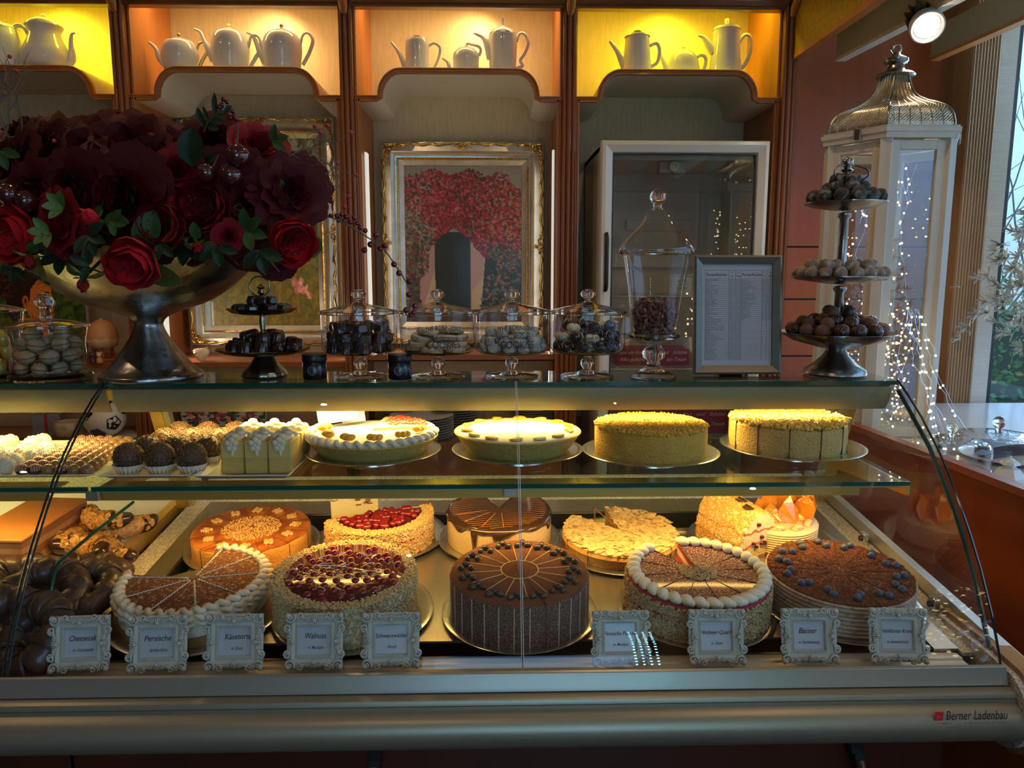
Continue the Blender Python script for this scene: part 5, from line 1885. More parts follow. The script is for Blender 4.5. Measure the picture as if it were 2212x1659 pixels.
# coconut balls
ctp = None
for i, (x, y, k) in enumerate([(12, 1006, 0), (30, 996, 0), (14, 982, 0), (44, 978, 0), (70, 986, 0), (62, 966, 0), (98, 970, 0), (92, 953, 1), (70, 958, 1), (22, 955, 1), (5, 958, 1), (88, 982, 0)]):
    q = at(x, y, Z=SZ + .022)
    lb = 'white coconut ball on the left white plate, %s' % nth(sorted([12, 30, 14, 44, 71, 62, 98, 92, 70, 22, 5, 88]).index(x if i != 4 else 71), 12)
    if ctp is None:
        ctp = thing('coconut_ball', lb, 'truffle', (q.x, q.y, SZ + .0055), (0, 0, 0), 'white coconut balls')
        obj('ball', MB().ball((0, 0, .0165), .0165, 18, 12, nz=.06), mat('coconut_white', (.80, .72, .56), .8), ctp, smooth=180)
        m = MB()
        for _ in range(260):
            d = Vector((rnd.gauss(0, 1), rnd.gauss(0, 1), rnd.gauss(0, 1))).normalized()
            m.chip(Vector((0, 0, .0165)) + d * .0168, .0017)
        obj('coconut_flakes', m, mat('coconut_flake', (.84, .78, .62), .8), ctp, smooth=0, kind='stuff')
    else:
        dup(ctp, (q.x, q.y, SZ + .0055), (0, 0, i), lb)
# small cream cakes
SMC = layers('petit_four', [(0, (.60, .42, .11)), (.034, (.70, .52, .16))], rough=.6, bump=.2)
FLW = mat('sugar_flower', (.84, .78, .56), .5)
ptp = None
for i in range(6):
    c, r = i % 3, i // 3
    x = at(502 + c * 51, 1020, Z=SZ + .01).x
    y = qc.y + .045 + r * .085
    lb = 'small cream cake with sugar flower, %s of the %s row' % (['left', 'middle', 'right'][c], ['front', 'back'][r])
    if ptp is None:
        ptp = thing('small_cream_cake', lb, 'cake', (x, y, SZ + .0055), (0, 0, 0), 'small cream cakes on the white plate')
        obj('cake_block', MB().box((0, .03, .031), (.044, .074, .062)), SMC, ptp, bevel=.002)
        obj('yellow_topping', MB().ball((0, .035, .062), .02, 14, 8, (1, 1.7, .5)), mat('lemon_cream', (.85, .66, .10), .4, coat=.3), ptp, smooth=180)
        m = MB()
        for k in range(9):
            m.ball((.014 * math.sin(k * 2.3), .01 + k * .0065, .070 + .004 * math.sin(k * 5)), .009, 9, 6, (1.1, .9, .7))
        obj('cream_swirls', m, CREAMC, ptp, smooth=180)
        m = MB()
        for k in range(5):
            a = k * 2 * PI / 5 + .3
            m.ball((.0075 * math.cos(a), -.009, .058 + .0085 * math.sin(a)), .0065, 8, 5, (1, .35, 1))
        m.ball((0, -.012, .058), .003, 6, 4)
        m.ball((.002, -.009, .043), .006, 8, 5, (.6, .3, 1.4))
        obj('sugar_flower', m, FLW, ptp, smooth=180)
        obj('clear_wrap', MB().add([(-.0235, -.010, 0), (-.0235, .07, 0), (-.0245, .07, .07), (-.0245, -.010, .07)], [(0, 1, 2, 3)]), pane('wrap_film', (.97, .95, .85), 2.0, .02), ptp)
    else:
        dup(ptp, (x, y, SZ + .0055), (0, 0, 0), lb)
for k in range(2):
    pp = at(1610 + k * 50, 994, Z=1.112)

# --- left case, lower deck -----------------------------------------------------------------
LDZ = .862
DL = lambda px, py, dz=0: deckpt(px, py)
tray = thing('white_tray', 'white tray under the chocolate rings and almond horns', 'tray', (-1.06, 1.42, deck_z(1.42) + .001), (TILT, 0, 0))
obj('tray_body', MB().box((0, 0, .004), (.50, .44, .008)), WHITE, tray, bevel=.002)
na, nc = deckpt(60, 1255), deckpt(200, 1155)
nd = nc - na
nl, nang = math.hypot(nd.x, nd.y), math.atan2(nd.x, nd.y)
t = thing('nougat_block', 'long layered nougat block with glossy caramel brown top', 'nougat', na + Vector((0, 0, .010)), (TILT, 0, -nang))
obj('block_body', MB().box2((-.125, 0, 0), (0, nl, .072)), layers('nougat_layers', [(0, (.30, .12, .05)), (.016, (.52, .28, .12)), (.032, (.30, .12, .045)), (.048, (.52, .28, .12)), (.060, (.34, .14, .05))], rough=.4, bump=.15, bs=40), t, bevel=.003)
obj('block_top', MB().box2((-.127, -.002, .072), (.002, nl + .002, .078)), mat('caramel_nougat_top', (.60, .26, .07), .22, c2=(.52, .20, .05), ns=8, coat=.5), t, bevel=.002)
t = thing('price_card', 'small white card propped before the nougat block, cut off by the photo edge', 'card', deckpt(6, 1262) + Vector((0, -.01, .012)), (0, 0, 0))
obj('card', MB().box((-.012, 0, .02), (.04, .0015, .036)), bpy.data.materials['white_card'], t)
text('Nougat', .013, INK, t, (-.008, -.0012, .016), (PI / 2, 0, 0))
# almond horns
ALM = mat('almond_horn', (.42, .15, .02), .35, c2=(.66, .33, .08), ns=120, bump=.8, bs=70, coat=.3)
FLK = mat('almond_horn_flake', (.74, .44, .14), .4, c2=(.46, .18, .03), ns=160, mix=(.42, .62))


def horn(label, px, py, rot, R, arc, th, dz=.0):
    p = deckpt(px, py)
    t = thing('almond_horn', label, 'pastry', p + Vector((0, 0, .014 + dz)), (TILT, 0, rot), 'almond horns on the white tray')
    pts, rr_ = [], []
    for i in range(21):
        a = -arc / 2 + arc * i / 20
        pts.append((R * math.sin(a), R * (1 - math.cos(a)), th * .85 + .002 * math.sin(i)))
        rr_.append(th * (.55 + .45 * math.sin(PI * i / 20) ** .6))
    obj('horn_body', MB().tube(pts, rr_, 12), ALM, t, smooth=180)
    m = MB()
    for _ in range(190):
        i = 2 + rnd.random() * 16
        k = int(i)
        c = Vector(pts[k]).lerp(Vector(pts[k + 1]), i - k)
        a = rnd.random() * PI * 1.2 - .3
        tg = (Vector(pts[k + 1]) - Vector(pts[k])).normalized()
        s = tg.cross(Vector((0, 0, 1)))
        d = s * math.cos(a) + Vector((0, 0, 1)) * math.sin(a)
        Q = Matrix.Translation(c + d * rr_[k] * 1.02) @ d.to_track_quat('Z', 'Y').to_matrix().to_4x4() @ Euler((rnd.uniform(-.3, .3), rnd.uniform(-.3, .3), rnd.random() * 6)).to_matrix().to_4x4()
        m.lathe([(0, .0006), (.0055 + .002 * rnd.random(), .0002), (0, -.0004)], 7, Q)
    obj('almond_flakes', m, FLK, t, smooth=0, kind='stuff')
    for q in (list(range(0, 6)), list(range(20, 14, -1))):
        a, b = Vector(pts[q[0]]), Vector(pts[q[1]])
        ov = (a - b).normalized()
        c = [a + ov * .009, a + ov * .006] + [Vector(pts[k]) for k in q]
        obj('chocolate_tip', MB().tube(c, [.001, rr_[q[0]] * .75] + [rr_[k] * 1.07 for k in q], 12), CHOC, t, smooth=180)
    return t


horn('almond horn with dark tips lying at the back right of the tray', 262, 1172, .35, .075, 2.1, .021)
horn('almond horn in the front centre of its heap', 200, 1215, 2.8, .07, 2.2, .022, .004)
horn('almond horn at the left of its heap, partly behind the glass edge', 150, 1195, 1.2, .07, 2.2, .021)
horn('almond horn lying across the top of its heap', 215, 1180, -.5, .07, 2.1, .020, .030)
horn('almond horn at the front right of its heap', 245, 1225, -.9, .07, 1.9, .020)
# chocolate rings
RING = mat('chocolate_ring_glaze', (.045, .025, .018), .45, c2=(.08, .045, .03), ns=12, coat=.25)


def cring(label, px, py, rot, tilt, R, th, dz=0.0, nz=.3):
    p = deckpt(px, py)
    t = thing('chocolate_ring', label, 'pastry', p + Vector((0, 0, .014 + dz)), (tilt, 0, rot), 'chocolate covered rings')
    m = MB()
    n = 40
    pts = [(R * math.cos(2 * PI * i / n), R * math.sin(2 * PI * i / n), th + .003 * math.sin(i * 1.2)) for i in range(n)]
    m.tube(pts, [th * (1 + .10 * math.sin(i * 1.9) + .05 * math.sin(i * .7)) for i in range(n)], 12, closed=True)
    obj('ring_body', m, RING, t, smooth=180)
    m = MB()
    for k in range(7):
        a = k * .9
        m.tube([((R + th * math.cos(b)) * math.cos(a + .12 * b), (R + th * math.cos(b)) * math.sin(a + .12 * b), th + th * math.sin(b)) for b in [PI * j / 8 for j in range(9)]], [.001, .003, .004, .005, .005, .005, .004, .003, .001], 6)
    obj('glaze_folds', m, RING, t, smooth=180)


cring('dark chocolate ring at the left photo edge, leaning upright', 25, 1385, .3, 1.0, .052, .026)
cring('dark chocolate ring lying flat behind the leaning ones', 60, 1298, .8, .15, .058, .025)
cring('dark chocolate ring with a wide hole beside the glass divider', 175, 1330, -.3, .35, .060, .022, .01)
cring('dark chocolate ring in front, tilted to the right', 110, 1405, -.6, .9, .050, .027)
cring('dark chocolate ring at the back right of the ring pile', 205, 1285, .5, .3, .050, .020)
cring('dark chocolate ring in the middle of the ring pile', 105, 1345, .2, .5, .055, .024, .02)
p = deckpt(0, 1185)
t = thing('pastry', 'small golden pastry with chocolate cap at the left photo edge', 'pastry', p + Vector((-.01, .02, .003)))
obj('pastry_body', MB().ball((0, 0, .018), .036, 20, 12, (1, 1, .5)), CRUST, t, smooth=180)
obj('pastry_cap', MB().ball((0, 0, .024), .034, 20, 12, (1, 1, .45)), CHOC, t, smooth=180)

# ================================================================== THE COUNTER TOP
TZ = 1.2805


def toppt(px, Y=1.58):
    q = at(px, 800, Y=Y)
    return Vector((q.x, Y, TZ))


# ---- silver bowl on a foot
vp = toppt(328, 1.585)
t = thing('pedestal_bowl', 'large hammered silver pedestal bowl holding the roses', 'bowl', vp)
K = .0009615          # metres per pixel at that depth
pf = [(101, 0), (104, 2), (103, 9), (96, 14), (84, 25), (60, 55), (40, 85), (30, 108), (31, 120), (44, 132), (80, 146), (130, 164), (180, 198), (220, 238), (245, 268), (252, 288), (249, 290), (240, 268), (200, 225), (120, 175), (40, 150), (0, 146)]
prof = [(max(0, v.x) * K, v.z * K) for v in bez([(a, 0, b) for a, b in pf], 4)]
obj('bowl', MB().lathe([(0, 0)] + prof, 80, wob=lambda a, z: 1 + .006 * math.sin(a * 5 + z * 60) * math.sin(z * 90)), VASEM, t, smooth=80)


# ---- flowers
def petmat(name, c, c2):
    return mat(name, c, .6, c2=c2, ns=40, bump=.3, bs=90, spec=.22)


DARKR = petmat('dark_red_petal', (.090, .0012, .004), (.042, .001, .002))
MIDR = petmat('crimson_petal', (.30, .007, .012), (.15, .003, .007))
BRTR = petmat('red_petal', (.66, .015, .028), (.40, .008, .016))
LEAF = mat('rose_leaf', (.018, .050, .012), .45, c2=(.045, .095, .022), ns=20, spec=.25)
LEAFD = mat('dark_leaf', (.008, .022, .008), .42, c2=(.016, .038, .013), ns=20, spec=.25)
SEPAL = mat('sepal', (.055, .12, .02), .5, c2=(.10, .19, .04), ns=20)
TWIG = mat('twig', (.11, .075, .06), .8, c2=(.18, .14, .12), ns=40)
BERRY = mat('dark_berry', (.12, .006, .014), .22, coat=.7)


def petal(m, R0, h, az, open_, width, rr, cup=.5, ruf=.1):
    """cupped petal rooted at the origin, leaning out from the Z axis at azimuth az"""
    nu, nv = 7, 6
    ph = rr.random() * 6
    def fn(u, v):
        a = (u - .5) * width * (.45 + .75 * math.sin(PI * min(1, v * .72 + .1)))
        prof = R0 * (.25 + .75 * math.sin(min(1, v * 1.1) * PI / 2)) * (1 + open_ * v * v)
        prof += ruf * R0 * math.sin(u * 9 + ph) * v * v
        z = h * (v - cup * .3 * v * v * open_) * (1 - .18 * abs(u - .5) * 2 * v) - open_ * h * .35 * v ** 3
        return (prof * math.cos(az + a), prof * math.sin(az + a), z)
    m.grid(fn, nu, nv)


def bloom(kind, seed):
    rr = random.Random(seed)
    m = MB()
    if kind == 'rose':
        L = [(2, .10, .78, -.1, 2.6), (3, .18, .85, 0, 2.2), (4, .30, .90, .05, 1.9), (5, .44, .88, .15, 1.6), (6, .60, .80, .3, 1.4), (7, .76, .66, .5, 1.25), (7, .90, .50, .7, 1.2)]
    elif kind == 'peony':
        L = [(3, .10, .50, .0, 2.0), (5, .2, .55, 0, 1.6), (7, .34, .60, .05, 1.2), (8, .46, .66, 0, 1.0), (5, .74, .92, -.20, 1.7), (5, .84, .86, -.12, 1.6), (5, .95, .72, -.02, 1.5)]
    elif kind == 'bud':
        L = [(2, .16, 1.0, -.3, 2.8), (3, .30, 1.05, -.35, 2.2), (4, .44, 1.0, -.38, 1.9), (4, .55, .85, -.25, 1.6)]
    else:                                   # wide ruffled bloom
        L = [(3, .14, .80, .0, 1.8), (4, .30, .86, .15, 1.5), (5, .48, .90, .35, 1.25), (6, .66, .85, .6, 1.1), (6, .80, .6, .9, 1.1)]
    for n, R0, h, op, w in L:
        o = rr.random() * 6
        for k in range(n):
            petal(m, R0 * (.92 + .16 * rr.random()), h * (.9 + .2 * rr.random()), o + k * 2 * PI / n + .2 * rr.random(), op, w, rr,
                  ruf=.10 if kind == 'peony' and R0 < .5 else (.14 if kind == 'wide' else .05))
    for i, v in enumerate(m.v):
        q = Vector(v)
        q *= 1 + .05 * noise.noise(q * 3 + Vector((seed, 0, 0)))
        m.v[i] = tuple(q)
    me = m.mesh(kind + '_petals', 180)
    return me


def leaf_mesh(m, p, d, up, L, w, fold=.25, curl_=.3):
    d = d.normalized()
    s = d.cross(up).normalized()
    n = s.cross(d)
    def fn(u, v):
        x = (u - .5) * 2
        ww = w * math.sin(PI * min(1, v * .97 + .02)) ** .75 * (1 + .05 * math.sin(v * 60))
        return tuple(p + d * (L * v) + s * (x * ww * .5) + n * (abs(x) * ww * fold - curl_ * L * v * v))
    m.grid(fn, 4, 8)


FM = {}
for k in ('rose', 'peony', 'bud', 'wide'):
    for mm, nm in ((DARKR, 'd'), (MIDR, 'm'), (BRTR, 'b')):
        for s in (1, 2):
            me = bloom(k, s * 7 + len(k))
            me.materials.append(mm)
            FM[k + nm + str(s)] = me
sm = MB()
for k in range(5):
    a = k * 2 * PI / 5
    leaf_mesh(sm, Vector((0, 0, -.02)), Vector((math.cos(a), math.sin(a), .7)), Vector((0, 0, 1)), .95, .34, .15, -.2)
sep_me = sm.mesh('sepals', 180)
sep_me.materials.append(SEPAL)
sm = MB()
for k in range(5):
    a = k * 2 * PI / 5
    leaf_mesh(sm, Vector((0, 0, .12)), Vector((math.cos(a), math.sin(a), -.25)), Vector((0, 0, 1)), .9, .30, .15, -.3)
sep2_me = sm.mesh('sepals_open', 180)
sep2_me.materials.append(SEPAL)
lm = MB()
for k in range(3):
    a = k * 2.1 + .4
    leaf_mesh(lm, Vector((.25 * math.cos(a), .25 * math.sin(a), -.1)), Vector((math.cos(a), math.sin(a), -.15)), Vector((0, 0, 1)), 1.25, .85, .12, .25)
leaf_me = lm.mesh('flower_leaves', 180)
leaf_me.materials.append(LEAF)
VC = vp + Vector((0, 0, .30))
FN = {'rose': 'rose', 'peony': 'peony', 'bud': 'rose_bud', 'wide': 'amaryllis'}
CN = {'d': 'very dark red', 'm': 'crimson', 'b': 'bright red'}


def flower(px, py, Y, rpx, kind, shade, face, label, leaves=False, seed=1):
    """face: direction the flower looks, as seen in the picture (right, towards viewer, up)"""
    Y -= .09 if py > 400 else (.04 if py > 330 else 0)
    q = at(px, py, Y=Y)
    r = rpx * Y / FPX * (1.12 if kind in ('peony', 'rose') else 1.0)
    d = Vector((face[0], -face[1], face[2])).normalized()
    hgt = {'rose': .55, 'peony': .55, 'bud': .45, 'wide': .5}[kind]
    t = thing(FN[kind], label, 'flower', q - d * (r * hgt), d.to_track_quat('Z', 'Y').to_euler(), 'red artificial flowers in the silver bowl')
    o = obj('petals', FM[kind + shade + str(seed)], None, t)
    o.scale = (r,) * 3
    s = obj('sepals', sep2_me if kind == 'bud' and leaves else sep_me, None, t, loc=(0, 0, -.02 * r))
    s.scale = (r * (.75 if kind == 'bud' else .8),) * 3
    s.rotation_euler = (0, 0, px)
    if leaves:
        l = obj('leaf', leaf_me, None, t, rot=(0, 0, px * .37))
        l.scale = (r * 1.15,) * 3
    st = VC + Vector((.6 * (q.x - VC.x), .3 * (q.y - VC.y), -.06))
    a = q - d * (r * hgt)
    R_ = t.rotation_euler.to_matrix().transposed()
    e = R_ @ (st - a)
    obj('stem', MB().tube([(0, 0, 0), Vector((0, 0, -.03)).lerp(e, .3), e], [.0025, .0025, .0022], 6), LEAFD, t)
    return t


FL = [  # px, py, Y, r, kind, shade, facing, label, leaves, mesh
    (285, 570, 1.36, 54, 'peony', 'b', (0, 1, -.45), 'bright red peony hanging lowest over the bowl front', 1, 1),
    (632, 522, 1.42, 50, 'peony', 'b', (.6, 1, -.25), 'bright red peony drooping at the right end of the bouquet', 1, 2),
    (345, 487, 1.38, 52, 'peony', 'm', (-.05, 1, .15), 'crimson peony in the front middle above the lowest bloom', 0, 2),
    (436, 445, 1.40, 57, 'peony', 'm', (.1, 1, .15), 'large crimson peony right of the bouquet centre', 0, 1),
    (257, 424, 1.40, 68, 'rose', 'd', (0, 1, .2), 'large dark red open rose at the bouquet centre', 1, 1),
    (197, 470, 1.36, 38, 'bud', 'b', (-.55, 1, .25), 'bright red half-open rose among light green leaves', 1, 1),
    (112, 470, 1.38, 40, 'rose', 'm', (-.5, 1, .1), 'crimson rose left of the bright half-open rose', 1, 2),
    (28, 510, 1.40, 58, 'peony', 'b', (-.3, 1, -.1), 'bright red bloom low at the left photo edge', 1, 1),
    (140, 525, 1.38, 36, 'rose', 'm', (-.1, 1, -.4), 'crimson rose folded over the left rim of the bowl', 1, 1),
    (545, 440, 1.42, 72, 'wide', 'd', (.25, 1, .1), 'dark red ruffled amaryllis right of the crimson peony', 0, 1),
    (628, 415, 1.44, 60, 'wide', 'd', (.6, 1, .25), 'dark red ruffled amaryllis at the far right', 0, 2),
    (680, 390, 1.52, 42, 'wide', 'd', (1, .6, .3), 'almost black red bloom at the right tip of the bouquet', 0, 1),
    (275, 312, 1.46, 80, 'wide', 'd', (.1, .9, .7), 'large dark red amaryllis highest in the middle', 0, 2),
    (180, 330, 1.46, 78, 'wide', 'd', (-.2, 1, .6), 'large dark red amaryllis left of the highest one', 0, 1),
    (80, 330, 1.48, 76, 'wide', 'd', (-.4, 1, .6), 'large dark red amaryllis at upper left', 0, 2),
    (15, 350, 1.50, 66, 'wide', 'd', (-.8, 1, .5), 'dark red amaryllis cut off by the left photo edge', 0, 1),
    (355, 335, 1.50, 66, 'wide', 'd', (.2, 1, .7), 'dark red amaryllis right of the highest one', 0, 1),
    (150, 410, 1.40, 55, 'rose', 'd', (-.2, 1, .1), 'dark red rose left of the bouquet centre', 0, 2),
    (70, 420, 1.42, 58, 'wide', 'd', (-.3, 1, 0), 'dark red bloom low at left behind the leaves', 0, 2),
    (382, 362, 1.42, 34, 'rose', 'm', (.2, 1, .3), 'small crimson rose in the upper middle', 0, 1),
    (335, 385, 1.40, 30, 'bud', 'm', (-.1, 1, .5), 'crimson rosebud with green sepals near the centre', 1, 2),
    (455, 302, 1.50, 48, 'rose', 'd', (.2, 1, .6), 'dark red rose behind the big upright leaf', 0, 1),
    (562, 308, 1.48, 38, 'rose', 'm', (.5, .8, .6), 'crimson rose high at the right of the bouquet', 1, 2),
    (492, 510, 1.36, 21, 'rose', 'm', (.1, 1, 0), 'tiny crimson rose on a stem over the bowl right side', 1, 1),
    (428, 533, 1.36, 26, 'bud', 'm', (.1, .7, -.7), 'small crimson bud hanging over the bowl', 1, 1),
    (64, 562, 1.36, 25, 'bud', 'm', (.05, .4, -1), 'small crimson bud hanging down at the left rim', 1, 2),
    (180, 612, 1.34, 26, 'bud', 'm', (.1, .4, -1), 'small crimson bud dangling before the bowl', 1, 1),
    (480, 390, 1.44, 48, 'rose', 'd', (.2, 1, .2), 'dark red rose between the plums and the big crimson peony', 0, 2),
    (600, 560, 1.55, 30, 'rose', 'd', (.5, 1, -.2), 'dark red rose half hidden under the right peony', 0, 1),
    (230, 260, 1.56, 46, 'wide', 'd', (0, .6, 1), 'dark red bloom at the top edge behind the highest amaryllis', 0, 1),
    (130, 275, 1.58, 48, 'wide', 'd', (-.2, .6, 1), 'dark red bloom at the top edge on the left', 0, 2),
    (40, 275, 1.58, 46, 'wide', 'd', (-.4, .6, 1), 'dark red bloom at the top left corner of the bouquet', 0, 1),
    (395, 480, 1.50, 50, 'rose', 'd', (0, 1, -.1), 'dark red rose deep between the two crimson peonies', 0, 2),
    (300, 500, 1.46, 50, 'rose', 'd', (0, 1, -.2), 'dark red rose deep under the centre rose', 0, 1),
    (545, 520, 1.50, 44, 'rose', 'd', (.3, 1, -.3), 'dark red rose deep at the right rim of the bowl', 0, 1),
]
for f in FL:
    flower(*f[:8], leaves=bool(f[8]), seed=f[9])

# leaf sprigs
LS = [(412, 335, 1.38, 52, (.1, .4, 1), 1, 'big dark upright leaf in the upper middle of the bouquet', LEAFD),
      (455, 352, 1.42, 30, (1, .3, .1), 2, 'dark leaf pair beside the plums', LEAFD),
      (10, 335, 1.36, 36, (.6, .3, -.6), 2, 'green leaves at the left photo edge', LEAF),
      (170, 350, 1.36, 26, (.4, .6, -.2), 3, 'small light green leaves on the left dark blooms', SEPAL),
      (120, 440, 1.34, 34, (-.6, .5, .3), 4, 'bright green leaves around the left crimson rose', SEPAL),
      (90, 505, 1.34, 34, (-.5, .5, -.2), 4, 'bright green leaves over the left rim of the bowl', SEPAL),
      (250, 480, 1.34, 30, (.8, .4, -.2), 3, 'green leaves right of the half-open rose', LEAF),
      (200, 520, 1.34, 40, (.7, .3, -.7), 4, 'green leaves spilling over the bowl left of the lowest peony', LEAFD),
      (175, 572, 1.33, 34, (-.8, .2, .1), 4, 'dark leaves above the dangling bud', LEAFD),
      (350, 540, 1.36, 34, (.3, .3, -1), 2, 'dark leaves right of the lowest peony', LEAFD),
      (470, 545, 1.36, 42, (.2, .3, -1), 3, 'dark serrated leaves hanging over the bowl', LEAFD),
      (545, 495, 1.36, 44, (.6, .4, .1), 4, 'green leaf spray right of the tiny rose', LEAF),
      (565, 560, 1.36, 46, (.2, .2, -1), 3, 'long dark leaves hanging at the right of the bowl', LEAFD),
      (470, 400, 1.38, 32, (.1, .4, -.8), 2, 'green leaf under the plums', LEAF),
      (600, 300, 1.46, 30, (.9, .2, .3), 3, 'green bud leaves beside the high right rose', LEAF),
      (300, 370, 1.38, 30, (-.2, .3, 1), 2, 'small green leaves above the centre rose', SEPAL),
      (30, 590, 1.40, 30, (-.3, .3, -1), 3, 'dark leaves hanging at the left rim of the bowl', LEAFD),
      (130, 560, 1.40, 46, (0, .5, -.5), 5, 'dark leaves covering the left rim of the bowl', LEAFD),
      (400, 545, 1.42, 46, (0, .5, -.6), 5, 'dark leaves covering the middle rim of the bowl', LEAFD)]
for i, (px, py, Y, r, d, n, lb, mm) in enumerate(LS):
    Y -= .09 if py > 400 else .02
    r *= .85
    q = at(px, py, Y=Y)
    t = thing('leaf_sprig', lb, 'leaves', q, (0, 0, 0), 'green leaves in the bouquet')
    rr_ = random.Random(i)
    d = Vector((d[0], -d[1], d[2])).normalized()
    R_ = r * Y / FPX
    obj('sprig_stem', MB().tube([(0, 0, 0), -d * R_ * .6 + Vector((0, .03, -.01)), Vector((0, .10, -.02))], .0016, 5), LEAFD, t)
    for k in range(n):
        a = (k - (n - 1) / 2) * (1.0 if n < 4 else .9)
        dd = (Matrix.Rotation(a, 3, 'Y') @ d) + Vector((0, rr_.uniform(-.2, .2), 0))
        m = MB()
        leaf_mesh(m, -d * R_ * .5, dd, Vector((0, -1, .2)), R_ * (1.7 if n == 1 else 1.35), R_ * (1.3 if n == 1 else .7), .12, .15)
        obj('leaf', m, mm, t, smooth=180)

# plums
PLUM = mat('dark_plum', (.035, .010, .010), .13, c2=(.07, .012, .012), ns=20, coat=1)
pl0 = None
for i, (x, y, r, lb) in enumerate([(513, 336, 23, 'dark glossy plum highest in the bouquet'), (498, 378, 22, 'dark glossy plum below the highest one'), (445, 374, 19, 'dark glossy plum left of the other two at the right'),
                                   (18, 421, 22, 'dark glossy plum at the left photo edge'), (57, 434, 21, 'dark glossy plum right of the one at the photo edge')]):
    q = at(x, y, Y=1.31)
    if pl0 is None:
        pl0 = thing('plum', lb, 'plum', q, (.3, 0, .3), 'dark plums in the bouquet')
        o = obj('plum_body', MB().ball((0, 0, 0), .0195, 24, 16, (1, 1, .95)), PLUM, pl0, smooth=180)
        obj('plum_stem', MB().tube([(0, 0, .018), (.002, .004, .03), (.004, .012, .05)], .0012, 5), TWIG, pl0)
    else:
        dup(pl0, q, (.4 * i, .3, i), lb, scale=r / 23)


def twigs(label, starts, seed, berries=0, thick=.0022, n=7, step=.022, up=.0, bcol=BERRY, br=.004, spread=.5, bias=(0, 0, 0)):
    rr_ = random.Random(seed)
    t = thing('branch', label, 'branch', starts[0][0])
    m, mb = MB(), MB()
    bs = []
    def grow(p, d, k, th):
        pts = [p.copy()]
        for i in range(k):
            d = (d + Vector((rr_.uniform(-1, 1), rr_.uniform(-1, 1), rr_.uniform(-1, 1) + up)) * spread + Vector(bias)).normalized()
            p = p + d * step
            pts.append(p.copy())
            if rr_.random() < .5 and k > 2:
                grow(p, (d + Vector((rr_.uniform(-1, 1), rr_.uniform(-.5, .5), rr_.uniform(-1, 1)))).normalized(), k - 2 - i // 2 if k - 2 - i // 2 > 0 else 1, th * .6)
        m.tube([q - starts[0][0] for q in pts], [th * (1 - .6 * i / len(pts)) for i in range(len(pts))], 5)
        bs.append(p - starts[0][0])
    for p, d in starts:
        grow(Vector(p), Vector(d).normalized(), n, thick)
    obj('twigs', m, TWIG, t, smooth=60)
    rr_.shuffle(bs)
    for b in bs[:berries]:
        obj('berry', MB().ball((0, 0, 0), br, 8, 6), bcol, t, smooth=180, loc=b)
    return t


PINKB = mat('pink_berry', (.45, .03, .06), .4)
twigs('bare forked grey twigs with small pink berries at the upper left', [(at(20, 300, Y=1.5), (-.1, 0, 1)), (at(50, 300, Y=1.5), (.1, 0, 1)), (at(5, 310, Y=1.48), (.3, 0, 1))], 4, 8, .0016, 9, .015, .2, PINKB, .004, .28)
twigs('bare grey twigs with pink buds reaching out at the upper right', [(at(600, 345, Y=1.46), (1, 0, .35)), (at(610, 350, Y=1.46), (1, -.1, .1)), (at(590, 340, Y=1.5), (.8, 0, .5))], 9, 9, .0015, 8, .015, 0, PINKB, .0045, .33)
# berry sprig on top
q = at(462, 285, Y=1.45)
t = thing('berry_sprig', 'upright sprig with dark berries and pointed leaves on top of the bouquet', 'branch', q)
P = lambda x, y: at(x, y, Y=1.45) - q
obj('sprig_stem', MB().tube([P(440, 285), P(450, 262), P(470, 245), P(490, 238)], .0016, 6), LEAF, t)
for i, (a, b, w) in enumerate([((440, 275), (425, 232), 15), ((450, 262), (437, 228), 9), ((465, 250), (462, 200), 13), ((470, 250), (500, 228), 15), ((455, 262), (485, 262), 16), ((448, 275), (472, 278), 14)]):
    m = MB()
    pa, pb = P(*a), P(*b)
    leaf_mesh(m, pa, pb - pa, Vector((0, -1, 0)), (pb - pa).length, w * .00088, .12, .05)
    obj('leaf', m, LEAFD, t, smooth=180)
for x, y in ((482, 214), (490, 220), (479, 226), (502, 240), (506, 251), (498, 255), (509, 256), (474, 231)):
    obj('berry', MB().ball((0, 0, 0), .0046, 10, 7), BERRY, t, smooth=180, loc=P(x, y))
m = MB()
for x, y in ((482, 214), (490, 220), (502, 240), (506, 251), (498, 255)):
    m.tube([P(478, 242), P((478 + x) / 2, (242 + y) / 2 + 3), P(x, y)], .0008, 5)
obj('berry_stalks', m, BERRY, t)
# long arching berry branch to the right
q = at(690, 460, Y=1.46)
t = thing('berry_branch', 'long thin branch of dark red berries arching down over the glass jars', 'branch', q)
pts = [(640, 450, 1.5), (690, 462, 1.46), (740, 480, 1.45), (790, 510, 1.45), (830, 540, 1.46), (855, 575, 1.47), (872, 600, 1.48), (886, 630, 1.49), (888, 650, 1.49), (880, 690, 1.49)]
P = lambda x, y, Y=1.46: at(x, y, Y=Y) - q
obj('branch_stem', MB().tube(bez([P(*a) for a in pts], 4), .0013, 6), TWIG, t, smooth=80)
BB = [(700, 458), (715, 466), (727, 466), (738, 463), (745, 478), (757, 480), (772, 482), (778, 492), (789, 498), (800, 528), (787, 540), (812, 507), (821, 537), (831, 530), (862, 590), (851, 571), (884, 608), (883, 636), (896, 661), (877, 670), (893, 675), (888, 681), (748, 468), (732, 474), (765, 470)]
for i, (x, y) in enumerate(BB):
    obj('berry', MB().ball((0, 0, 0), .0048 if i < 9 else .0058, 10, 7, (1, 1, 1.05)), BERRY, t, smooth=180, loc=P(x, y, 1.455 + .0004 * i))

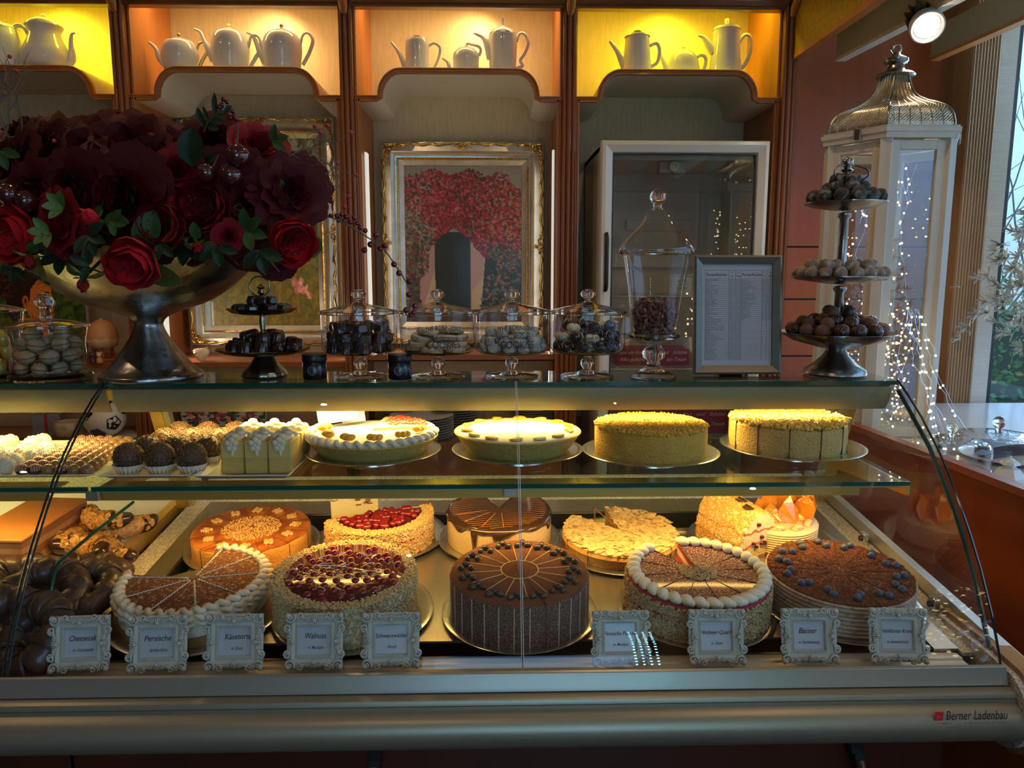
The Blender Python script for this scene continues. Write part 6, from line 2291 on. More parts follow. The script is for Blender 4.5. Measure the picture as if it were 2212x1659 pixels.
# ================================================================== JARS AND STANDS
FOOTP = [(0, 0), (.054, 0), (.056, .002), (.050, .005), (.020, .009), (.009, .014), (.0085, .018), (.014, .024), (.013, .034), (.008, .040), (.008, .044), (.014, .050), (.0, .052)]


def pjar(px, Y, label, r=.077, h=.080, z0=.050, txt=True, fill=None, off=0.0):
    p = toppt(px, Y)
    t = thing('glass_jar', label, 'jar', p, (0, 0, 0), 'footed glass jars with lettering')
    obj('foot', MB().lathe(FOOTP, 40), JARS, t, smooth=60)
    obj('bowl', MB().lathe([(0, z0 + .001), (.05, z0 + .001), (r - .006, z0 + .003), (r, z0 + .010), (r, z0 + h)], 64), JARG, t, smooth=60)
    obj('bowl_base', MB().lathe([(0, z0), (.05, z0), (r - .010, z0 + .001), (r - .012, z0 + .004), (0, z0 + .004)], 48), JARG, t, smooth=60)
    l = obj('lid', MB().lathe([(r, z0 + h), (r + .003, z0 + h + .003), (r + .002, z0 + h + .007), (r - .012, z0 + h + .010), (.05, z0 + h + .014), (.02, z0 + h + .020), (.008, z0 + h + .026)], 64), JARG, t, smooth=60)
    obj('lid_rim', MB().lathe([(r - .002, z0 + h), (r + .0035, z0 + h + .002), (r + .0035, z0 + h + .006), (r - .002, z0 + h + .007), (r - .002, z0 + h)], 64), JARS, t, smooth=60)
    zk = z0 + h + .024
    obj('lid_knob', MB().lathe([(0, zk), (.008, zk), (.006, zk + .004), (.009, zk + .008), (.0155, zk + .014), (.0155, zk + .019), (.010, zk + .024), (.006, zk + .026), (0, zk + .027)], 32), JARS, l, smooth=60)
    if txt:
        Rb = r + .0006
        for s, sz, zz, fit, arc in (("THE ROBINSON'S", .0135, z0 + .053, .074, 4), ('Fresh Homemade', .011, z0 + .034, .060, 3), ('COOKIES', .021, z0 + .016, .070, 0)):
            text(s, sz, INK, t, (0, 0, zz), (PI / 2, 0, off), bend=(Rb, arc), fit=fit, shear=.3 if 'Fresh' in s else 0)
        m = MB()
        for sg in (-1, 1):
            pts = [(sg * (.002 + .011 * k / 8), .0022 * math.sin(k * .9)) for k in range(9)]
            m.tube([(Rb * math.sin(x / Rb + off), -Rb * math.cos(x / Rb + off), z0 + .046 + zz) for x, zz in pts], [.0009] * 9, 4)
        obj('moustache_mark', m, INK, t)
    return t, p, z0 + .004


def pieces(maker, p, r, z0, rows, label, cat, name, grp, seed=0, jit=.2, rmin=.012):
    """a pile of single things in rings; maker(parent) adds the meshes of one"""
    rr_ = random.Random(seed)
    spots = []
    z = z0
    for n, rad, dz in rows:
        o = rr_.random() * 6
        for k in range(n):
            a = o + k * 2 * PI / n + rr_.uniform(-jit, jit) / max(1, n) * 2
            spots.append((p[0] + rad * math.cos(a), p[1] + rad * math.sin(a), p[2] + dz))
    spots.sort(key=lambda s: s[1])
    half = (len(spots) + 1) // 2
    out = []
    for grpn, ss in (('front', spots[:half]), ('rear', spots[half:])):
        ss = sorted(ss, key=lambda s: s[0])
        for i, s in enumerate(ss):
            out.append((s, label + ', %s half, %s' % (grpn, nth(i, len(ss)))))
    protos = []
    for i, (s, lb) in enumerate(out):
        rot = (rr_.uniform(-.2, .2), rr_.uniform(-.2, .2), rr_.random() * 6.28)
        if len(protos) < len(maker):
            t = thing(name, lb, cat, s, rot, grp)
            maker[len(protos)](t)
            protos.append(t)
        else:
            dup(protos[rr_.randrange(len(protos))], s, rot, lb)


def mk_dark(w=.024, h=.018):
    def f(t):
        obj('praline_body', MB().box((0, 0, h / 2), (w, w, h), top=.86), CHOC, t, bevel=.003)
        obj('praline_ridge', MB().tube([(-w * .3, -w * .2, h + .0006), (0, w * .2, h + .0006), (w * .3, -w * .2, h + .0006)], .0012, 5), CHOC, t)
    return f


def mk_ridged(t):
    obj('praline_body', MB().lathe([(0, 0), (.014, 0), (.0125, .02), (.010, .023), (0, .023)], 40, wob=lambda a, z: 1 + .05 * math.sin(a * 10)), CHOC, t, smooth=60)


SUG = mat('icing_sugar', (.72, .68, .60), .8, c2=(.60, .50, .38), ns=60)
COOK = mat('cookie', (.50, .27, .09), .7, c2=(.60, .36, .14), ns=50, bump=.5, bs=150)


def mk_cookie(t):
    obj('cookie_base', MB().lathe([(0, 0), (.022, 0), (.023, .003), (.022, .006), (0, .006)], 36, wob=lambda a, z: 1 + .05 * math.cos(a * 9)), COOK, t, smooth=60)
    obj('sugar_ring', MB().lathe([(.007, .0062), (.0215, .0062), (.021, .0105), (.008, .011), (.007, .0062)], 36, wob=lambda a, z: 1 + .05 * math.cos(a * 9)), SUG, t, smooth=60)
    obj('jam_centre', MB().ball((0, 0, .008), .0065, 10, 6, (1, 1, .5)), CHOC, t, smooth=180)


def mk_sugared(t):
    obj('sweet_body', MB().ball((0, 0, .009), .0125, 10, 8, (1.2, .9, .75), nz=.5, nf=60), mat('sugared_grey', (.36, .34, .30), .8, c2=(.62, .60, .55), ns=130, mix=(.4, .6), bump=.5, bs=200) if 'sugared_grey' not in bpy.data.materials else bpy.data.materials['sugared_grey'], t, smooth=180)
    m = MB()
    for _ in range(30):
        d = Vector((rnd.gauss(0, 1), rnd.gauss(0, 1), rnd.gauss(0, 1))).normalized()
        m.chip(Vector((0, 0, .009)) + Vector((d.x * .014, d.y * .0108, d.z * .009)), .0009)
    obj('sugar_grains', m, SUG, t, smooth=0, kind='stuff')


IVO = mat('white_chocolate', (.70, .64, .42), .35, coat=.25)


def mk_heart(t):
    obj('chocolate_body', MB().ball((-.005, 0, .009), .010, 12, 8, (1, 1.2, .9)).ball((.005, 0, .009), .010, 12, 8, (1, 1.2, .9)), IVO, t, smooth=180)
    obj('chocolate_crumb', MB().box((0, 0, .0178), (.006, .002, .0015)), MILK, t)


def mk_dball(t):
    obj('chocolate_body', MB().ball((0, 0, .012), .0125, 14, 10, (1, 1, .95)), mat('navy_chocolate', (.03, .022, .022), .2, coat=.6) if 'navy_chocolate' not in bpy.data.materials else bpy.data.materials['navy_chocolate'], t, smooth=180)
    obj('chocolate_line', MB().tube([(.0125 * math.cos(w), 0, .012 + .0122 * math.sin(w)) for w in [PI * k / 8 for k in range(9)]], .0006, 4), IVO, t)


t, p, z = pjar(779, 1.575, 'leftmost of the four footed glass jars, full of dark pralines', off=-.45)
pieces([mk_dark(), mk_ridged], p, .06, z, [(9, .055, z), (4, .026, z), (9, .054, z + .020), (4, .024, z + .021), (7, .050, z + .041), (2, .018, z + .042)], 'dark praline in the first footed jar', 'praline', 'praline', 'dark pralines in the first footed jar', 1)
t, p, z = pjar(947, 1.575, 'second footed glass jar from the left, with sugared jam cookies', off=.22)
pieces([mk_cookie], p, .05, z, [(6, .046, z), (6, .044, z + .012), (5, .040, z + .024), (3, .030, z + .036)], 'sugared cookie in the second footed jar', 'cookie', 'cookie', 'jam cookies in the second footed jar', 4)
t, p, z = pjar(1106, 1.575, 'third footed glass jar from the left, with grey sugar-coated sweets', off=.12)
pieces([mk_sugared], p, .05, z, [(12, .058, z), (7, .036, z), (11, .056, z + .014), (6, .032, z + .016), (8, .045, z + .030), (3, .018, z + .033)], 'sugar-coated sweet in the third footed jar', 'sweet', 'sugared_sweet', 'sugared sweets in the third footed jar', 3)
t, p, z = pjar(1268, 1.57, 'rightmost footed glass jar with ivory and dark chocolates', off=.18)
pieces([mk_heart, mk_dball], p, .05, z, [(10, .057, z), (5, .032, z), (9, .055, z + .021), (4, .026, z + .022), (6, .044, z + .041)], 'ivory or dark chocolate in the fourth footed jar', 'chocolate', 'chocolate', 'mixed chocolates in the fourth footed jar', 5)

# lidded jars at the far left
def ljar(px, label, r, h, zl, Y=1.575):
    p = toppt(px, Y)
    t = thing('glass_jar', label, 'jar', p)
    obj('jar_wall', MB().lathe([(0, .006), (r - .004, .006), (r - .002, .012), (r - .004, h * .7), (r + .002, h)], 56), JARG, t, smooth=50)
    obj('jar_base', MB().lathe([(0, 0), (r + .004, 0), (r + .006, .005), (r + .003, .010), (r - .003, .012), (r - .006, .008), (0, .005)], 56), JARS, t, smooth=50)
    l = obj('lid', MB().lathe([(r + .004, h), (r + .005, h + .004), (r - .01, h + .009), (r * .6, h + .014), (.012, h + .018)], 56), JARG, t, smooth=50)
    obj('lid_rim', MB().lathe([(r, h), (r + .006, h + .001), (r + .006, h + .005), (r, h + .006), (r, h)], 56), JARS, t, smooth=50)
    zk = h + .016
    obj('lid_knob', MB().lathe([(0, zk), (.011, zk), (.010, zk + .020), (.016, zk + .028), (.0185, zk + .036), (.015, zk + .044), (.010, zk + .047), (.009, zk + .052), (0, zk + .054)], 32), JARS, l, smooth=50)
    return t, p


def mk_nut(t):
    m = MB()
    m.ball((0, 0, .012), .0165, 16, 10, (1.1, .85, .8))
    for v in range(len(m.v)):
        x, y, z = m.v[v]
        k = 1 + .10 * math.sin(math.atan2(z - .012, y) * 9)
        m.v[v] = (x, y * k, .012 + (z - .012) * k)
    obj('nut_shell', m, mat('walnut_cookie', (.52, .37, .20), .6, c2=(.40, .26, .13), ns=40) if 'walnut_cookie' not in bpy.data.materials else bpy.data.materials['walnut_cookie'], t, smooth=60)
    obj('cream_seam', MB().lathe([(.0172, -.0014), (.0178, 0), (.0172, .0014)], 20, Matrix.Translation((0, 0, .012)) @ Matrix.Diagonal((1.08, .85, 1, 1))), MILK, t)


t, p = ljar(108, 'lidded glass jar of walnut-shaped cookies at the left', .072, .104, 0)
pieces([mk_nut], p, .05, 0, [(7, .048, .012), (3, .02, .012), (7, .046, .036), (3, .018, .038), (6, .043, .060), (2, .015, .062), (4, .038, .080)], 'walnut-shaped cookie in the left lidded jar', 'cookie', 'walnut_cookie', 'walnut-shaped cookies', 6)
t, p = ljar(-32, 'lidded glass jar of fruit jellies, cut off by the left photo edge', .075, .135, 0, 1.585)


def mk_jelly(c):
    def f(t):
        obj('jelly_body', MB().ball((0, 0, .012), .014, 14, 9, (1, .8, 1.3)), mat('jelly_%d' % int(c[0] * 100), c, .3, coat=.5), t, smooth=180)
    return f


pieces([mk_jelly((.55, .42, .05)), mk_jelly((.60, .12, .08))], p, .05, 0, [(7, .045, .012), (7, .044, .040), (6, .042, .066)], 'fruit jelly in the jar at the photo edge', 'sweet', 'fruit_jelly', 'fruit jellies in the edge jar', 8)

# tall apothecary jar
p = toppt(1411, 1.565)
t = thing('apothecary_jar', 'tall footed glass jar with domed lid, half full of dried petals', 'jar', p)
k = .00095
def L(pts, n=56):
    return MB().lathe([(a * k, b * k) for a, b in pts], n)
obj('foot', L([(0, 0), (50, 0), (52, 3), (46, 8), (22, 18), (14, 26), (16, 34), (24, 44), (25, 54), (18, 64), (16, 68), (0, 68)]), JARS, t, smooth=60)
obj('cup', L([(0, 68), (20, 70), (42, 78), (52, 86), (54, 92), (48, 94)]), JARG, t, smooth=60)
obj('cup_rim', L([(47, 88), (54, 86), (56, 91), (52, 95), (46, 94), (47, 88)]), JARS, t, smooth=60)
obj('jar_wall', L([(0, 78), (38, 82), (46, 96), (52, 130), (60, 190), (68, 240), (72, 262)]), JARG, t, smooth=60)
l = obj('lid', L([(72, 262), (80, 266), (82, 272), (78, 282), (66, 298), (50, 312), (38, 322), (30, 336), (24, 350), (14, 358), (10, 362)]), JARG, t, smooth=60)
obj('lid_rim', L([(76, 264), (83, 267), (83, 272), (77, 272), (76, 264)]), JARS, t, smooth=60)
obj('lid_collar', L([(0, 355), (12, 356), (9, 362), (10, 368), (0, 368)]), JARS, l, smooth=60)
obj('lid_knob', MB().ball((0, 0, 384 * k), 17 * k, 24, 16), JARS, l, smooth=180)
m = MB()
for _ in range(1900):
    z = 84 + 85 * rnd.random() ** .9
    rr_ = (40 + (z - 84) * .16) * math.sqrt(rnd.random()) * .97
    if z > 140:
        rr_ *= max(.2, 1 - ((z - 140) / 34) ** 2 * .55)
    a = rnd.random() * 6.28
    Q = Matrix.Translation((rr_ * math.cos(a) * k, rr_ * math.sin(a) * k, z * k)) @ Euler((rnd.random() * 6, rnd.random() * 6, rnd.random() * 6)).to_matrix().to_4x4()
    s = .0045 + .003 * rnd.random()
    m.add([(-s, 0, 0), (0, -s * .6, s * .3), (s, 0, 0), (0, s * .6, s * .3)], [(0, 1, 2, 3)], Q)
obj('dried_petals', m, mat('dried_petals', (.20, .05, .06), .7, c2=(.34, .20, .12), ns=60, mix=(.4, .6)), t, smooth=0, kind='stuff')

# black tins
for px, lb in ((680, 'small black candle tin standing beside the two-tier stand'), (864, 'small black candle tin between the first two footed jars')):
    p = toppt(px, 1.555 if px < 700 else 1.55)
    t = thing('candle_tin', lb, 'tin', p, (0, 0, 0), 'black candle tins')
    obj('tin_body', MB().lathe([(0, 0), (.0225, 0), (.024, .002), (.024, .034), (.022, .036), (0, .036)], 40), mat('black_tin', (.012, .013, .016), .25, coat=.4) if px == 680 else bpy.data.materials['black_tin'], t, smooth=50)
    obj('tin_lid', MB().lathe([(0, .036), (.0245, .036), (.0252, .038), (.0252, .048), (.024, .050), (0, .050)], 40), BLACK, t, smooth=50)
    Rb = .0244
    gm = bpy.data.materials.get('grey_print') or mat('grey_print', (.30, .31, .32), .5)
    m = MB()
    for rr_ in (.009, .0076):
        m.tube([(Rb * math.sin(rr_ * math.cos(w) / Rb), -Rb * math.cos(rr_ * math.cos(w) / Rb), .019 + rr_ * math.sin(w)) for w in [2 * PI * i / 28 for i in range(28)]], .0004, 4, closed=True)
    for tri in (0, PI / 3):
        m.tube([(Rb * math.sin(.006 * math.cos(tri + j * 2.094) / Rb), -Rb * math.cos(.006 * math.cos(tri + j * 2.094) / Rb), .019 + .006 * math.sin(tri + j * 2.094)) for j in range(3)], .0004, 4, closed=True)
    obj('round_emblem', m, gm, t)

# two-tier stand
SILT = mat('tarnished_silver', (.42, .38, .27), .25, 1, c2=(.26, .23, .15), ns=14, bump=.3, bs=30)
p = toppt(572, 1.59)
t = thing('tiered_stand', 'two-tier silver stand piled with dark pralines', 'stand', p)
s = .00096
obj('stand_foot', MB().lathe([(0, 0), (46 * s, 0), (48 * s, 3 * s), (44 * s, 12 * s), (30 * s, 28 * s), (22 * s, 40 * s), (18 * s, 48 * s), (0, 50 * s)], 48, wob=lambda a, z: 1 + .02 * math.cos(a * 16)), SILT, t, smooth=60)
obj('lower_plate', MB().lathe([(0, 48 * s), (50 * s, 47 * s), (80 * s, 52 * s), (97 * s, 60 * s), (98 * s, 61.5 * s), (80 * s, 54.5 * s), (50 * s, 50 * s), (0, 50 * s)], 64, wob=lambda a, z: 1 + .03 * math.cos(a * 12)), SILT, t, smooth=60)
obj('stand_column', MB().lathe([(9 * s, 50 * s), (6 * s, 62 * s), (7 * s, 80 * s), (5 * s, 100 * s), (8 * s, 118 * s), (6 * s, 132 * s), (0, 134 * s)], 20), SILT, t, smooth=60)
obj('upper_plate', MB().lathe([(0, 133 * s), (40 * s, 134 * s), (60 * s, 138 * s), (72 * s, 146 * s), (73 * s, 147 * s), (58 * s, 140.5 * s), (36 * s, 136.5 * s), (0, 136 * s)], 64, wob=lambda a, z: 1 + .03 * math.cos(a * 12)), SILT, t, smooth=60)
obj('finial', MB().lathe([(4 * s, 136 * s), (4 * s, 176 * s), (8 * s, 180 * s), (5 * s, 188 * s), (9 * s, 192 * s), (0, 200 * s)], 16), SILT, t, smooth=60)
obj('ring_handle', MB().tube([(21 * s * math.cos(w), -.01, (194 + 21 * math.sin(w)) * s) for w in [2 * PI * i / 32 for i in range(32)]], 1.8 * s, 8, closed=True), SILT, t, smooth=60)
pieces([mk_dark(.019, .016), mk_ridged], p, .05, 0, [(12, 66 * s, 58 * s), (8, 36 * s, 52 * s), (7, 34 * s, 74 * s), (5, 20 * s, 78 * s)], 'dark praline, two-tier stand lower plate', 'praline', 'praline', 'dark pralines on the two-tier stand', 12)
pieces([mk_dark(.019, .016)], p, .05, 0, [(10, 50 * s, 139 * s), (6, 25 * s, 139 * s), (6, 22 * s, 156 * s)], 'dark praline, two-tier stand upper plate', 'praline', 'praline', 'dark pralines on the two-tier stand', 13)

# three-tier stand
p = toppt(1797, 1.59)
p.x += .006
t = thing('tiered_stand', 'tall three-tier pewter stand with truffles on each bowl', 'stand', p)
def ham(a, z):
    return 1 + .012 * math.sin(a * 9 + z * 200) * math.sin(a * 4)
obj('stand_foot', MB().lathe([(0, 0), (60 * s, 0), (66 * s, 3 * s), (64 * s, 12 * s), (46 * s, 24 * s), (28 * s, 42 * s), (20 * s, 56 * s), (30 * s, 60 * s), (0, 61 * s)], 56), PEWTER, t, smooth=60)
dishes = [(58, 122, 92, 'lower_dish'), (197, 104, 214, 'middle_dish'), (353, 84, 369, 'upper_dish')]
zc = []
for z0, r, z1, nm in dishes:
    obj(nm, MB().lathe([(0, z0 * s), (r * .3 * s, (z0 + 2) * s), (r * .75 * s, (z0 + (z1 - z0) * .5) * s), (r * s, z1 * s), (r * s, (z1 + 2) * s), (r * .74 * s, (z0 + (z1 - z0) * .5 + 3) * s), (r * .3 * s, (z0 + 5) * s), (0, (z0 + 4) * s)], 72, wob=ham), PEWTER, t, smooth=60)
for a, b, r0, r1 in ((62, 196, 13, 9), (200, 352, 12, 9)):
    obj('stand_column', MB().lathe([(r0 * s, a * s), (r0 * s, (a + 30) * s), ((r0 - 2) * s, (a + 34) * s), (r1 * s, (b - 16) * s), ((r1 + 5) * s, (b - 10) * s), ((r1 + 5) * s, (b - 4) * s), (0, b * s)], 24), PEWTER, t, smooth=60)
obj('finial', MB().lathe([(6 * s, 357 * s), (6 * s, 418 * s), (14 * s, 424 * s), (8 * s, 434 * s), (13 * s, 438 * s), (6 * s, 442 * s), (12 * s, 452 * s), (11 * s, 460 * s), (0, 466 * s)], 24), PEWTER, t, smooth=60)
obj('ring_handle', MB().tube([(37 * s * math.cos(w), -.012 - .01 * math.cos(w * 2), (430 + 19 * math.sin(w)) * s) for w in [2 * PI * i / 36 for i in range(36)]], 2.4 * s, 8, closed=True), PEWTER, t, smooth=60)


def mk_truf(nm, c, c2, r, stripes=False, vein=False):
    def f(t):
        mm = bpy.data.materials.get(nm) or mat(nm, c, .35 if stripes else .75, c2=c2, ns=70 if not vein else 40, mix=(.46, .6), dist=2 if vein else 0, bump=.4, bs=150, coat=.4 if stripes else 0)
        obj('truffle_body', MB().ball((0, 0, r * .95), r, 16, 11, nz=.12, nf=70, seed=r * 999), mm, t, smooth=180)
        if stripes:
            m = MB()
            for q in range(-2, 3):
                o = q * r * .3
                rr_ = math.sqrt(r * r * 1.03 - o * o)
                m.tube([(o, rr_ * math.cos(w), r * .95 + rr_ * math.sin(w)) for w in [PI * k / 10 for k in range(11)]], r * .045, 4)
            obj('chocolate_lines', m, MILK, t)
    return f


pieces([mk_truf('veined_truffle', (.035, .032, .028), (.20, .19, .17), .0155, vein=True)], p, .05, 0, [(12, 66 * s, 366 * s), (7, 38 * s, 364 * s), (6, 32 * s, 384 * s), (3, 17 * s, 402 * s)], 'dark grey truffle on the top bowl', 'truffle', 'truffle', 'truffles on the top bowl', 21)
pieces([mk_truf('dusted_truffle', (.26, .19, .14), (.48, .42, .36), .0135)], p, .05, 0, [(17, 84 * s, 208 * s), (12, 58 * s, 208 * s), (7, 36 * s, 224 * s), (9, 62 * s, 224 * s)], 'sugar-dusted truffle on the middle bowl', 'truffle', 'truffle', 'truffles on the middle bowl', 22)
pieces([mk_truf('glossy_dark_truffle', (.03, .012, .010), (.06, .02, .015), .0150, stripes=True), mk_truf('milk_truffle', (.15, .065, .035), (.20, .09, .05), .0145)], p, .05, 0,
       [(16, 92 * s, 86 * s), (12, 64 * s, 84 * s), (8, 44 * s, 104 * s), (9, 70 * s, 100 * s), (4, 24 * s, 122 * s)], 'chocolate truffle on the lowest bowl', 'truffle', 'truffle', 'truffles on the lowest bowl', 23)

# menu in its metal frame
q0 = toppt(1590, 1.585)
t = thing('price_list', 'price list of cakes in a grey metal stand frame', 'menu', q0, (math.radians(-6), 0, 0))
W2, H2 = .184, .252
FRM = mat('grey_metal_frame', (.20, .18, .14), .4, .7, c2=(.17, .155, .12), ns=80, st=(.1, 1, 1))
obj('frame', ringframe(MB(), W2 - .036, H2 - .040, [(0, .002), (0, .006), (.014, .012), (.018, .010), (.018, -.004)]), FRM, t, smooth=20, loc=(0, 0, H2 / 2 + .0), solid=0)
obj('frame_back', MB().box((0, .002, H2 / 2), (W2 - .002, .003, H2 - .006)), BLACK, t)
obj('stand_leg', MB().box((0, .035, H2 * .3), (.05, .003, H2 * .62), Matrix.Rotation(-.25, 4, 'X')), BLACK, t)
obj('paper', MB().box((0, -.0008, H2 / 2), (W2 - .032, .001, H2 - .034)), mat('menu_paper', (.46, .45, .46), .6), t)
m = MB()
x0, x1 = -W2 / 2 + .025, W2 / 2 - .022
zt, zb = H2 - .032, .032
cols = [x0, x0 + .050, x0 + .0635, x0 + .0755, x0 + .120, x0 + .130, x1]
for i, x in enumerate(cols):
    m.box2((x - .00018, -.0016, zb), (x + .00018, -.0013, zt))
nr = 41
rowz = [zt, zt - .018] + [zt - .018 - (zt - .018 - zb) * k / nr for k in range(1, nr + 1)]
for z in rowz:
    m.box2((x0, -.0016, z - .00016), (x1, -.0013, z + .00016))
obj('table_lines', m, INK, t, smooth=0)
for x in (x0 + .0015, cols[3] + .0015):
    text('Torten/Kuchen', .0075, INK, t, (x, -.0017, zt - .012), (PI / 2, 0, 0), shear=.15, align='LEFT', fit=.043)
for x in (cols[1] + .006, cols[4] + .005):
    text('To', .004, INK, t, (x, -.0017, zt - .006), (PI / 2, 0, 0), shear=.2)
    text('Go', .004, INK, t, (x, -.0017, zt - .014), (PI / 2, 0, 0), shear=.2)
for x in (cols[2] + .006, cols[5] + .006):
    text('im', .004, INK, t, (x, -.0017, zt - .006), (PI / 2, 0, 0), shear=.2)
    text('Café', .0045, INK, t, (x, -.0017, zt - .014), (PI / 2, 0, 0), shear=.2)
A_ = '''Apfelkuchen (Blech);Apfeltorte;Berliner;Bienenstich Torte;Baiser Torte;Baumkuchen Torte;Biskuitrolle Törtchen;Champagner Sahne;Cheesecake;Donauwelle;Erdbeer Törtchen;Erdbeer Sahne;Engadiner Walnuss;Eierlikör Sahne;Eclair;Erdbeer Herz;Fliederbeer;Frankfurter Kranz;Friesen;Granatapfel;Hippenrollen (ohne Sahne);Hippenrollen (mit Sahne);Himbeer Käsesahne;Erdbeertörtchen (ohne Sahne);Himbeertörtchen (ohne Sahne);Himbeertörtchen (mit Sahne);Kringel;Käsetorte;Kirsch-Baiser;Käsesahne Mandarine;Lübecker Marzipan (Schnitte);Lübecker Marzipan;Marmorkuchen;Mandelhörnchen;Mohntorte;Mocca Buttercreme;Mandelschnitte;Nougat Schnitte;Napoleon Schnitte;Nougat Buttercreme;Napoleon Torte'''.split(';')
B_ = '''Petit Four;Persische Schoko;Persische Rolle;Persische Pistazie;Prinzessin Buttercreme;Punschtorte;Rüblitorte;Schmand Mandarinen;Schwarzwälder Schoko;Schwarzwälder mit Sahne;Schoko Buttercreme;Sachertorte;Schwarzwälder Kirsch;Spanische Vanille;Trüffel Torte;Windbeutel;Zitronen Rolle;Zitronentorte;Zitronen Sahne;Sahnebaiser;Sahne'''.split(';')
names = '\n'.join(A_)
rh = (zt - .018 - zb) / nr


def column(lines, x, sz=.0032):
    c = bpy.data.curves.new('c', 'FONT')
    c.body = '\n'.join(lines)
    c.size = sz
    c.space_line = rh / sz
    c.resolution_u = 1
    o = bpy.data.objects.new('c', c)
    COL.objects.link(o)
    me = bpy.data.meshes.new_from_object(o.evaluated_get(bpy.context.evaluated_depsgraph_get()))
    bpy.data.objects.remove(o)
    me.materials.clear()
    me.materials.append(INK)
    o = obj('menu_lines', me, None, t, loc=(x, -.0017, zt - .018 - rh * .78), rot=(PI / 2, 0, 0))


column(A_, x0 + .001)
column(B_, cols[3] + .001)
column(['%s,%s €' % ('3344345'[i % 7], '755002'[i % 6] + '0') for i in range(41)], cols[1] + .002)
column(['%s,%s €' % ('4455456'[i % 7], '052905'[i % 6] + '0') for i in range(41)], cols[2] + .002)
column(['%s,%s €' % ('4434345'[i % 7], '550702'[i % 6] + '0') for i in range(21)], cols[4] + .001, .003)
column(['%s,%s €' % ('5554456'[i % 7], '052905'[i % 6] + '0') for i in range(21)], cols[5] + .002, .003)

# ================================================================== CAKE LABELS
IVF = mat('ivory_frame', (.50, .51, .44), .5, c2=(.56, .54, .45), ns=30)
CARD = mat('label_card', (.50, .52, .56), .35, coat=.4)
FS = .088


def label_proto():
    m = ringframe(MB(), .050, .046, [(0, .002), (0, .006), (.003, .0075), (.006, .006), (.011, .0085), (.0145, .006), (.015, 0)])
    fr_ = m.mesh('frame', 25)
    fr_.materials.append(IVF)
    m = MB()
    for k in range(22):
        x = -.026 + .052 * k / 21
        for z in (-.0245, .0245):
            m.ball((x, -.0075, z), .0011, 6, 4)
    for k in range(19):
        z = -.0235 + .047 * k / 18
        for x in (-.0265, .0265):
            m.ball((x, -.0075, z), .0011, 6, 4)
    beads = m.mesh('beads', 180)
    beads.materials.append(IVF)
    r2 = random.Random(3)
    m = MB()
    for sx in (-1, 1):
        for sz in (-1, 1):
            Q = Matrix.Translation((sx * .038, -.0085, sz * .036)) @ Matrix.Diagonal((sx, 1, sz, 1))
            curl(m, (.001, .001), .0085, 1.5, 2.4, .0024, 1, M=Q)
            curl(m, (-.0150, .0045), .0065, 1.5, .5, .0021, -1, M=Q)
            curl(m, (.0045, -.0150), .0065, 1.5, 4.0, .0021, 1, M=Q)
            m.ball((.004, -.002, .004), .0048, 8, 6, M=Q)
            for k in range(4):
                m.ball((-.018 - k * .003, -.001, .002 - k * .001), .0030 - k * .0005, 6, 5, M=Q)
                m.ball((.002 - k * .001, -.001, -.018 - k * .003), .0030 - k * .0005, 6, 5, M=Q)
    for x, z, a in ((0, .0355, 0), (0, -.0355, PI), (-.0375, 0, -PI / 2), (.0375, 0, PI / 2)):
        Q = Matrix.Translation((x, -.0095, z)) @ Matrix.Rotation(a, 4, 'Y')
        for k in range(-3, 4):
            m.ball((k * .0032, 0, .0022 - abs(k) * .0008), .0030 - abs(k) * .0003, 7, 5, (.6, .8, 1.4), M=Q)
        m.ball((0, -.002, -.003), .0036, 8, 6, M=Q)
        for g in (-1, 1):
            curl(m, (g * .0095, -.0005), .004, 1.2, 0 if g > 0 else PI, .0014, g, M=Q)
    m.add(ringframe(MB(), .072, .068, [(0, .002), (.004, .006), (.009, .003)]).v, ringframe(MB(), .072, .068, [(0, .002), (.004, .006), (.009, .003)]).f)
    scr = m.mesh('carved_scrolls', 180)
    scr.materials.append(IVF)
    return fr_, beads, scr


fr_me, bd_me, sc_me = label_proto()
LB = [(172, 1456, 'Cheesecake', 'm. Granatapfel', .05, .004, .03), (340, 1456, 'Persische', 'Schoko-Sahne', .04, -.002, -.02), (506, 1452, 'Käsetorte', 'm. Quark', .02, .004, 0), (679, 1450, 'Walnuss', 'm. Marzipan', .0, 0, 0),
      (845, 1448, 'Schwarzwälder', 'Kirsch', .02, 0, 0), (1341, 1443, 'Persische Pistazie', 'm. Marzipan', 0, 0, 0), (1549, 1440, 'Himbeer-Quark', 'm. Sahne', -.01, 0, 0), (1750, 1438, 'Baiser', 'm. Stachelbeeren', -.03, -.002, 0), (1941, 1437, 'Frankfurter Kranz', 'm. Amarena-Kirsch', -.05, 0, .02)]
for i, (px, py, a, b, yaw, dx, roll) in enumerate(LB):
    q = at(px, py - 4, Z=.8655)
    t = thing('cake_label', 'ornate ivory label frame at the glass foot reading %s, %s' % (a, b), 'label', (q.x, q.y + .004, .8652), (math.radians(-14), 0, yaw * 1.3), 'ornate cake labels')
    z = .0445
    for nm, me in (('frame', fr_me), ('beads', bd_me), ('carved_scrolls', sc_me)):
        obj(nm, me, None, t, loc=(0, 0, z))
    obj('card', MB().box((0, -.001, z), (.056, .0016, .052)), CARD, t)
    obj('prop', MB().box((0, .016, .03), (.02, .0015, .06), Matrix.Rotation(-.35, 4, 'X')), IVF, t)
    f1 = min(.048, .0040 * len(a) + .006) if len(a) < 13 else .052
    o = text(a, .0125 if len(a) < 11 else .0095, INK, t, (dx, -.0022, z + .003), (PI / 2, 0, 0), shear=.22, fit=f1)
    text(b, .0068, INK, t, (dx * .5 + .001, -.0022, z - .0135), (PI / 2, 0, 0), shear=.22, fit=min(.034, .0023 * len(b)))

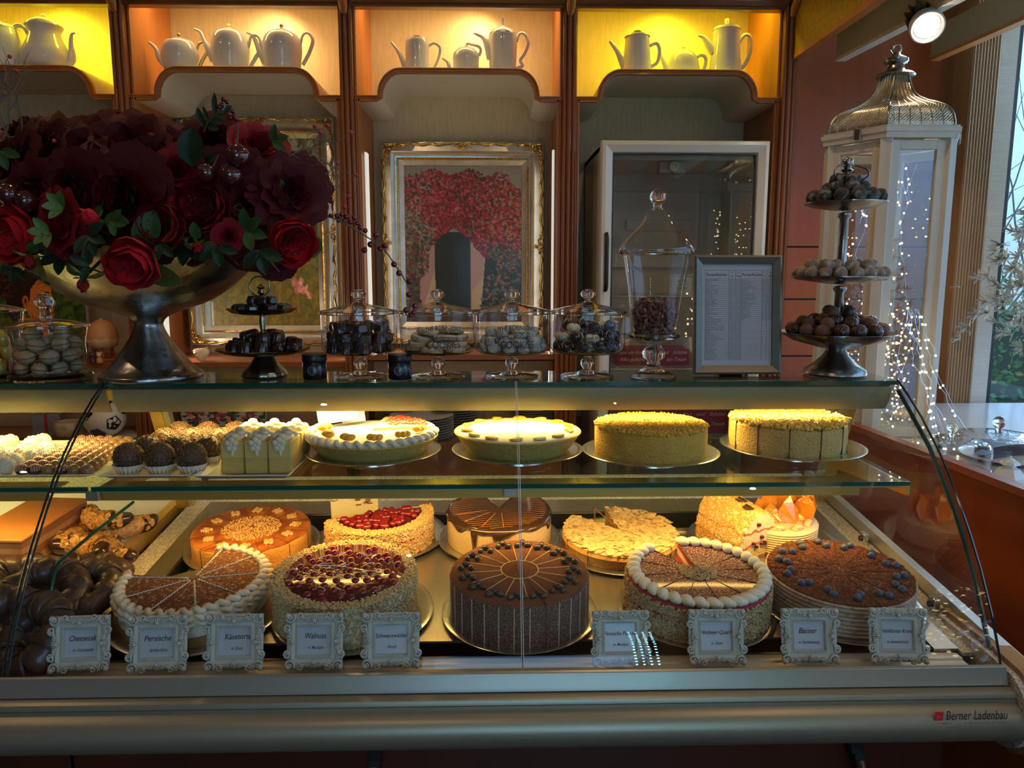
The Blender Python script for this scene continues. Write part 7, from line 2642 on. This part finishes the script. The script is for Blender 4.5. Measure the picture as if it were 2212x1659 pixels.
# ================================================================== FRIDGE BEHIND THE COUNTER
FX0, FX1, FY = .424, 1.084, 3.05
t = thing('fridge', 'white glass-door fridge with long black handle in the right cabinet bay', 'fridge', ((FX0 + FX1) / 2, FY, 0))
w = (FX1 - FX0) / 2
LIN = mat('fridge_liner', (.72, .68, .62), .5)
obj('fridge_body', MB().box2((-w, .05, .05), (-w + .03, .56, 1.985)).box2((w - .03, .05, .05), (w, .56, 1.985)).box2((-w, .05, 1.96), (w, .56, 1.99)).box2((-w, .53, .05), (w, .56, 1.985)).box2((-w, .05, .03), (w, .56, .08)), mat('fridge_enamel', (.60, .57, .50), .35, coat=.3), t, bevel=.004)
obj('fridge_liner', MB().box2((-w + .03, .50, .09), (w - .03, .53, 1.96)).box2((-w + .03, .06, 1.93), (w - .03, .5, 1.958)).box2((-w + .03, .06, .1), (-w + .04, .5, 1.93)).box2((w - .04, .06, .1), (w - .03, .5, 1.93)).box((0, .49, 1.68), (.42, .03, .34)).box((0, .47, 1.70), (.30, .02, .05)), LIN, t, bevel=.006)
d = obj('fridge_door', ringframe(MB(), 2 * w - .094, 1.86, [(0, .012), (.004, .020), (.030, .032), (.042, .030), (.047, .018), (.047, -.03)]), mat('fridge_door_frame', (.62, .60, .55), .3, coat=.3), t, smooth=25, loc=(0, .03, 1.02))
obj('door_gasket', ringframe(MB(), 2 * w - .104, 1.85, [(0, .004), (0, .014), (.008, .014)]), BLACK, d, smooth=0)
obj('door_glass', MB().box2((-w + .047, -.004, -.93), (w - .047, 0, .93)), pane('fridge_glass', (.85, .86, .84), 1.0, .05), d)
obj('door_handle', MB().tube([(-w + .022, .02, .62), (-w + .022, -.045, .62), (-w + .022, -.055, .60), (-w + .022, -.055, .42), (-w + .022, -.045, .40), (-w + .022, .02, .40)], [.006, .008, .0095, .0095, .008, .006], 10, flat=.8), BLACK, d, smooth=60)
th = obj('thermostat', MB().box((-.036, .10, 1.905), (.105, .05, .048)), mat('thermostat_grey', (.34, .33, .31), .5), t, bevel=.004)
obj('thermostat_dial', MB().lathe([(0, 0), (.021, 0), (.019, .010), (.012, .012), (.011, .005), (0, .005)], 24, Matrix.Translation((-.03, .074, 1.907)) @ Matrix.Rotation(PI / 2, 4, 'X')), mat('dial', (.62, .60, .55), .4), th)
for i, z in enumerate((1.395, 1.095, .80)):
    m = MB()
    for k in range(34):
        m.tube([(-w + .04 + k * .0172, .08, z), (-w + .04 + k * .0172, .48, z)], .0015, 4)
    for y in (.08, .28, .48):
        m.tube([(-w + .035, y, z - .003), (w - .035, y, z - .003)], .0026, 5)
    obj('wire_shelf', m, WHITE, t)
pr_ = random.Random(2)
MAG = mat('magenta_box', (.36, .012, .07), .5)
SCR = mat('white_script', (.80, .72, .70), .6)
for (px, y, z, wd, hh, lb) in ((1402, 3.15, 1.10, .31, .07, 'magenta box with white handwriting on the middle fridge shelf'), (1480, 3.15, .805, .36, .10, 'magenta box with white handwriting on the lower fridge shelf')):
    q = at(px, 800, Y=y)
    t = thing('cake_box', lb, 'box', (q.x + .02, y + .04, z + .002))
    obj('box_body', MB().box((0, .06, hh / 2), (wd, .14, hh)), MAG, t, bevel=.002)
    for r in range(2):
        for o in range(1):
            tx = text(['und ein frohes Fest   und   Schöne', 'Alles geliebte   Schöne   ein Traum'][r], .022, SCR, t, (0, -.0105, hh - .022 - r * hh * .42), (PI / 2, 0, 0), shear=.5, fit=wd * .92)
q = at(1470, 685, Y=3.2)
t = thing('paper_sign', 'small white address sign with green border inside the fridge', 'sign', (q.x, 3.2, 1.398))
obj('sign_card', MB().box((0, 0, .04), (.10, .002, .085)), mat('sign_white', (.66, .66, .62), .6), t)
obj('green_border', ringframe(MB(), .086, .070, [(0, .001), (0, .0016), (.0012, .0016), (.0012, .001)]), mat('green_ink', (.03, .20, .10), .6), t, loc=(0, -.001, .04), smooth=0)
for i, s in enumerate(('str. 208', 'Kiel', '1-86245')):
    text(s, .012, INK, t, (.0, -.0015, .052 - i * .015), (PI / 2, 0, 0))

# ================================================================== TALL LANTERN
LP = Vector((1.197, 2.35, .971))
t = thing('floor_lantern', 'tall hexagonal white wooden lantern with silver mesh roof and fairy lights', 'lantern', LP)
WW = mat('white_washed_wood', (.66, .62, .54), .55, c2=(.58, .53, .45), ns=16, st=(1, 1, .1), bump=.2, bs=60)
R_L = .192
HB = .91
def hexc(k, r, z):
    a = PI / 3 * k
    return Vector((r * math.cos(a), r * math.sin(a), z))
def hexslab(m, r0, r1, z0, z1):
    vs = [hexc(k, r0, z0) for k in range(6)] + [hexc(k, r1, z1) for k in range(6)]
    m.add(vs, [tuple(reversed(range(6))), tuple(range(6, 12))] + [(k, (k + 1) % 6, (k + 1) % 6 + 6, k + 6) for k in range(6)])
    return m
obj('lantern_floor', hexslab(hexslab(MB(), .215, .215, 0, .02), .205, .20, .02, .035), WW, t, smooth=0)
m = MB()
for (r0, r1, z0, z1) in ((.203, .206, HB - .016, HB), (.210, .212, HB, HB + .012), (.203, .206, HB + .012, HB + .018)):
    for k in range(6):
        a, b, c, d = hexc(k, r0, z0), hexc(k + 1, r0, z0), hexc(k + 1, r1, z1), hexc(k, r1, z1)
        f = .86
        e, g, h, i_ = [Vector((v.x * f, v.y * f, v.z)) for v in (a, b, c, d)]
        m.add([a, b, c, d, e, g, h, i_], [(0, 1, 2, 3), (5, 4, 7, 6), (3, 2, 6, 7), (1, 0, 4, 5)])
obj('top_rim', m, WW, t, smooth=0)
for k in range(6):
    a = PI / 3 * k
    obj('corner_post', MB().box((R_L - .012, 0, HB / 2), (.026, .032, HB - .03), Matrix.Rotation(a, 4, 'Z')), WW, t, bevel=.002)
    Q = Matrix.Rotation(a + PI / 6, 4, 'Z')
    ap = R_L * math.cos(PI / 6) - .010
    hw = R_L / 2 - .018
    z0, z1 = .04, HB - .02
    m = MB()
    fw_ = .026
    m.box2((ap - .008, -hw, z0), (ap + .006, -hw + fw_, z1), Q).box2((ap - .008, hw - fw_, z0), (ap + .006, hw, z1), Q)
    m.box2((ap - .008, -hw + fw_, z0), (ap + .006, hw - fw_, z0 + fw_), Q).box2((ap - .008, -hw + fw_, z1 - fw_), (ap + .006, hw - fw_, z1), Q)
    pn = obj('panel_frame', m, WW, t, bevel=.0012)
    obj('glass_pane', MB().box2((ap - .003, -hw + fw_, z0 + fw_), (ap - .001, hw - fw_, z1 - fw_), Q), pane('lantern_glass', (.97, .98, .97), 1.0, .06) if k == 0 else bpy.data.materials['lantern_glass'], pn)
RP = [(.190, 0), (.189, .012), (.183, .035), (.168, .055), (.140, .070), (.105, .083), (.075, .100), (.056, .122), (.046, .150), (.042, .168)]
RPI = lambda v: (float(np.interp(v, [i / 9 for i in range(10)], [r for r, z in RP])), float(np.interp(v, [i / 9 for i in range(10)], [z for r, z in RP])))
MESHM = mat('silver_mesh', (.62, .55, .40), .3, 1, c2=(.45, .39, .27), ns=30)
m = MB()
N = 20
for k in range(6):
    for sgn in (-1, 1):
        for i in range(-N, 2 * N):
            pts = []
            for j in range(28):
                v = j / 27
                u = i / N + sgn * v * 1.3
                if -0.001 <= u <= 1.001:
                    r, z = RPI(v)
                    a, b = hexc(k, r, z + HB + .018), hexc(k + 1, r, z + HB + .018)
                    pts.append(a.lerp(b, u))
            if len(pts) > 1:
                m.tube(pts, .0011, 4)
    for i in range(1, 6):
        m.tube([hexc(k, *(lambda rz: (rz[0] + .001, rz[1] + HB + .018))(RPI(v / 14))).lerp(hexc(k + 1, *(lambda rz: (rz[0] + .001, rz[1] + HB + .018))(RPI(v / 14))), i / 6) for v in range(15)], .0016, 4)
obj('mesh_roof', m, MESHM, t, smooth=60)
m = MB()
for k in range(6):
    m.tube([hexc(k, RPI(v / 20)[0] + .001, RPI(v / 20)[1] + HB + .018) for v in range(21)], .003, 6)
obj('roof_ribs', m, PEWTER, t, smooth=60)
z = HB + .018 + .165
obj('finial', MB().lathe([(0, z), (.052, z), (.056, z + .005), (.050, z + .011), (.030, z + .016), (.024, z + .026), (.022, z + .036), (.034, z + .044), (.034, z + .052), (.024, z + .057), (.012, z + .064), (.009, z + .072), (0, z + .074)], 36), PEWTER, t, smooth=60)
obj('finial_loop', MB().tube([(.012 * math.cos(w), 0, z + .082 + .012 * math.sin(w)) for w in [2 * PI * i / 20 for i in range(20)]], .0028, 8, closed=True), PEWTER, t, smooth=60)
obj('carry_ring', MB().tube([(.008 + .026 * math.cos(w), .004 + .012 * math.sin(w), z + .062 - .02 * math.cos(w)) for w in [2 * PI * i / 28 for i in range(28)]], .0018, 8, closed=True), PEWTER, t, smooth=60)
for a, zz in ((PI / 6 * 9 - .95, HB + .002), (-PI / 6 + .3, HB + .0), ):
    obj('metal_latch', MB().box((.203 * math.cos(PI / 6) + .012, 0, zz), (.006, .02, .030), Matrix.Rotation(a, 4, 'Z')), PEWTER, t, bevel=.002)
obj('door_hook', MB().tube([(.112, -.176, .48), (.118, -.182, .48), (.13, -.182, .483), (.14, -.178, .479)], .002, 6), PEWTER, t)
# fairy lights inside
lt = thing('fairy_light_string', 'tangle of warm fairy lights on thin wire inside and beside the tall lantern', 'fairy lights', LP)
lt['group'] = 'fairy lights of the lantern'
rr_ = random.Random(12)
m, mb = MB(), MB()
for s in range(12):
    a = rr_.random() * 6.28
    r = .03 + .11 * rr_.random()
    p_ = Vector((r * math.cos(a), r * math.sin(a), HB * .93 if s < 9 else HB * .5))
    pts = [p_.copy()]
    while p_.z > .05 + .1 * rr_.random():
        p_ = p_ + Vector((rr_.uniform(-.015, .015), rr_.uniform(-.015, .015), -.03))
        h_ = math.hypot(p_.x, p_.y)
        if h_ > .14:
            p_.x *= .14 / h_
            p_.y *= .14 / h_
        pts.append(p_.copy())
        if rr_.random() < .55:
            mb.ball(p_, .0032, 6, 4)
    m.tube(pts, .0005, 3)
obj('wire', m, CHROME, lt)
tag(obj('bulbs', mb, FAIRY, lt), kind='stuff')
lt = thing('fairy_light_string', 'fairy lights trailing down outside the lantern behind the display case', 'fairy lights', LP + Vector((-.06, -.23, 0)))
m, mb = MB(), MB()
for s in range(8):
    p_ = Vector((.02 + .04 * rr_.random(), .0, .42))
    dx = rr_.uniform(-.004, .016)
    pts = [p_.copy()]
    while p_.z > .006:
        p_ = p_ + Vector((dx + rr_.uniform(-.012, .012), rr_.uniform(-.009, .006), -.022))
        p_.z = max(p_.z, .004)
        pts.append(p_.copy())
        if rr_.random() < .5:
            mb.ball(p_, .0032, 6, 4)
    m.tube(pts, .0005, 3)
obj('wire', m, CHROME, lt)
tag(obj('bulbs', mb, FAIRY, lt), kind='stuff')

# ================================================================== THINGS ON THE BACK COUNTER AND SHELF
BZ = .8005
PLT = mat('plate_china', (.50, .48, .44), .3, coat=.3)
pm = MB().lathe([(0, 0), (.07, 0), (.075, .002), (.118, .012), (.120, .0135), (.116, .0135), (.07, .005), (0, .005)], 48).mesh('plate_china', 50)
pm.materials.append(PLT)
for px, Y, n, sc_, lb in ((912, 3.17, 9, 1.12, 'middle, largest'), (858, 3.30, 12, .8, 'left'), (985, 3.30, 12, .95, 'third'), (1145, 3.28, 12, .82, 'rightmost')):
    q = at(px, 930, Y=Y)
    for k in range(n):
        o = bpy.data.objects.new('plate', pm)
        COL.objects.link(o)
        o.location = (q.x + .001 * math.sin(k * 3), Y, BZ + .0005 + k * .0105)
        o.scale = (sc_, sc_, 1)
        tag(o, 'grey china plate in the %s stack behind the cakes, %s from the bottom' % (lb, ORD[k]), 'plate', 'stacked china plates')
q = at(213, 912, Y=3.16)
t = thing('cake_board', 'round white cake board under the football cake', 'board', (q.x + .01, 3.19, BZ))
obj('board', MB().lathe([(0, 0), (.125, 0), (.127, .004), (.125, .008), (0, .008)], 48), WHITE, t)
t = thing('football_cake', 'football-shaped cake with black pentagons on a white board', 'cake', (q.x + .01, 3.19, BZ + .0085))
Rb = .085
obj('football_body', MB().ball((0, 0, Rb * .9), Rb, 28, 18, (1, 1, .92)), mat('fondant', (.70, .62, .48), .5), t, smooth=180)
for d in [(-.45, -.8, .40), (.75, -.62, -.15), (-.9, -.2, -.35), (.2, -.2, .95), (0, -.75, -.66), (.9, .1, .5)]:
    d = Vector(d).normalized()
    Q = Matrix.Translation((0, 0, Rb * .9)) @ d.to_track_quat('Z', 'Y').to_matrix().to_4x4()
    m = MB()
    ph = .4
    vs = [(0, 0, Rb * 1.004)] + [(Rb * 1.004 * math.sin(ph) * math.cos(2 * PI * k / 5), Rb * 1.004 * math.sin(ph) * math.sin(2 * PI * k / 5), Rb * 1.004 * math.cos(ph)) for k in range(5)]
    vs += [((vs[i + 1][0] + vs[(i + 1) % 5 + 1][0]) / 2 * 1.03, (vs[i + 1][1] + vs[(i + 1) % 5 + 1][1]) / 2 * 1.03, (vs[i + 1][2]) * 1.035) for i in range(5)]
    m.add(vs, [(0, i + 1, i + 6) for i in range(5)] + [(0, i + 6, (i + 1) % 5 + 1) for i in range(5)], Q)
    obj('black_pentagon', m, BLACK, t, smooth=180)
q = at(148, 905, Y=3.2)
t = thing('candle_bowl', 'white bowl with speckled gold glaze left of the football cake', 'bowl', (q.x, 3.2, BZ))
obj('bowl_body', MB().lathe([(0, 0), (.04, 0), (.056, .02), (.060, .045), (.054, .07), (.050, .07), (.054, .045), (0, .01)], 40), mat('glazed_bowl', (.66, .58, .46), .3, c2=(.40, .24, .08), ns=16), t, smooth=60)
q = at(98, 912, Y=3.25)
t = thing('gift_box', 'grey wrapped gift box beside the speckled bowl', 'box', (q.x, 3.28, BZ), (0, 0, .2))
obj('box_body', MB().box((0, 0, .045), (.11, .08, .09)), mat('grey_wrap', (.20, .21, .24), .4), t, bevel=.002)
obj('box_ribbon', MB().box((0, 0, .0455), (.012, .082, .092)), mat('red_ribbon', (.4, .02, .03), .4), t)
# flower painted board behind the chocolate balls
def slats():
    im = np.zeros((90, 150, 3))
    im[:] = (.30, .30, .30)
    for x in (.0, .20, .42, .64, .86):
        poly(im, [(x, 0), (x + .12, 0), (x + .14, 1), (x + .02, 1)], (.66, .64, .62))
    for i in range(160):
        x, y = rg.random(), rg.random()
        dab(im, x, y, .03, [(.10, .20, .10), (.16, .28, .14), (.08, .12, .08)][i % 3], .9, .6)
    for i in range(60):
        x, y = .1 + .8 * rg.random(), rg.random()
        dab(im, x, y, .028, [(.80, .34, .40), (.88, .55, .56), (.62, .20, .26)][i % 3], .9)
    return im
q = at(465, 905, Y=3.25)
t = thing('painted_board', 'board painted with pink flowers on white slats behind the chocolate balls', 'picture', (q.x + .03, 3.27, BZ + .075), (-.1, 0, 0))
canvas(t, .36, .15, 150, 90, slats(), (0, -.008, 0), (0, 0, 0), 'painted_face')
obj('board', MB().box((0, 0, 0), (.36, .012, .15)), WHITE, t)
q = at(560, 905, Y=3.1)
t = thing('clear_plate', 'clear glass cake plate on the back counter behind the cream cakes', 'plate', (q.x, 3.18, BZ))
obj('plate_body', MB().lathe([(0, .0), (.03, .0), (.012, .02), (.012, .05), (.10, .056), (.125, .062), (.12, .064), (0, .060)], 48), JARG, t, smooth=60)
# ornaments on the wooden shelf, left of the bowl foot
SZB = 1.1155
q = at(222, 735, Y=3.3)
t = thing('balloon_ornament', 'small cream and orange balloon-shaped ornament on red striped legs', 'ornament', (q.x, 3.3, SZB))
CRM = mat('peach_ceramic', (.76, .48, .22), .4)
obj('ornament_dome', MB().lathe([(0, .175), (.02, .173), (.045, .155), (.060, .125), (.064, .10), (.060, .085)], 36), mat('orange_ceramic', (.72, .33, .12), .4), t, smooth=60)
obj('ornament_body', MB().lathe([(.062, .098), (.064, .09), (.055, .062), (.03, .052), (0, .050)], 36, wob=lambda a, z: 1 + .03 * math.cos(a * 8)), CRM, t, smooth=60)
obj('ornament_knob', MB().ball((0, 0, .176), .006, 10, 8), CRM, t)
m = MB()
for k in range(4):
    m.tube(bez([(.062 * math.cos(w * .0 + k * 1.57 + .4) * math.sin(s_), .062 * math.sin(k * 1.57 + .4) * math.sin(s_), .098 + .077 * math.cos(s_)) for s_ in (0.1, .6, 1.1, 1.5) for w in (0,)], 4), .002, 5)
obj('ornament_seams', m, CRM, t)
for k in range(3):
    a = k * 2.1 - 1.2
    obj('leg', MB().tube([(.035 * math.cos(a), .035 * math.sin(a), .008 + .05 * i / 16) for i in range(17)], [.006 + .0012 * (i % 2) for i in range(17)], 10), mat('red_legs', (.62, .06, .03), .5) if k == 0 else bpy.data.materials['red_legs'], t)
obj('ornament_base', MB().lathe([(0, 0), (.05, 0), (.052, .004), (.046, .010), (0, .010)], 30), W_CH, t)
for px, c, lb in ((196, (.08, .05, .04), 'tiny dark figurine at the left foot of the balloon ornament'), (211, (.75, .60, .35), 'tiny cream figurine at the foot of the balloon ornament')):
    q = at(px, 790, Y=3.2)
    t = thing('figurine', lb, 'figurine', (q.x, 3.22, SZB))
    mm = mat('figurine_%d' % px, c, .5)
    obj('figurine_body', MB().lathe([(0, 0), (.013, 0), (.014, .01), (.008, .022), (0, .026)], 16), mat('figurine_coat_%d' % px, (.6, .30, .05) if px > 200 else (.10, .02, .02), .5), t, smooth=60)
    obj('figurine_head', MB().ball((0, -.002, .033), .0105, 12, 8).ball((-.008, 0, .042), .004, 8, 6).ball((.008, 0, .042), .004, 8, 6), mm, t, smooth=180)
q = at(424, 757, Y=3.24)
t = thing('shell_ornament', 'small pleated glass bell ornament on the wooden shelf right of the bowl foot', 'ornament', (q.x, 3.26, SZB))
obj('shell_body', MB().lathe([(0, .05), (.012, .048), (.020, .03), (.030, .008), (.032, 0)], 40, Matrix.Translation((0, 0, .022)) @ Matrix.Rotation(1.0, 4, 'Y'), wob=lambda a, z: 1 + .06 * math.cos(a * 12)), mat('peach_glass', (.78, .55, .32), .25, coat=.5), t, smooth=60, solid=.001)
obj('shell_loop', MB().tube([(.012 * math.cos(w) + .045, 0, .05 + .012 * math.sin(w)) for w in [2 * PI * i / 16 for i in range(16)]], .0016, 6, closed=True), GOLD, t)
bpy.context.view_layer.update()
